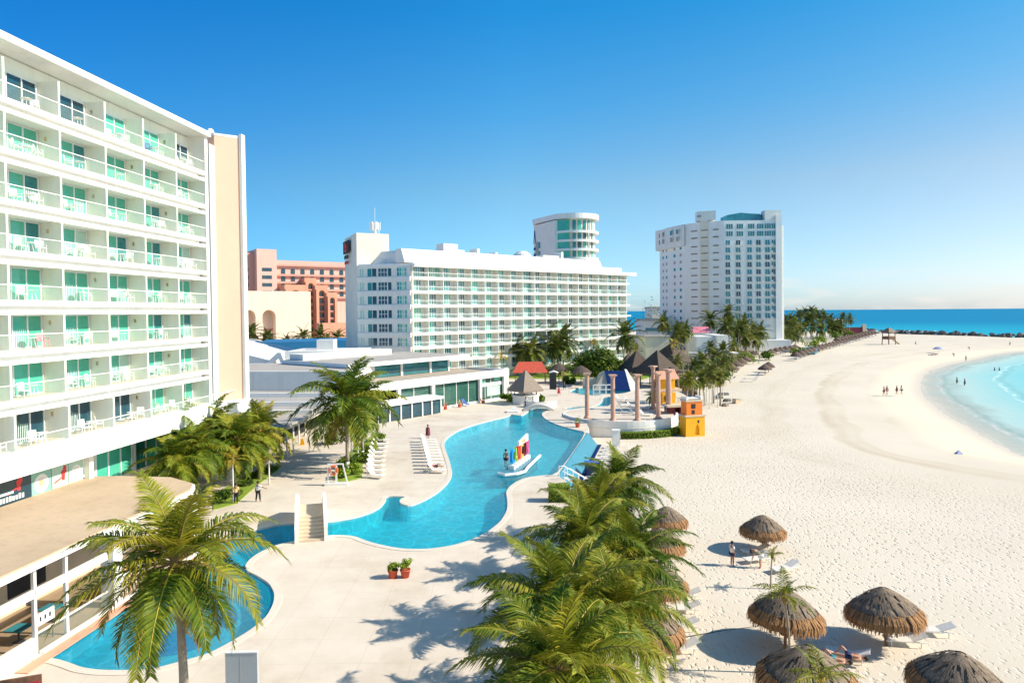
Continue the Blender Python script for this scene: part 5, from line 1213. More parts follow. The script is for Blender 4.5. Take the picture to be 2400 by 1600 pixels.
# wet floor cone
g = G(708, 1042); cn_ = thing('floor_sign', 'small yellow wet floor sign on the walkway', 'sign', g); mb = MB(); mb.extrude([(-.25, -.18, 0), (.25, -.18, 0), (.15, 0, .75), (-.15, 0, .75)], (0, .02, 0)); mb.extrude([(-.25, .18, 0), (.25, .18, 0), (.15, 0.02, .75), (-.15, 0.02, .75)], (0, .02, 0)); mb.build('panel', M['yellow_paint'], cn_, fix=True)
o = thing('potted_plant', 'red pot with a leafy plant beside the round terrace wall at the pool corner', 'plant', G(1354, 1001))
mb = MB(); mb.lathe([(.001, 0), (.26, 0), (.36, .55), (.30, .55), (.001, .5)], 14); mb.build('pot', M['terracotta'], o)
mb = MB(); r_ = random.Random(8)
for q in range(120):
    cc = Vector((r_.gauss(0, .22), r_.gauss(0, .22), .95 + r_.gauss(0, .22))); d1, d2 = Vector((r_.uniform(-1, 1), r_.uniform(-1, 1), r_.uniform(-.4, 1))) * .14, Vector((r_.uniform(-1, 1), r_.uniform(-1, 1), 0)) * .08
    mb.add([cc - d1, cc + d2, cc + d1, cc - d2], [(0, 1, 2, 3)])
mb.build('foliage', M['grass'], o)
# grey cabinet at the bottom of the frame
g = at(565, 1535, 28); cb_ = thing('service_cabinet', 'plain grey metal cabinet at the bottom edge, right of the big palm trunk', 'cabinet', (g.x, 28.0, 0), RAD(1))
mb = MB(); mb.box(-.66, .66, 0, .14, .0, 2.0); mb.build('body', mat('cabinet_grey', (.42, .46, .47), .5, .06, 1), cb_)
mb = MB(); mb.box(-.68, .68, -.02, .16, 2.0, 2.04); mb.build('lid', M['grey_white'], cb_)
mb = MB(); mb.box(-.05, -.035, -.006, 0, .05, 1.95); mb.build('door_seam', M['grey_roof'], cb_)
g = G(30, 1640); rs = thing('red_daybed', 'red cushioned daybed on the paving in the bottom left corner', 'daybed', g, RAD(20)); mb = MB(); mb.box(-.9, .9, -1.3, .3, .25, .5); mb.build('cushion', M['cloth_red'], rs); mb = MB(); mb.box(-.95, .95, -1.35, .35, .08, .24); mb.box(-.95, .95, .31, .4, .24, .75); mb.build('frame', M['wood'], rs)
# pots with bright shrubs
def leafcloud(mb, n, c, rad, size, r_, flat=.35, tint=(0, 1)):
    T = []
    for q in range(n):
        while True:
            v = Vector((r_.uniform(-1, 1), r_.uniform(-1, 1), r_.uniform(-1, 1)))
            if .25 < v.length < 1: break
        p = Vector((c[0] + v.x * rad[0], c[1] + v.y * rad[1], c[2] + v.z * rad[2]))
        nn_ = (v.normalized() + Vector((r_.uniform(-1, 1), r_.uniform(-1, 1), r_.uniform(-.2, 1.2))) * .8).normalized()
        a_ = nn_.orthogonal().normalized(); b_ = nn_.cross(a_); an = r_.random() * 6.28; u = a_ * math.cos(an) + b_ * math.sin(an); w = nn_.cross(u)
        s_ = size * r_.uniform(.6, 1.25); u *= s_; w *= s_ * .5
        mb.add([p - u, p + w + nn_ * s_ * .12, p + u, p - w + nn_ * s_ * .12], [(0, 1, 2, 3)])
        T += [r_.uniform(*tint)] * 4
    return T
def set_tint(o, T):
    me = o.data if hasattr(o, 'data') else o
    A_ = me.attributes.new('tint', 'FLOAT', 'POINT'); A_.data.foreach_set('value', np.array(T, np.float32))
rl = random.Random(21)
for k, (x, y, lb) in enumerate(((921, 1353, 'red flowerpot with a bushy green plant on the deck, left of the pair'), (950, 1352, 'red flowerpot with a taller bright green plant on the deck, right of the pair'))):
    o = thing('flowerpot', lb, 'flowerpot', G(x, y), 0, 'pair of red flowerpots')
    mb = MB(); mb.lathe([(.001, 0), (.22, 0), (.30, .42), (.33, .42), (.33, .5), (.28, .5), (.27, .44), (.001, .44)], 18); mb.build('pot', M['terracotta'], o, True)
    mb = MB(); T = []
    for q in range(9):
        a_ = q * 2.4; rr = .09 + .22 * (q / 9); T += leafcloud(mb, 34, (rr * math.cos(a_), rr * math.sin(a_), .62 + .32 * rl.random() + .08 * k), (.16, .16, .18), .085, rl, tint=(.25, .75))
    set_tint(mb.build('foliage', M['hedge_leaf'], o), T)
# letters on the floating platform in the pool
g0, g1 = G(1196, 1101), G(1237, 1072)
d_ = (g1 - g0); rzl = math.atan2(d_.y, d_.x); lc_ = (g0 + g1) / 2
pf = thing('pool_platform', 'pale blue wading platform with a white kerb in the middle of the pool', 'platform', (lc_.x, lc_.y, 0), rzl)
mb = MB(); pl = [(-2.2 + 0, -1.0), (3.4, -1.0), (3.4, .7), (-2.6, .7), (-4.6, .5), (-5.2, -.4), (-4.2, -1.5), (-2.8, -1.6)]; mb.prism([(x, y) for x, y in pl], -1.3, -.06); mb.build('platform', M['weir_tile'], pf)
mb = MB(); mb.tube([(3.9, -1.15, .12), (-2.3, -1.55, .12), (-3.6, -1.75, .10), (-4.8, -1.25, .08), (-5.5, -.3, .06), (-5.0, .6, .06)], .16, 8); mb.build('kerb', M['white_trim'], pf)
word, cl = 'CANCUN', ['l_blue', 'l_green', 'l_red', 'l_orange', 'l_brown', 'l_pink']
sg = thing('letter_sign', 'row of big coloured letters with a white topper standing on the pool platform', 'sign', (lc_.x, lc_.y, -.05), rzl)
for k, ch in enumerate(word):
    me = text_mesh(ch, 2.15, .14, M[cl[k]]); o = inst('letter', me, sg, (-2.35 + k * 1.0, 0, 1.18), (math.pi / 2, 0, 0), (.62, 1, 1))
    mb = MB(); mb.box(-2.75 + k * 1.0, -1.95 + k * 1.0, -.3, .3, 0, .42); mb.build('plinth', M['white_trim'], sg)
mb = MB(); mb.extrude([(-.4, -.12, 1.98), (2.9, -.12, 1.98), (2.9, -.12, 2.75), (1.2, -.12, 2.55), (-.2, -.12, 2.4)], (0, .24, 0)); mb.build('topper', M['white_plastic'], sg, fix=True)
me = text_mesh('HOTEL', .5, .02, M['emblem_gold']); inst('sign_lettering', me, sg, (1.2, -.15, 2.25), (math.pi / 2, 0, 0))
# steel stair and blue crate beside weir
g = G(1330, 1118); st_ = thing('pool_stairs', 'white metal stairs with handrails leading down beside the overflow wall', 'stairs', g, RAD(-68))
mb = MB()
for k in range(8): mb.box(-.6, .6, k * .3 - .2, k * .3 + .1, -.2 * k - .15, -.2 * k - .1)
mb.build('tread', M['white_trim'], st_)
for sx in (-.62, .62):
    mb = MB(); mb.tube([(sx, -.6, 0), (sx, -.6, 1.0), (sx, -.1, 1.0), (sx, 2.4, -.55), (sx, 2.4, -1.6)], .04, 6); mb.tube([(sx, -.2, .5), (sx, 2.3, -1.0)], .03, 6)
    for k in range(4): mb.tube([(sx, .3 + k * .6, -.25 - k * .4), (sx, .3 + k * .6, .75 - k * .38)], .03, 6)
    mb.build('handrail', M['white_trim'], st_)
g = G(1389, 1112, -1.6); bx = thing('towel_bin', 'navy blue towel bin beside the loungers below the overflow wall', 'bin', g, RAD(5)); mb = MB(); mb.box(-.75, .75, -.5, .5, .05, 1.35); mb.build('body', M['cloth_navy'], bx); mb = MB(); mb.box(-.8, .8, -.55, .55, 1.35, 1.42); mb.build('lid', M['cloth_blue'], bx)
# ================================================================== PALMS
def frond(mb, T, az, e0, L, droop, r_, nl, wid, segs=2, tint=.2, leafk=.25, twist=0.0):
    n = 15; P = [Vector((0, 0, 0))]; D = []
    bend = r_.uniform(-.25, .25)
    for i in range(n):
        t = (i + .5) / n; e = e0 - droop * t ** 1.35; a = az + bend * t * t
        d = Vector((math.cos(a) * math.cos(e), math.sin(a) * math.cos(e), math.sin(e))); D.append(d); P.append(P[-1] + d * (L / n))
    rad = [.045 * (1 - .85 * i / n) * L / 4 + .004 for i in range(n + 1)]
    b0 = len(mb.v); mb.tube(P, rad, 4, False); T += [min(1, tint + .38)] * (len(mb.v) - b0)
    for s in (-1, 1):
        for j in range(nl):
            t = .14 + .86 * (j + r_.uniform(-.3, .3)) / nl; t = min(.995, max(.1, t))
            i = min(n - 1, int(t * n)); f = t * n - i
            p = P[i].lerp(P[i + 1], f); d = D[i]
            side = d.cross(Vector((0, 0, 1)))
            if side.length < .15: side = Vector((-math.sin(az), math.cos(az), 0))
            side.normalize(); up = side.cross(d)
            side = (side * math.cos(twist) + up * math.sin(twist)) * s
            prof = math.sin(math.pi * min(1, (t * .9 + .12)) ** .8) ** .7 if t < .95 else .45
            l_ = L * leafk * max(.3, prof) * r_.uniform(.82, 1.12)
            fw = .35 + .75 * t + r_.uniform(-.12, .12)
            q = (side + d * fw + up * r_.uniform(.05, .35)).normalized()
            hang = (.25 + .75 * (1 - abs(d.z))) * r_.uniform(.65, 1.2)
            m1 = p + q * l_ * .5 + Vector((0, 0, -l_ * .06 * hang)); q2 = (q + Vector((0, 0, -1.05 * hang))).normalized(); m2 = m1 + q2 * l_ * .55
            w = d * wid * .5 + up * wid * r_.uniform(-.25, .25)
            tt = tint + r_.uniform(-.07, .07)
            if segs == 2:
                mb.add([p - w * .7, p + w * .7, m1 + w, m1 - w, m2], [(0, 1, 2, 3), (3, 2, 4)]); T += [tt, tt, tt + .02, tt + .02, tt + .12]
            else:
                mb.add([p - w, p + w, m2 * .55 + m1 * .45 + w * .5, m2 * .55 + m1 * .45 - w * .5], [(0, 1, 2, 3)]); T += [tt] * 4
def crown_mesh(seed, L, nf, nl, wid, segs, matl, yellow=.0, dead=2, up=82, low=-48):
    r_ = random.Random(seed); mb, T = MB(), []
    for i in range(nf):
        q = i / (nf - 1); az = i * 2.39996 + r_.uniform(-.25, .25)
        e0 = RAD(up + (low - up) * q ** .85 + r_.uniform(-8, 8)); droop = RAD(r_.uniform(38, 62) + 28 * math.sin(math.pi * q))
        ln = L * (.72 + .33 * math.sin(math.pi * min(1, q + .25) * .75)) * r_.uniform(.9, 1.08)
        tint = .31 + yellow + .08 * (1 - q) + r_.uniform(-.15, .15) + (.20 if q > .8 and r_.random() < .4 else 0)
        if i >= nf - dead: tint = .92; e0 = RAD(r_.uniform(-75, -55)); droop = RAD(12); ln *= .8
        frond(mb, T, az, e0, ln, droop, r_, nl, wid, segs, tint, .27, r_.uniform(-.25, .25))
    b0 = len(mb.v); mb.lathe([(.05, -.5), (.20, -.25), (.17, .1), (.06, .5)], 8); T += [.97] * (len(mb.v) - b0)
    me = mb.mesh('crown', matl); set_tint(me, T); return me
CR_big = [crown_mesh(s, 4.0, nf, 84, .056, 2, M['palm_leaf'], y, d) for s, nf, y, d in ((1, 33, .09, 2), (2, 35, .07, 1), (3, 36, .12, 2))]
CR_mid = [crown_mesh(10 + s, 4.0, 32, 44, .095, 2, M['palm_leaf'], y, 2) for s, y in ((1, .03), (2, .0), (3, .10))]
CR_far = [crown_mesh(20 + s, 4.0, 26, 22, .20, 1, M['palm_leaf_far'], y, 1) for s, y in ((1, .05), (2, .10), (3, .03), (4, .17))]
CR_small = [crown_mesh(30 + s, 1.9, 9, 22, .06, 2, M['palm_leaf'], .14, 0, 80, 5) for s in (1, 2)]
CR_yel = [crown_mesh(40 + s, 2.2, 11, 20, .08, 2, M['palm_leaf'], .34, 0, 82, -25) for s in (1, 2)]
coco = MB()
for k in range(9):
    a_ = k * 2.1; coco.ball((.24 * math.cos(a_), .24 * math.sin(a_), -.22 - .07 * (k % 3)), .12, 6, (1, 1, 1.25))
coco_me = coco.mesh('coconut_bunch', mat('coconut', (.40, .30, .10), .5, .3, 2, col2=(.22, .26, .05)), True)
def palm(base, h, crowns, label, group, r_, sc=1.0, lean=.0, leanaz=0.0, trad=.15, tmat='trunk', coconuts=False, rz=None, white=0, name='palm_tree', cat='palm tree'):
    o = thing(name, label, cat, base, 0, group)
    mb = MB(); n = 9; pts = []; rad = []
    for i in range(n + 1):
        t = i / n; b_ = lean * (t ** 1.8); pts.append((b_ * math.cos(leanaz), b_ * math.sin(leanaz), h * t)); rad.append(trad * (1.45 if i == 0 else 1.15 - .4 * t) * (1 + .05 * (i % 2)))
    if white:
        k = max(1, int(n * white / h)); mb.mi = 1; mb.tube(pts[:k + 1], rad[:k + 1], 9); mb.mi = 0; mb.tube(pts[k:], rad[k:], 9)
    else: mb.tube(pts, rad, 9)
    mb.build('trunk', [M[tmat], M['trunk_white']], o, True)
    inst('crown', r_.choice(crowns) if isinstance(crowns, list) else crowns, o, pts[-1], (lean * .04, 0, r_.uniform(0, 6.28) if rz is None else rz), sc)
    if coconuts: inst('coconut_bunch', coco_me, o, pts[-1])
    return o
rp_ = random.Random(77)
def gpt(x, y, D, zb):                          # crown seen at pixel (x, y) at distance D -> base on zb and height
    c = at(x, y, D); return Vector((c.x, c.y, zb)), c.z - zb
def palm_px(x, y, D, zb, crowns, label, group, **k):
    b_, h = gpt(x, y, D, zb); return palm(b_, h, crowns, label, group, rp_, **k)
FG, ML, DU = 'palms in the foreground', 'palms beside the hotel walkway', 'palms in the distance'
# the big one over the left pool
palm_px(428, 1318, 25.0, 0, CR_big[0], 'largest palm tree in front of the left pool, fronds overlapping the beige roof', FG, sc=1.02, coconuts=True, lean=-.25, trad=.16, rz=.5)
fg = [(1446, 1138, 47, -2, .92, CR_big[1], 'farthest palm of the beachside row, its tip reaching toward the infinity edge'), (1405, 1200, 41, -2, .88, CR_big[2], 'bushy palm of the beachside row, just behind the hedge block'),
      (1378, 1275, 34, -2, .92, CR_big[0], 'palm in the middle of the beachside row leaning over the deck'), (1475, 1306, 34.5, -2, .88, CR_big[1], 'palm on the sand side of the beachside row, partly hiding thatched umbrellas'),
      (1330, 1432, 25.5, -2, 1.0, CR_big[2], 'big bright palm near the bottom of the beachside row'), (1312, 1575, 21.5, -2, .96, CR_big[1], 'nearest palm of the beachside row, cut by the bottom edge'),
      (1455, 1440, 27.5, -2, .86, CR_big[0], 'palm beside the sun loungers in the lower part of the beachside row')]
for x, y, D, zb, sc, cr_, lb in fg: palm_px(x, y, D, zb, cr_, lb, FG, sc=sc, coconuts=sc > .98, lean=rp_.uniform(-.3, .3))
# palms beside the walkway
palm_px(812, 938, 70, 0, CR_mid[0], 'tall full palm with a white painted trunk base by the lifebuoy stand', ML, sc=1.55, white=1.2, coconuts=True, trad=.17)
palm_px(848, 938, 76, 0, CR_mid[1], 'paler palm just behind the tall full palm by the shrubs', ML, sc=1.05, white=1.0)
for (x, y, D, sc, lb, lean) in ((404, 1075, 55, .95, 'palm nearest the beige roof beside the walkway', .3), (492, 1012, 62, 1.15, 'tallest palm of the walkway group with a spiky upright crown', 0), (548, 1030, 61, 1.0, 'palm in the middle of the walkway group', .2),
                                (607, 1012, 66, 1.05, 'right hand palm of the walkway group with yellowed lower fronds', 0), (455, 1048, 57, .85, 'short palm squeezed between two taller walkway palms', .1), (575, 1000, 69, .9, 'rear palm of the walkway group by the covered path', 0)):
    palm_px(x, y, D, 0, CR_mid, lb, ML, sc=sc, lean=lean, coconuts=sc > 1, tmat='trunk')
for (x, y, D, s, lb) in ((545, 1078, 58, .75, 'small yellow leaved palm in the walkway bed'), (630, 1073, 64, .5, 'very small orange tinted palm at the end of the walkway bed'), (823, 1018, 73, .75, 'young yellow palm beside the tall full palm'), (838, 1022, 75, .6, 'orange tipped young palm with a thin white trunk behind the lounger row')):
    palm_px(x, y, D, 0, CR_yel, lb, 'young yellow palms in the beds', sc=s, trad=.07, tmat='trunk_white', name='young_palm')
# palms on the sand
palm_px(1853, 1396, 33.3, -2, CR_small[0], 'small palm with a pale crooked trunk in front of a thatched umbrella', 'small palms on the sand', sc=.8, trad=.058, lean=-.3, tmat='trunk', name='young_palm')
palm_px(1806, 1302, 43.5, -2, CR_small[1], 'thin wispy young palm beside the couple under the umbrella', 'small palms on the sand', sc=.45, trad=.05, lean=.1, tmat='trunk', name='young_palm')
palm_px(1925, 1598, 26.3, -2, CR_small[0], 'low bright palm in front of the nearest thatched umbrella at the bottom edge', 'small palms on the sand', sc=.85, trad=.08, name='young_palm')
# palms around the second hotel
mid = [(1245, 794, 178, 1.65), (1282, 788, 182, 1.75), (1320, 799, 176, 1.6), (1211, 814, 172, 1.2), (1236, 822, 170, 1.3), (1299, 812, 172, 1.3), (1461, 786, 186, 1.6)]
nm = ['left one of the tall trio', 'middle and tallest one of the tall trio', 'right one of the tall trio', 'leftmost low one', 'low one in front', 'low one beside the trio', 'single slender one']
for k, (x, y, D, s) in enumerate(mid): palm_px(x, y, D, -.2, CR_far[k % 3], 'palm before the balcony hotel facade, ' + nm[k], 'palms before the balcony hotel', sc=s, trad=.16, lean=rp_.uniform(-1, 1))
for k, (x, y, D, s) in enumerate([(1175, 835, 165, 1.0), (1391, 803, 180, 1.0), (1491, 822, 175, 1.2), (1580, 806, 168, 1.2)]):
    palm_px(x, y, D, -.2, CR_yel, 'yellow green young palm %s' % ['at the right end of the restaurant', 'rising out of the broadleaf tree', 'right of the slender single palm', 'between the thatched roofs'][k], 'young palms before the balcony hotel', sc=s, trad=.1, name='young_palm')
for k, (x, y, D, s) in enumerate([(590, 781, 215, 1.25), (626, 792, 215, 1.1), (672, 800, 214, 1.0), (711, 790, 216, 1.25), (751, 787, 218, 1.2), (791, 792, 219, 1.1), (582, 812, 212, .9), (768, 800, 216, .8), (640, 806, 213, .7)]):
    palm_px(x, y, D, -1, CR_far, 'palm in front of the pink hotel, %s from the left' % ORD[[1, 2, 4, 5, 6, 8, 0, 7, 3][k]], 'palms in front of the pink hotel', sc=s, trad=.17)
# clumps right of the gazebo and the belt along the beach
rt = [(1562, 756, 222, 1.3), (1584, 776, 176, 1.4), (1612, 772, 180, 1.2), (1600, 786, 172, 1.1), (1639, 846, 140, 1.2), (1622, 858, 134, .9), (1651, 886, 128, 1.0), (1672, 870, 131, 1.1), (1688, 884, 128, .8), (1668, 749, 246, 1.5), (1703, 766, 235, 1.4), (1729, 766, 240, 1.3), (1700, 822, 186, 1.4), (1682, 834, 176, 1.2), (1718, 812, 205, 1.2), (1690, 850, 160, 1.1), (1606, 890, 112, .75), (1540, 905, 118, .8), (1528, 930, 112, .6), (1660, 815, 195, 1.1), (1590, 845, 150, .9)]
rt_words = ['behind the thatched huts', 'full crowned, left of the white beach club', 'right half of the pair by the beach club', 'low one below that pair', 'dark one in front of the beach club', 'dark low one behind the play castle', 'bright one above the white trunks', 'bright tall one above the white trunks', 'small one at the right of the white trunks', 'high one before the apartment tower windows', 'left one at the apartment tower foot', 'right one at the apartment tower foot', 'bright green one behind the first thatched row', 'low bright one left of the first thatched row', 'bright one over the first thatched row', 'grey green one at the sand edge', 'orange flecked one on the play castle', 'dark one behind the right columns', 'low dark one between the columns', 'one at the beach club terrace', 'one in front of the rear thatched hut']
for k, (x, y, D, s) in enumerate(rt):
    zb = -2 if 1600 < x < 1760 and y > 810 else -1.5
    palm_px(x, y, D, zb, CR_far if D > 125 else CR_mid, 'beach grove palm, ' + rt_words[k], 'palms between the gazebo and the grove', sc=s * (.70 if D < 215 else .9), trad=.15, lean=rp_.uniform(-.8, .8))
belt = [(1706, 732), (1734, 733), (1709, 762), (1746, 762), (1773, 758), (1795, 762), (1764, 774), (1816, 765), (1838, 754), (1853, 748), (1873, 737), (1887, 732), (1902, 729), (1914, 736), (1930, 739), (1891, 750), (1868, 757), (1945, 748), (1922, 757), (1975, 743), (1991, 748), (1853, 777), (1865, 783), (1807, 777), (1945, 768), (1968, 770), (1731, 780), (1783, 776), (1830, 772), (1880, 768), (1905, 765), (1925, 772), (1750, 790), (1772, 793), (1900, 745), (1858, 764), (1842, 784), (1820, 786), (1951, 757), (1962, 760), (1970, 764), (1957, 768)]
belt.sort(key=lambda b_: (-b_[1]))
bx_ = sorted(range(len(belt)), key=lambda i: belt[i][0])
for k, (x, y) in enumerate(belt):
    D = 235 + (x - 1700) * .62 + (780 - y) * 1.0 + rp_.uniform(-8, 8); bk = bx_.index(k)
    palm_px(x, y, max(228, D), -1.0, CR_far, 'palm of the grove by the apartment tower, %s from the %s' % ((ORD[bk], 'left') if bk < 19 else (ORD[len(belt) - 1 - bk], 'right')), 'palms of the dense beach grove', sc=1.25 + .25 * rp_.random(), trad=.2)
# thin whitewashed young trunks at the sand edge
for k in range(9):
    x = 1643 + k * 6.5; g = G(x, 962 - (k % 3) * 9 - k * 1.2, -2)
    palm(g, 4.0 + (k % 3) * .7, CR_small, 'slim whitewashed trunk with a small crown at the sand edge, %s from the left' % ORD[k], 'whitewashed young palms by the play tower', rp_, sc=.75, trad=.075, tmat='trunk_white', lean=rp_.uniform(-.3, .3), name='young_palm')

# ================================================================== TREES, HEDGES, SHRUBS
rs_ = random.Random(4)
def bush(name, label, cat, loc, rad, n, size, matk, clumps=7, group=None, trunk=0, tint=(0, .8)):
    o = thing(name, label, cat, loc, 0, group); mb, T = MB(), []
    for k in range(clumps):
        a_ = rs_.random() * 6.28; q = rs_.random() ** .5
        c = (rad[0] * .68 * q * math.cos(a_), rad[1] * .68 * q * math.sin(a_), trunk + rad[2] * (.75 + .55 * rs_.uniform(-1, 1) * (1 - q * .5))); f = rs_.uniform(.32, .55); tb_ = rs_.uniform(-.12, .12)
        T += leafcloud(mb, n // clumps, c, (rad[0] * f, rad[1] * f, rad[2] * f), size, rs_, tint=(tint[0] + tb_, tint[1] + tb_))
    f_ = mb.build('crown' if trunk else 'foliage', M[matk], o); set_tint(f_, T)
    mb = MB()
    if trunk:
        mb.tube([(0, 0, 0), (.1, 0, trunk * .6), (0, .1, trunk + rad[2] * .4)], [.3, .22, .12], 8)
        for k in range(5): a_ = k * 1.3; mb.tube([(0, 0, trunk * .6), (rad[0] * .4 * math.cos(a_), rad[1] * .4 * math.sin(a_), trunk + rad[2] * .6)], [.14, .05], 6)
        mb.build('trunk', M['trunk'], o)
    else:
        for k in range(4): a_ = k * 1.6; mb.tube([(0, 0, 0), (rad[0] * .4 * math.cos(a_), rad[1] * .4 * math.sin(a_), rad[2] * .7)], [.05, .02], 5)
        mb.build('stem', M['trunk'], o)
    return o
def hedge(name, label, path, w, h, n, size, matk, z0=0.0, tint=(.1, .8)):
    o = thing(name, label, 'hedge', (path[0][0], path[0][1], z0)); mb, T = MB(), []
    P = [Vector((p[0] - path[0][0], p[1] - path[0][1], 0)) for p in path]
    for i in range(len(P) - 1):
        d = P[i + 1] - P[i]; L = d.length; d.normalize(); nn_ = Vector((-d.y, d.x, 0))
        for q in range(int(n * L)):
            u, v, z = rs_.random() * L, rs_.uniform(-.5, .5) * w, rs_.random() * h
            f = rs_.random()
            if f < .45: z = h
            elif f < .9: v = math.copysign(w / 2, v)
            p = P[i] + d * u + nn_ * v + Vector((rs_.uniform(-.06, .06), rs_.uniform(-.06, .06), z + rs_.uniform(-.07, .07)))
            a_ = Vector((rs_.uniform(-1, 1), rs_.uniform(-1, 1), rs_.uniform(-1, 1))).normalized() * size; b_ = a_.orthogonal().normalized() * size * .5
            mb.add([p - a_, p + b_, p + a_, p - b_], [(0, 1, 2, 3)]); T += [rs_.uniform(*tint)] * 4
    set_tint(mb.build('foliage', M[matk], o), T)
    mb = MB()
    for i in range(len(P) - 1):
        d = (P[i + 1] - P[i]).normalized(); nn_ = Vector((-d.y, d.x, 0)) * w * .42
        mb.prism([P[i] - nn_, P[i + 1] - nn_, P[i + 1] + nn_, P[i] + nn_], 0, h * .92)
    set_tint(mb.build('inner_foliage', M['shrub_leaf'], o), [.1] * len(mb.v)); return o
g = at(1398, 835, 152); bush('broadleaf_tree', 'wide dark green broadleaf tree behind the round pool', 'tree', (g.x, g.y, -.1), (6.6, 5.5, 4.2), 4200, .42, 'tree_leaf', 22, None, 1.6)
for k, (x, y, D, r_, lb) in enumerate(((1405, 885, 148, 2.6, 'dark round shrub below the broadleaf tree'), (1335, 893, 150, 1.7, 'clipped dark shrub on the lawn edge'), (1262, 912, 121, 1.4, 'low yellow green shrub behind the thatched kiosk'), (1190, 912, 122, 1.4, 'orange flowering shrub between the restaurant and the kiosk'), (1340, 870, 168, 3.2, 'dark hedge like shrub before the balcony hotel, centre'), (1300, 872, 168, 3.2, 'dark hedge like shrub before the balcony hotel, left'), (1372, 868, 168, 3.2, 'dark hedge like shrub before the balcony hotel, right'))):
    g = at(x, y, D); bush('shrub', lb, 'shrub', (g.x, g.y, 0), (r_, r_ * .8, r_ * .75), 500, .3, 'shrub_leaf' if k != 3 else 'hedge_leaf', 8)
for k in range(3):
    o = None
for k, (x, y) in enumerate(((1310, 885), (1362, 893))):
    g = G(x, y + 12); o = thing('thatch_parasol', 'dark thatched parasol standing on the bright lawn, %s one' % ('left', 'right')[k], 'umbrella', g, 0, 'thatched parasols on the lawn')
    mb = MB(); mb.lathe([(.02, 4.5), (1.2, 3.9), (2.3, 3.0), (2.3, 2.85)], 14); mb.build('canopy', M['thatch_deep'], o); mb = MB(); mb.tube([(0, 0, 0), (0, 0, 4.2)], .1, 6); mb.build('pole', M['wood'], o)
arcp = [(GZC.x + 9.6 * math.cos(RAD(a)), GZC.y + 9.6 * math.sin(RAD(a))) for a in range(262, 372, 9)]
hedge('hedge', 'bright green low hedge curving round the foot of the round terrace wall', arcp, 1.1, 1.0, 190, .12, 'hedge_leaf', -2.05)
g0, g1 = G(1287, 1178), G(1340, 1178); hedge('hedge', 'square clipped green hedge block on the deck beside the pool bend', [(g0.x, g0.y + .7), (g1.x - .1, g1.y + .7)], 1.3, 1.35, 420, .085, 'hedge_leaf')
for k, (x, y, r_, tl, lb) in enumerate([(800, 1120, 1.0, (.1, .8), 'bushy green shrub right beside the lifebuoy stand'), (815, 1095, 1.2, (0, .7), 'dark rounded shrub at the foot of the tall full palm'), (832, 1110, 1.1, (.1, .9), 'bright leafy shrub behind the nearest shrub loungers'), (845, 1082, 1.2, (.1, .9), 'tall leafy shrub behind the middle shrub loungers'), (862, 1058, 1.2, (.1, .9), 'leafy shrub behind the far shrub loungers'), (882, 1035, 1.2, (.1, .8), 'last shrub at the far end of the lounger row'),
                                         (790, 1040, 1.8, (.1, .6), 'large pale green bush behind the tall full palm'), (770, 1040, 1.4, (.1, .6), 'round bush left of the tall full palm')]):
    bush('shrub', lb, 'shrub', G(x, y), (r_, r_ * .9, r_ * .7), 420, .16, 'shrub_leaf' if k % 2 else 'hedge_leaf', 8, None, 0, tl)
for k, (x, y, r_) in enumerate([(505, 1180, .9), (525, 1170, .9), (545, 1165, .8), (578, 1140, .8), (600, 1120, .8), (618, 1108, .7), (640, 1104, .6), (585, 1122, .6)]):
    bush('shrub', 'low dark shrub in the walkway bed, %s counting from the beige roof' % ORD[k], 'shrub', G(x, y), (r_, r_, r_ * .6), 260, .14, 'shrub_leaf', 6, 'low shrubs in the walkway bed', 0, (0, .7))
for k, (x, y, D, r_) in enumerate([(1598, 838, 155, 2), (1660, 838, 168, 3), (1700, 818, 205, 3.5), (1735, 802, 225, 3.2), (1676, 842, 170, 2.5), (1765, 800, 225, 3), (1692, 846, 168, 2.2), (1870, 790, 260, 2.6), (1960, 778, 380, 4), (1920, 782, 340, 3.5), (1985, 775, 400, 4), (1708, 834, 190, 2.0), (1800, 795, 240, 3), (1900, 786, 300, 3.4), (1515, 730, 340, 9)]):
    g = at(x, y, D); bush('shrub', 'green bush behind the beach, %s' % ['by the thatched huts', 'below the beach club', 'right of the beach club', 'under the grove, left', 'at the sand edge, pale', 'under the grove, centre', 'bright one beside the first thatched row', 'near the small beach pool', 'yellow green one near the sea', 'bright one left of the white pavilion', 'farthest one before the sea', 'bright one above the lone pair', 'under the grove, right', 'between the grove and the far parasols', 'dark tree mass between the two hotel towers'][k], 'shrub', (g.x, g.y, -1.6), (r_ * 1.3, r_, r_ * .9 if k < 14 else 16), 420, .32 if D < 230 else .5, 'hedge_leaf' if k % 2 else 'shrub_leaf', 9, 'bushes behind the beach')

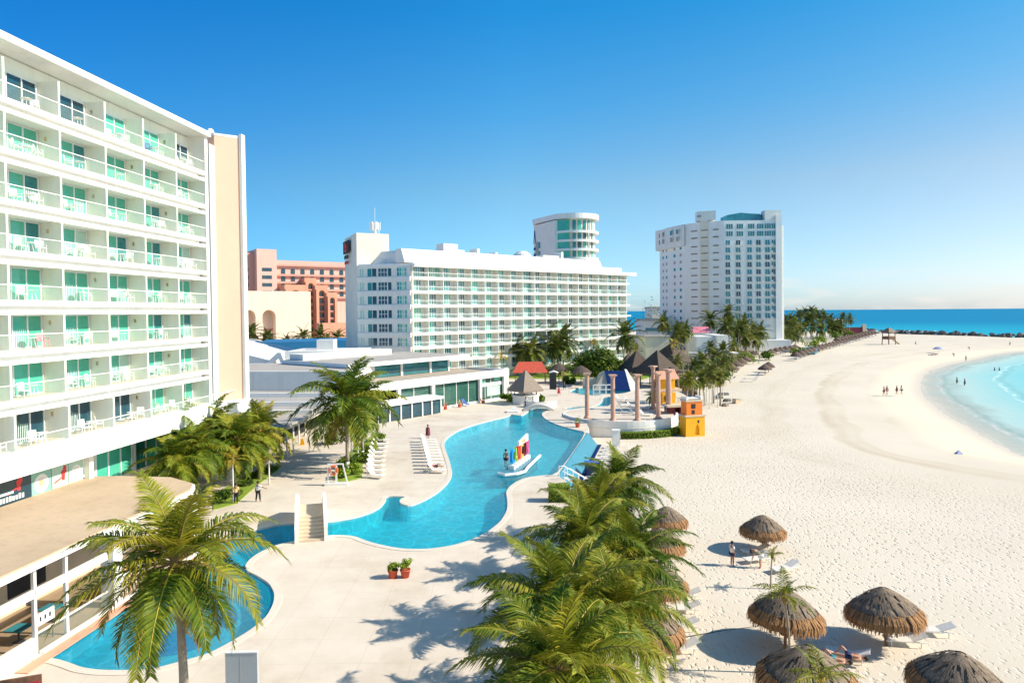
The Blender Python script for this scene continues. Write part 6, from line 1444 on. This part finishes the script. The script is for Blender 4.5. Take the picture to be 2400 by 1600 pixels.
# ================================================================== THATCHED BEACH UMBRELLAS
def thatch_meshes(seed, R, lod):
    r_ = random.Random(seed); n = 40 if lod else 14
    can = MB(); can.lathe([(.02, 3.12), (.16, 3.06), (.42, 2.88), (.95 * R / 2, 2.54), (1.35 * R / 2, 2.28), (1.62 * R / 2, 2.04)], n, jit=(lambda k, z: r_.uniform(-.04, .04)))
    fr = MB()
    if lod:
        for lay in range(4):                     # straw bundles lying on the slope
            for k in range(70):
                a_ = r_.random() * 6.28; t0 = .12 + .2 * lay + r_.uniform(-.06, .06); t1 = min(1, t0 + .26)
                p = [];
                for t in (t0, t1): rr = (.1 + 1.56 * t) * R / 2; zz = 3.1 - .66 * t - .40 * t * t; p.append(Vector((rr * math.cos(a_), rr * math.sin(a_), zz + .035)))
                s_ = Vector((-math.sin(a_), math.cos(a_), 0)) * r_.uniform(.02, .05); can.add([p[0] - s_, p[0] + s_, p[1] + s_ + Vector((0, 0, .03 * r_.random())), p[1] - s_], [(0, 1, 2, 3)])
        for k in range(480):
            a_ = r_.random() * 6.28; a2 = a_ + r_.uniform(-.05, .05); r0_, r1_ = R / 2 * r_.uniform(1.5, 1.64), R / 2 * r_.uniform(1.92, 2.06); z0_, z1_ = 2.1 + r_.uniform(-.04, .04), 1.40 + r_.uniform(-.12, .12)
            s_ = r_.uniform(.02, .045); v = Vector((-math.sin(a_), math.cos(a_), 0)) * s_
            m_ = Vector((r1_ * .96 * math.cos(a_), r1_ * .96 * math.sin(a_), z0_ - .30))
            p0, p1 = Vector((r0_ * math.cos(a_), r0_ * math.sin(a_), z0_ + .03)), Vector((r1_ * math.cos(a2), r1_ * math.sin(a2), z1_))
            fr.add([p0 - v, p0 + v, m_ + v, m_ - v, p1 + v * .5, p1 - v * .5], [(0, 1, 2, 3), (3, 2, 4, 5)])
    fr.lathe([(1.58 * R / 2, 2.08), (1.84 * R / 2, 1.80), (1.94 * R / 2, 1.50)], n, jit=(lambda k, z: r_.uniform(-.03, .03)))
    rope = MB(); rope.ring((0, 0, 2.10), 1.60 * R / 2, .035, n, 5, 'Z')
    pole = MB(); pole.tube([(0, 0, 0), (0.02, 0, 1.5), (0, 0, 2.95)], [.085, .08, .07], 8)
    for k in range(8 if lod else 4): a_ = k * math.pi / (4 if lod else 2); pole.tube([(0, 0, 2.8), (1.6 * R / 2 * math.cos(a_), 1.6 * R / 2 * math.sin(a_), 1.98)], .025, 4)
    tb_ = MB(); tb_.lathe([(.001, .82), (.3, .82), (.3, .77), (.001, .77)], 14)
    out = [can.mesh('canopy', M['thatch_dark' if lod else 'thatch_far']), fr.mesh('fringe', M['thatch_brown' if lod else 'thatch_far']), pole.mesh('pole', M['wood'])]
    if lod: out += [rope.mesh('rope_band', M['dark_void']), tb_.mesh('shelf', M['wood'])]
    return out
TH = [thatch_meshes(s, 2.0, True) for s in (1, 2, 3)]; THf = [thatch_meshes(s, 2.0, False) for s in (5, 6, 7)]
def umbrella(p, sc, label, group, k=0, lod=True, tilt=(0, 0), rz=0):
    o = thing('thatched_umbrella', label, 'umbrella', p, 0, group)
    o.scale = (sc * rp_.uniform(.96, 1.04), sc * rp_.uniform(.96, 1.04), sc); o.rotation_euler = (tilt[0] + rp_.uniform(-.03, .03), tilt[1] + rp_.uniform(-.03, .03), rz)
    for me in (TH if lod else THf)[k % 3]: inst(me.name.split('.')[0], me, o)
    return o
def umb_px(x, yapex, sc):                        # apex pixel -> base point on the sand
    z = -2 + 3.12 * sc; p = G(x, yapex, z); return Vector((p.x, p.y, -2.0))
NG = 'thatched umbrellas near the camera'
for k, (x, y, sc, ti, lb) in enumerate([(1787, 1206, .86, (0, 0), 'thatched umbrella above the standing couple'), (1840, 1384, 1.0, (.05, -.06), 'tilted thatched umbrella partly covered by the small palm'), (2078, 1378, 1.0, (0, .05), 'thatched umbrella on the right with a round shelf on its pole'), (1888, 1512, 1.06, (0, 0), 'thatched umbrella at the bottom edge beside the two sunbathers'), (2240, 1524, 1.05, (0, .04), 'thatched umbrella in the bottom right corner'),
                                         (1563, 1186, .86, (0, 0), 'thatched umbrella peeping out behind the palms, the farthest'), (1548, 1236, .92, (0, 0), 'thatched umbrella peeping out behind the palms, second'), (1535, 1318, .95, (0, 0), 'thatched umbrella peeping out behind the palms, third'), (1515, 1415, 1.0, (0, 0), 'thatched umbrella behind the palm fronds beside four loungers')]):
    umbrella(umb_px(x, y, sc), sc, lb, NG, k, True, ti, rp_.uniform(0, 6))
r1 = [(1717, 853), (1727, 845), (1737, 838), (1747, 832), (1757, 826), (1767, 821)]
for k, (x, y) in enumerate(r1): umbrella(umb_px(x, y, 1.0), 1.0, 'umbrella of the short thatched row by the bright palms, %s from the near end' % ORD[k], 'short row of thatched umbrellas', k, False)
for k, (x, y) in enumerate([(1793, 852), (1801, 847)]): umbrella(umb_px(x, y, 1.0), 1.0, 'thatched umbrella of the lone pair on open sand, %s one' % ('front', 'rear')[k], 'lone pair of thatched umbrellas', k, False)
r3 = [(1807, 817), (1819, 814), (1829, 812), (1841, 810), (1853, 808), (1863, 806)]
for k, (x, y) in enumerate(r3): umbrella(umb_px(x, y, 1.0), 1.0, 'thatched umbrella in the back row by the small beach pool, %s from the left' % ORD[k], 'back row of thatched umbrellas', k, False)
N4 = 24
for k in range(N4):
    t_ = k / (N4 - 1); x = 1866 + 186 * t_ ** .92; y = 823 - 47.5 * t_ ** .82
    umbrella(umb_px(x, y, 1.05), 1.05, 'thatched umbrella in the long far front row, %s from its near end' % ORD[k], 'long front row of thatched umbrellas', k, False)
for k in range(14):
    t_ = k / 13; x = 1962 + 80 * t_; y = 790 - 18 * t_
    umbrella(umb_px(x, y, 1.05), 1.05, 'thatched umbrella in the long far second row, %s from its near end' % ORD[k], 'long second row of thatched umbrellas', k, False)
# loungers under them
def near_lounger(x, y, rz, lb, flat=True): g = G(x, y, -2); return lounger((g.x, g.y, -1.985), rz, lb, 'loungers under the near umbrellas', flat)
near_lounger(1838, 1340, RAD(-70), 'lounger on the sand right of the standing couple'); near_lounger(1770, 1298, RAD(-80), 'lounger in front of the couple under the far umbrella'); near_lounger(1775, 1318, RAD(-75), 'lounger the couple are bending over')
near_lounger(2185, 1488, RAD(-100), 'lounger right of the umbrella with the round shelf, farther one'); near_lounger(2120, 1512, RAD(-100), 'lounger right of the umbrella with the round shelf, nearer one'); near_lounger(1985, 1545, RAD(-120), 'lounger carrying the two sunbathers')
for k, (x, y) in enumerate([(1600, 1404), (1598, 1436), (1590, 1478), (1590, 1530), (1575, 1395)]): near_lounger(x, y, RAD(-95 + 4 * k), 'tan lounger sticking out from the palm fronds, %s from the far end' % ORD[k])
for k, (x, y) in enumerate([(1712, 882), (1716, 890), (1722, 876)]): g = G(x, y, -2); o = inst('sun_lounger', far_lounger, None, (g.x, g.y, -1.98), (0, 0, -1.4)); tag(o, 'pale lounger under the near end of the short thatched row, %s one' % ORD[k], 'sun lounger', 'loungers of the short thatched row')
for k, (x, y) in enumerate([(1757, 895), (1762, 888), (1768, 880)]): g = G(x, y, -2); o = inst('sun_lounger', far_lounger, None, (g.x, g.y, -1.98), (0, 0, -1.5), (1, 2.2, 1)); tag(o, 'pale lounger in front of the lone pair of umbrellas, %s from the front' % ORD[k], 'sun lounger', 'loungers of the lone pair')
for k in range(22):
    t_ = k / 21; x = 1866 + 180 * t_ ** .92; y = 842 - 53 * t_ ** .82; g = G(x + 4, y, -2)
    o = inst('sun_lounger', far_lounger, None, (g.x, g.y, -1.95), (0, 0, -1.0 + .3 * (k % 3)), 1.3); tag(o, 'lounger along the front of the long far umbrella row, %s from the near end' % ORD[k], 'sun lounger', 'loungers of the long far row')

# ================================================================== BREAKWATER, LIFEGUARD TOWER
def rock(mb, c, s, r_):
    vs = []; b0 = len(mb.v); mb.ball((0, 0, 0), 1, 4)
    for i in range(b0, len(mb.v)):
        v = Vector(mb.v[i]); v *= 1 + .28 * math.sin(v.x * 3 + c[0]) * math.cos(v.y * 4 + c[1]) + r_.uniform(-.08, .08)
        mb.v[i] = (c[0] + v.x * s[0], c[1] + v.y * s[1], c[2] + v.z * s[2])
rk = random.Random(6); mb = MB(); big = []
line_ = [Vector((268, 572)), Vector((277, 550)), Vector((292, 470)), Vector((312, 418)), Vector((420, 390)), Vector((520, 370))]
for i in range(len(line_) - 1):
    L = (line_[i + 1] - line_[i]).length
    for q in range(int(L * 1.5)):
        p = line_[i].lerp(line_[i + 1], rk.random()); s_ = rk.uniform(.9, 2.0); c = (p.x + rk.uniform(-3, 4), p.y + rk.uniform(-3, 4), -2.9 + rk.random() * 2.0)
        mb.mi = 1 if rk.random() < .16 else 0; rock(mb, c, (s_, s_ * .8, s_ * .7), rk)
bwk = mb.build('breakwater', [M['rock_dark'], M['rock_light']]); tag(bwk, 'dark boulder breakwater with scattered pale rocks along the far edge of the beach', 'breakwater', None, 'stuff')
g = G(2083, 808, -2.2); lt = thing('lifeguard_tower', 'wooden lifeguard hut on stilts with a dark pointed roof on the open sand', 'lifeguard tower', (g.x, g.y, -2.2), .3)
s_ = 1.25
mb = MB(); mb.add([(-2.2 * s_, -2.2 * s_, 5.0 * s_ * 1), (2.2 * s_, -2.2 * s_, 5.0 * s_), (2.2 * s_, 2.2 * s_, 5 * s_), (-2.2 * s_, 2.2 * s_, 5 * s_), (0, 0, 7.0 * s_)], [(0, 1, 4), (1, 2, 4), (2, 3, 4), (3, 0, 4), (0, 3, 2, 1)]); mb.build('roof', M['thatch_dark'], lt)
mb = MB(); mb.box(-1.7 * s_, 1.7 * s_, -1.7 * s_, 1.7 * s_, 2.2 * s_, 2.5 * s_); mb.box(-1.6 * s_, 1.6 * s_, -1.6 * s_, 1.6 * s_, 2.5 * s_, 3.4 * s_); mb.build('cabin', M['wood'], lt)
for sx in (-1.5, 1.5):
    for sy in (-1.5, 1.5): mb = MB(); mb.tube([(sx * s_ * 1.1, sy * s_ * 1.1, 0), (sx * s_, sy * s_, 5 * s_)], .2, 6); mb.build('leg', M['wood'], lt)
mb = MB(); mb.extrude([(2 * s_, -.6, 2.4 * s_), (2 * s_, -.6, 2.1 * s_), (5.4 * s_, -.6, 0), (5.6 * s_, -.6, .2)], (0, 1.2, 0)); mb.build('ramp', M['wood_pale'], lt, fix=True)
# small parasols and tents
g = G(2200, 832, -2.9); o = thing('parasol', 'small lilac parasol far out on the sand above two sunbathers', 'umbrella', (g.x, g.y, -2.5)); mb = MB(); mb.lathe([(.02, 3.0), (1.2, 2.7), (2.2, 2.0)], 14); mb.build('canopy', M['lavender'], o); mb = MB(); mb.tube([(0, 0, 0), (0, 0, 2.9)], .05, 5); mb.build('pole', M['white_trim'], o)
g = G(2247, 1063, -2.4); o = thing('beach_tent', 'tiny lilac beach tent on the sand near the tide line', 'tent', (g.x, g.y, -2.4)); mb = MB(); mb.add([(-.4, -.3, 0), (.4, -.3, 0), (.4, .3, 0), (-.4, .3, 0), (0, 0, .5)], [(0, 1, 4), (1, 2, 4), (2, 3, 4), (3, 0, 4), (0, 3, 2, 1)]); mb.build('canopy', M['lavender'], o)
for k, (x, y, sx, mt_, lb) in enumerate([(1694, 926, 1.6, 'rock_dark', 'dark driftwood heap on the sand, upper'), (1682, 934, 1.3, 'rock_dark', 'dark driftwood heap on the sand, left'), (1704, 941, 1.0, 'rock_dark', 'small dark lump on the sand, middle'), (1700, 952, .9, 'thatch_grey', 'small grey lump on the sand, lower')]):
    g = G(x, y, -2); mb = MB(); rock(mb, (0, 0, .15), (sx * .8, .6, .45), rk); rock(mb, (.5, .3, .1), (sx * .4, .5, .3), rk); o = mb.build('driftwood_heap', M[mt_]); o.location = (g.x, g.y, -2.0); tag(o, lb, 'debris', 'dark heaps on the sand')
g = G(1727, 945, -2); o = thing('wooden_crate', 'grey weathered crate lying tilted on the sand', 'crate', (g.x, g.y, -2), .5); mb = MB(); mb.obox((0, 0, .4), (1.5, .9, .8), 0, 0, .12); mb.build('box', M['wood_pale'], o); mb = MB(); mb.obox((0, 0, .83), (1.56, .96, .06), 0, 0, .12); mb.build('lid', M['thatch_grey'], o)
g0, g1 = G(1600, 1496, -2), G(1776, 1470, -2)
mb = MB(); mb.tube([(g0.x, g0.y, -1.93), ((g0.x + g1.x) / 2, (g0.y + g1.y) / 2 + .1, -1.94), (g1.x, g1.y, -1.93)], .035, 6); tag(mb.build('beach_rope', M['dark_metal']), 'thin dark rope lying straight across the sand', 'rope')
# small beach pool behind the far back row
mb = MB(); mb.prism([(p.x, p.y) for p in (at(1876, 795, 262), at(1916, 793, 268), at(1912, 790, 285), at(1880, 790, 280))], -1.4, .3); o = mb.build('beach_pool', M['weir_tile']); tag(o, 'small light blue pool behind the back row of thatched umbrellas', 'pool')
# ================================================================== PEOPLE
def skin_mesh(joints, edges, radii, name, material, sub=1):
    me = bpy.data.meshes.new(name); keys = list(joints)
    me.from_pydata([joints[k] for k in keys], [(keys.index(a), keys.index(b)) for a, b in edges], [])
    o = bpy.data.objects.new(name, me); COL.objects.link(o)
    md = o.modifiers.new('skin', 'SKIN'); md.use_smooth_shade = True
    for i, k in enumerate(keys):
        r_ = radii[k]; me.skin_vertices[0].data[i].radius = (r_ if isinstance(r_, tuple) else (r_, r_)); me.skin_vertices[0].data[i].use_root = (k == 'pelvis' or i == 0)
    o.modifiers.new('sub', 'SUBSURF').levels = sub; o.modifiers['sub'].render_levels = sub
    dg = bpy.context.evaluated_depsgraph_get(); m2 = bpy.data.meshes.new_from_object(o.evaluated_get(dg))
    bpy.data.objects.remove(o); m2.materials.clear(); m2.materials.append(material); m2.name = name
    return m2
def pose(kind='stand'):
    J = dict(pelvis=(0, 0, .95), belly=(0, .01, 1.10), chest=(0, 0, 1.30), neck=(0, 0, 1.48), head0=(0, .02, 1.56), head1=(0, .03, 1.70),
             shL=(-.18, 0, 1.41), elL=(-.25, -.03, 1.13), wrL=(-.27, .05, .88), haL=(-.27, .07, .80), shR=(.18, 0, 1.41), elR=(.25, -.03, 1.13), wrR=(.27, .05, .88), haR=(.27, .07, .80),
             hiL=(-.10, 0, .90), knL=(-.11, .03, .50), anL=(-.11, 0, .09), toL=(-.12, .15, .03), hiR=(.10, 0, .90), knR=(.11, .03, .50), anR=(.11, 0, .09), toR=(.12, .15, .03))
    if kind == 'walk': J.update(knL=(-.11, .16, .52), anL=(-.11, .20, .10), toL=(-.12, .35, .05), knR=(.11, -.05, .50), anR=(.11, -.30, .14), toR=(.12, -.18, .04), elL=(-.24, -.12, 1.14), wrL=(-.25, -.10, .89), haL=(-.25, -.09, .81), elR=(.24, .06, 1.13), wrR=(.25, .20, .92), haR=(.25, .25, .86))
    if kind == 'point': J.update(elR=(.42, .02, 1.28), wrR=(.64, .06, 1.18), haR=(.73, .08, 1.16), anL=(-.2, -.02, .09), toL=(-.24, .13, .03), knL=(-.16, .03, .5), anR=(.2, 0, .09), toR=(.24, .15, .03), knR=(.16, .03, .5))
    if kind == 'bend':
        J.update(belly=(0, .10, 1.08), chest=(0, .30, 1.20), neck=(0, .46, 1.22), head0=(0, .54, 1.20), head1=(0, .64, 1.13), shL=(-.18, .38, 1.20), shR=(.18, .38, 1.20), elL=(-.22, .45, .93), wrL=(-.18, .52, .70), haL=(-.17, .54, .62), elR=(.22, .45, .93), wrR=(.18, .55, .72), haR=(.17, .57, .64))
    if kind == 'lie':
        Q = {}
        for k, (x, y, z) in J.items(): Q[k] = (x * 1.1, z - .95, .12 + max(0, y) * .6)
        Q.update(knL=(-.16, -.38, .46), anL=(-.14, -.62, .10), toL=(-.15, -.74, .08), elL=(-.34, .2, .12), wrL=(-.30, .02, .12), haL=(-.29, -.06, .12), elR=(.34, .2, .12), wrR=(.42, .42, .12), haR=(.44, .5, .12)); J = Q
    if kind == 'wade':
        for k in J: J[k] = (J[k][0], J[k][1], J[k][2] - .35)
    return J
BE = [('pelvis', 'belly'), ('belly', 'chest'), ('chest', 'neck'), ('neck', 'head0'), ('head0', 'head1'), ('chest', 'shL'), ('shL', 'elL'), ('elL', 'wrL'), ('wrL', 'haL'), ('chest', 'shR'), ('shR', 'elR'), ('elR', 'wrR'), ('wrR', 'haR'),
      ('pelvis', 'hiL'), ('hiL', 'knL'), ('knL', 'anL'), ('anL', 'toL'), ('pelvis', 'hiR'), ('hiR', 'knR'), ('knR', 'anR'), ('anR', 'toR')]
BR = dict(pelvis=(.145, .11), belly=(.13, .10), chest=(.155, .11), neck=.058, head0=(.085, .095), head1=(.085, .10), shL=.062, elL=.046, wrL=.032, haL=(.04, .02), shR=.062, elR=.046, wrR=.032, haR=(.04, .02), hiL=.09, knL=.062, anL=.045, toL=.035, hiR=.09, knR=.062, anR=.045, toR=.035)
PCACHE = {}
def person(p, rz, label, kind='stand', top=None, bottom='cloth_black', longs=True, skin='skin', sc=1.0, dress=None, hat=None, group=None, hairm='hair', fingers=False):
    o = thing('person', label, 'person', p, rz, group); o.scale = (sc, sc, sc)
    J = pose(kind)
    def cached(key, fn):
        if key not in PCACHE: PCACHE[key] = fn()
        return PCACHE[key]
    def body():
        me = skin_mesh(J, BE, BR, 'body', M[skin], 2 if fingers else 1)
        mb = MB(); mb.v = [tuple(v.co) for v in me.vertices]; mb.f = [list(q.vertices) for q in me.polygons]; mb.m = [0] * len(mb.f)
        for s in 'LR':                              # fingers, thumb, nose, ears, eyes
            h_, w_ = Vector(J['ha' + s]), Vector(J['wr' + s]); d = (h_ - w_).normalized(); sd = d.orthogonal().normalized(); cr_ = d.cross(sd)
            for q in range(4):
                b_ = h_ + sd * (-.03 + .02 * q); l_ = (.07, .085, .08, .06)[q]; mb.tube([b_ - d * .01, b_ + d * l_ * .55, b_ + d * l_ + cr_ * .02], [.011, .010, .007], 5)
            b_ = w_.lerp(h_, .5) + sd * .035; mb.tube([b_, b_ + sd * .03 + d * .025, b_ + sd * .035 + d * .06], [.013, .011, .008], 5)
        h0, h1, nk = Vector(J['head0']), Vector(J['head1']), Vector(J['neck']); up = (h1 - h0).normalized(); fw = Vector((0, 1, 0)) - up * up.y
        if fw.length < .2: fw = Vector((0, 0, 1 if kind == 'lie' else -1))
        fw.normalize(); sd = up.cross(fw); c = h0.lerp(h1, .45)
        mb.tube([c + fw * .085 + up * .03, c + fw * .125 - up * .01], [.012, .02], 5); mb.tube([c + fw * .098 - up * .05 - sd * .025, c + fw * .098 - up * .05 + sd * .025], [.008, .008], 4)
        for s in (-1, 1): mb.obox(c + sd * s * .105, (.02, .03, .06))
        return mb.mesh('body', M[skin], True)
    inst('body', cached(('b', kind, skin, fingers), body), o)
    def hair():
        h0, h1 = Vector(J['head0']), Vector(J['head1']); up = (h1 - h0).normalized(); mb = MB(); c = h0.lerp(h1, .72) - Vector((0, .02, 0)) * (kind not in ('lie', 'bend')); mb.ball(tuple(c + up * .02), .118, 6, (1, 1, 1)); return mb.mesh('hair', M[hairm], True)
    inst('hair', cached(('h', kind, hairm), hair), o)
    if top:
        def f():
            ks = ['belly', 'chest', 'shL', 'elL', 'shR', 'elR']
            j = {k: J[k] for k in ks}; j = dict(belly=j['belly'], **{k: j[k] for k in ks[1:]})
            for s in 'LR': j['el' + s] = tuple(Vector(J['sh' + s]).lerp(Vector(J['el' + s]), .9 if longs else .6))
            j['low'] = tuple(Vector(J['pelvis']) + Vector((0, 0, -.06 if kind != 'lie' else 0))); R_ = dict(belly=(.165, .135), chest=(.18, .14), shL=.085, elL=.07, shR=.085, elR=.07, low=(.17, .14))
            return skin_mesh(j, [('low', 'belly'), ('belly', 'chest'), ('chest', 'shL'), ('shL', 'elL'), ('chest', 'shR'), ('shR', 'elR')], R_, 'shirt', M[top])
        inst('shirt', cached(('t', kind, top, longs), f), o)
    if dress:
        def f():
            mb = MB(); mb.lathe([(.33, .42), (.27, .75), (.19, 1.08), (.20, 1.3), (.12, 1.46)], 14); return mb.mesh('dress', M[dress], True)
        inst('dress', cached(('d', dress), f), o)
    elif bottom:
        def f():
            j = dict(pelvis=J['pelvis'], hiL=J['hiL'], hiR=J['hiR']); e = 1.0 if longs else .55
            for s in 'LR':
                if longs: j['kn' + s] = J['kn' + s]; j['an' + s] = tuple(Vector(J['an' + s]).lerp(Vector(J['kn' + s]), .08))
                else: j['kn' + s] = tuple(Vector(J['hi' + s]).lerp(Vector(J['kn' + s]), .55))
            ed = [('pelvis', 'hiL'), ('pelvis', 'hiR'), ('hiL', 'knL'), ('hiR', 'knR')] + ([('knL', 'anL'), ('knR', 'anR')] if longs else [])
            R_ = dict(pelvis=(.165, .125), hiL=.11, hiR=.11, knL=.085, knR=.085, anL=.065, anR=.065)
            return skin_mesh(j, ed, R_, 'trousers' if longs else 'shorts', M[bottom])
        inst('trousers' if longs else 'shorts', cached(('p', kind, bottom, longs), f), o)
    if hat:
        mb = MB(); mb.lathe([(.24, 1.72), (.13, 1.74), (.12, 1.84), (.001, 1.86)], 14); mb.build('hat', M[hat], o)
    return o
person(G(553, 1180), RAD(10), 'person in a yellow shirt and dark trousers on the deck by the walkway bed', 'stand', 'cloth_yellow', 'cloth_black', True, 'skin_brown', fingers=True)
person(G(605, 1175), RAD(-15), 'person in a white shirt and black trousers pointing to the right on the deck', 'point', 'cloth_white', 'cloth_black', True, 'skin_brown', fingers=True)
person(G(1003, 1027), RAD(200), 'person in a dark maroon dress standing beyond the pool edge loungers', 'stand', None, None, False, 'skin_brown', dress='cloth_maroon')
person(G(1716, 1326, -2), RAD(-70), 'person in a white top and navy shorts standing beside a thatched umbrella', 'stand', 'cloth_white', 'cloth_navy', False, 'skin_brown', fingers=True)
person(G(1783, 1332, -2), RAD(60), 'person with long black hair and white shorts bending over a lounger', 'bend', 'cloth_olive', 'cloth_white', False, 'skin', fingers=True)
gq = G(1186, 1096); person((gq.x, gq.y, -.06), RAD(-30), 'person in dark swimming shorts standing on the pool platform beside the letters', 'stand', None, 'cloth_navy', False, 'skin', 1.12, fingers=True)
for k, (x, y, rz, lb, c) in enumerate(((1955, 1548, -120, 'sunbather lying on the lounger by the bottom edge, left one', 'cloth_teal'), (1992, 1540, -118, 'sunbather lying on the lounger by the bottom edge, right one', 'cloth_navy'))):
    g = G(x, y, -1.6); person((g.x, g.y, -1.62), RAD(rz), lb, 'lie', None, c, False, 'skin', fingers=True)
g = G(1021, 1104); person((g.x, g.y, .40), RAD(86), 'person in red lying on the nearest pool edge lounger', 'lie', 'cloth_red', 'cloth_navy', False, 'skin')
person(G(1310, 926), RAD(30), 'person in a red robe walking near the kiosk', 'walk', None, None, False, 'skin_brown', dress='cloth_red')
person(G(1323, 913), RAD(60), 'person in purple walking near the lawn', 'walk', None, None, False, 'skin_brown', dress='cloth_navy')
for k, (x, lb) in enumerate(((1233, 'barman in a white shirt at the kiosk counter, left one'), (1249, 'person in white at the kiosk counter, right one'))):
    g = G(x, 953); person((g.x, g.y, .0), RAD(170), lb, 'stand', 'cloth_white', 'cloth_black', True, 'skin_brown')
bp = [(2072, 927, 'walk', 'cloth_olive', 'cloth_black', 'beach walker in an olive top with a dark bag, left of the group of four'), (2079, 925, 'walk', 'cloth_pink', 'cloth_pink', 'beach walker in pink beside the olive one'), (2102, 925, 'walk', 'cloth_maroon', 'cloth_maroon', 'beach walker in maroon, third of the group of four'), (2113, 924, 'walk', 'cloth_white', 'cloth_black', 'beach walker in a white top and black shorts, right of the group of four'),
      (2146, 809, 'stand', 'cloth_olive', 'cloth_olive', 'tiny standing figure on the sand right of the lifeguard tower'), (2236, 836, 'bend', 'cloth_olive', 'cloth_olive', 'figure crouching near the water line'), (2264, 846, 'stand', None, 'cloth_olive', 'figure standing right at the water line'), (2367, 810, 'stand', 'cloth_olive', 'cloth_black', 'tiny figure near the right edge beyond the bay'), (2272, 820, 'bend', 'cloth_olive', 'cloth_olive', 'tiny seated figure on the sand above the bay')]
for x, y, kd, t_, b_, lb in bp:
    z = -2.25; g = G(x, y, z); person((g.x, g.y, -2.3), RAD(rp_.uniform(60, 120) if kd == 'walk' else 10), lb, kd, t_, b_, False, 'skin', 1.1)
for k, (x, y) in enumerate(((2183, 831), (2192, 830))): g = G(x, y, -2.0); person((g.x, g.y, -2.25), RAD(80), 'far sunbather beside the lilac parasol, %s one' % ('left', 'right')[k], 'lie', None, 'cloth_red' if k else 'cloth_maroon', False, 'skin', 1.3)
for x, y, t_, b_, lb in ((2243, 899, 'cloth_teal', 'cloth_black', 'bather in dark swimwear wading in the shallows, left one'), (2261, 903, 'cloth_navy', 'cloth_navy', 'bather in navy wading in the shallows, right one')):
    g = G(x, y, SEA); person((g.x, g.y, SEA), RAD(30), lb, 'wade', t_, b_, False, 'skin_brown', 1.15)
for k, x in enumerate((2331, 2342)):
    g = G(x, 868, SEA); person((g.x, g.y, SEA - .95), RAD(30), 'swimmer far out with only head and shoulders showing, %s one' % ('left', 'right')[k], 'stand', 'cloth_navy', 'cloth_navy', False, 'skin_brown', 1.1)
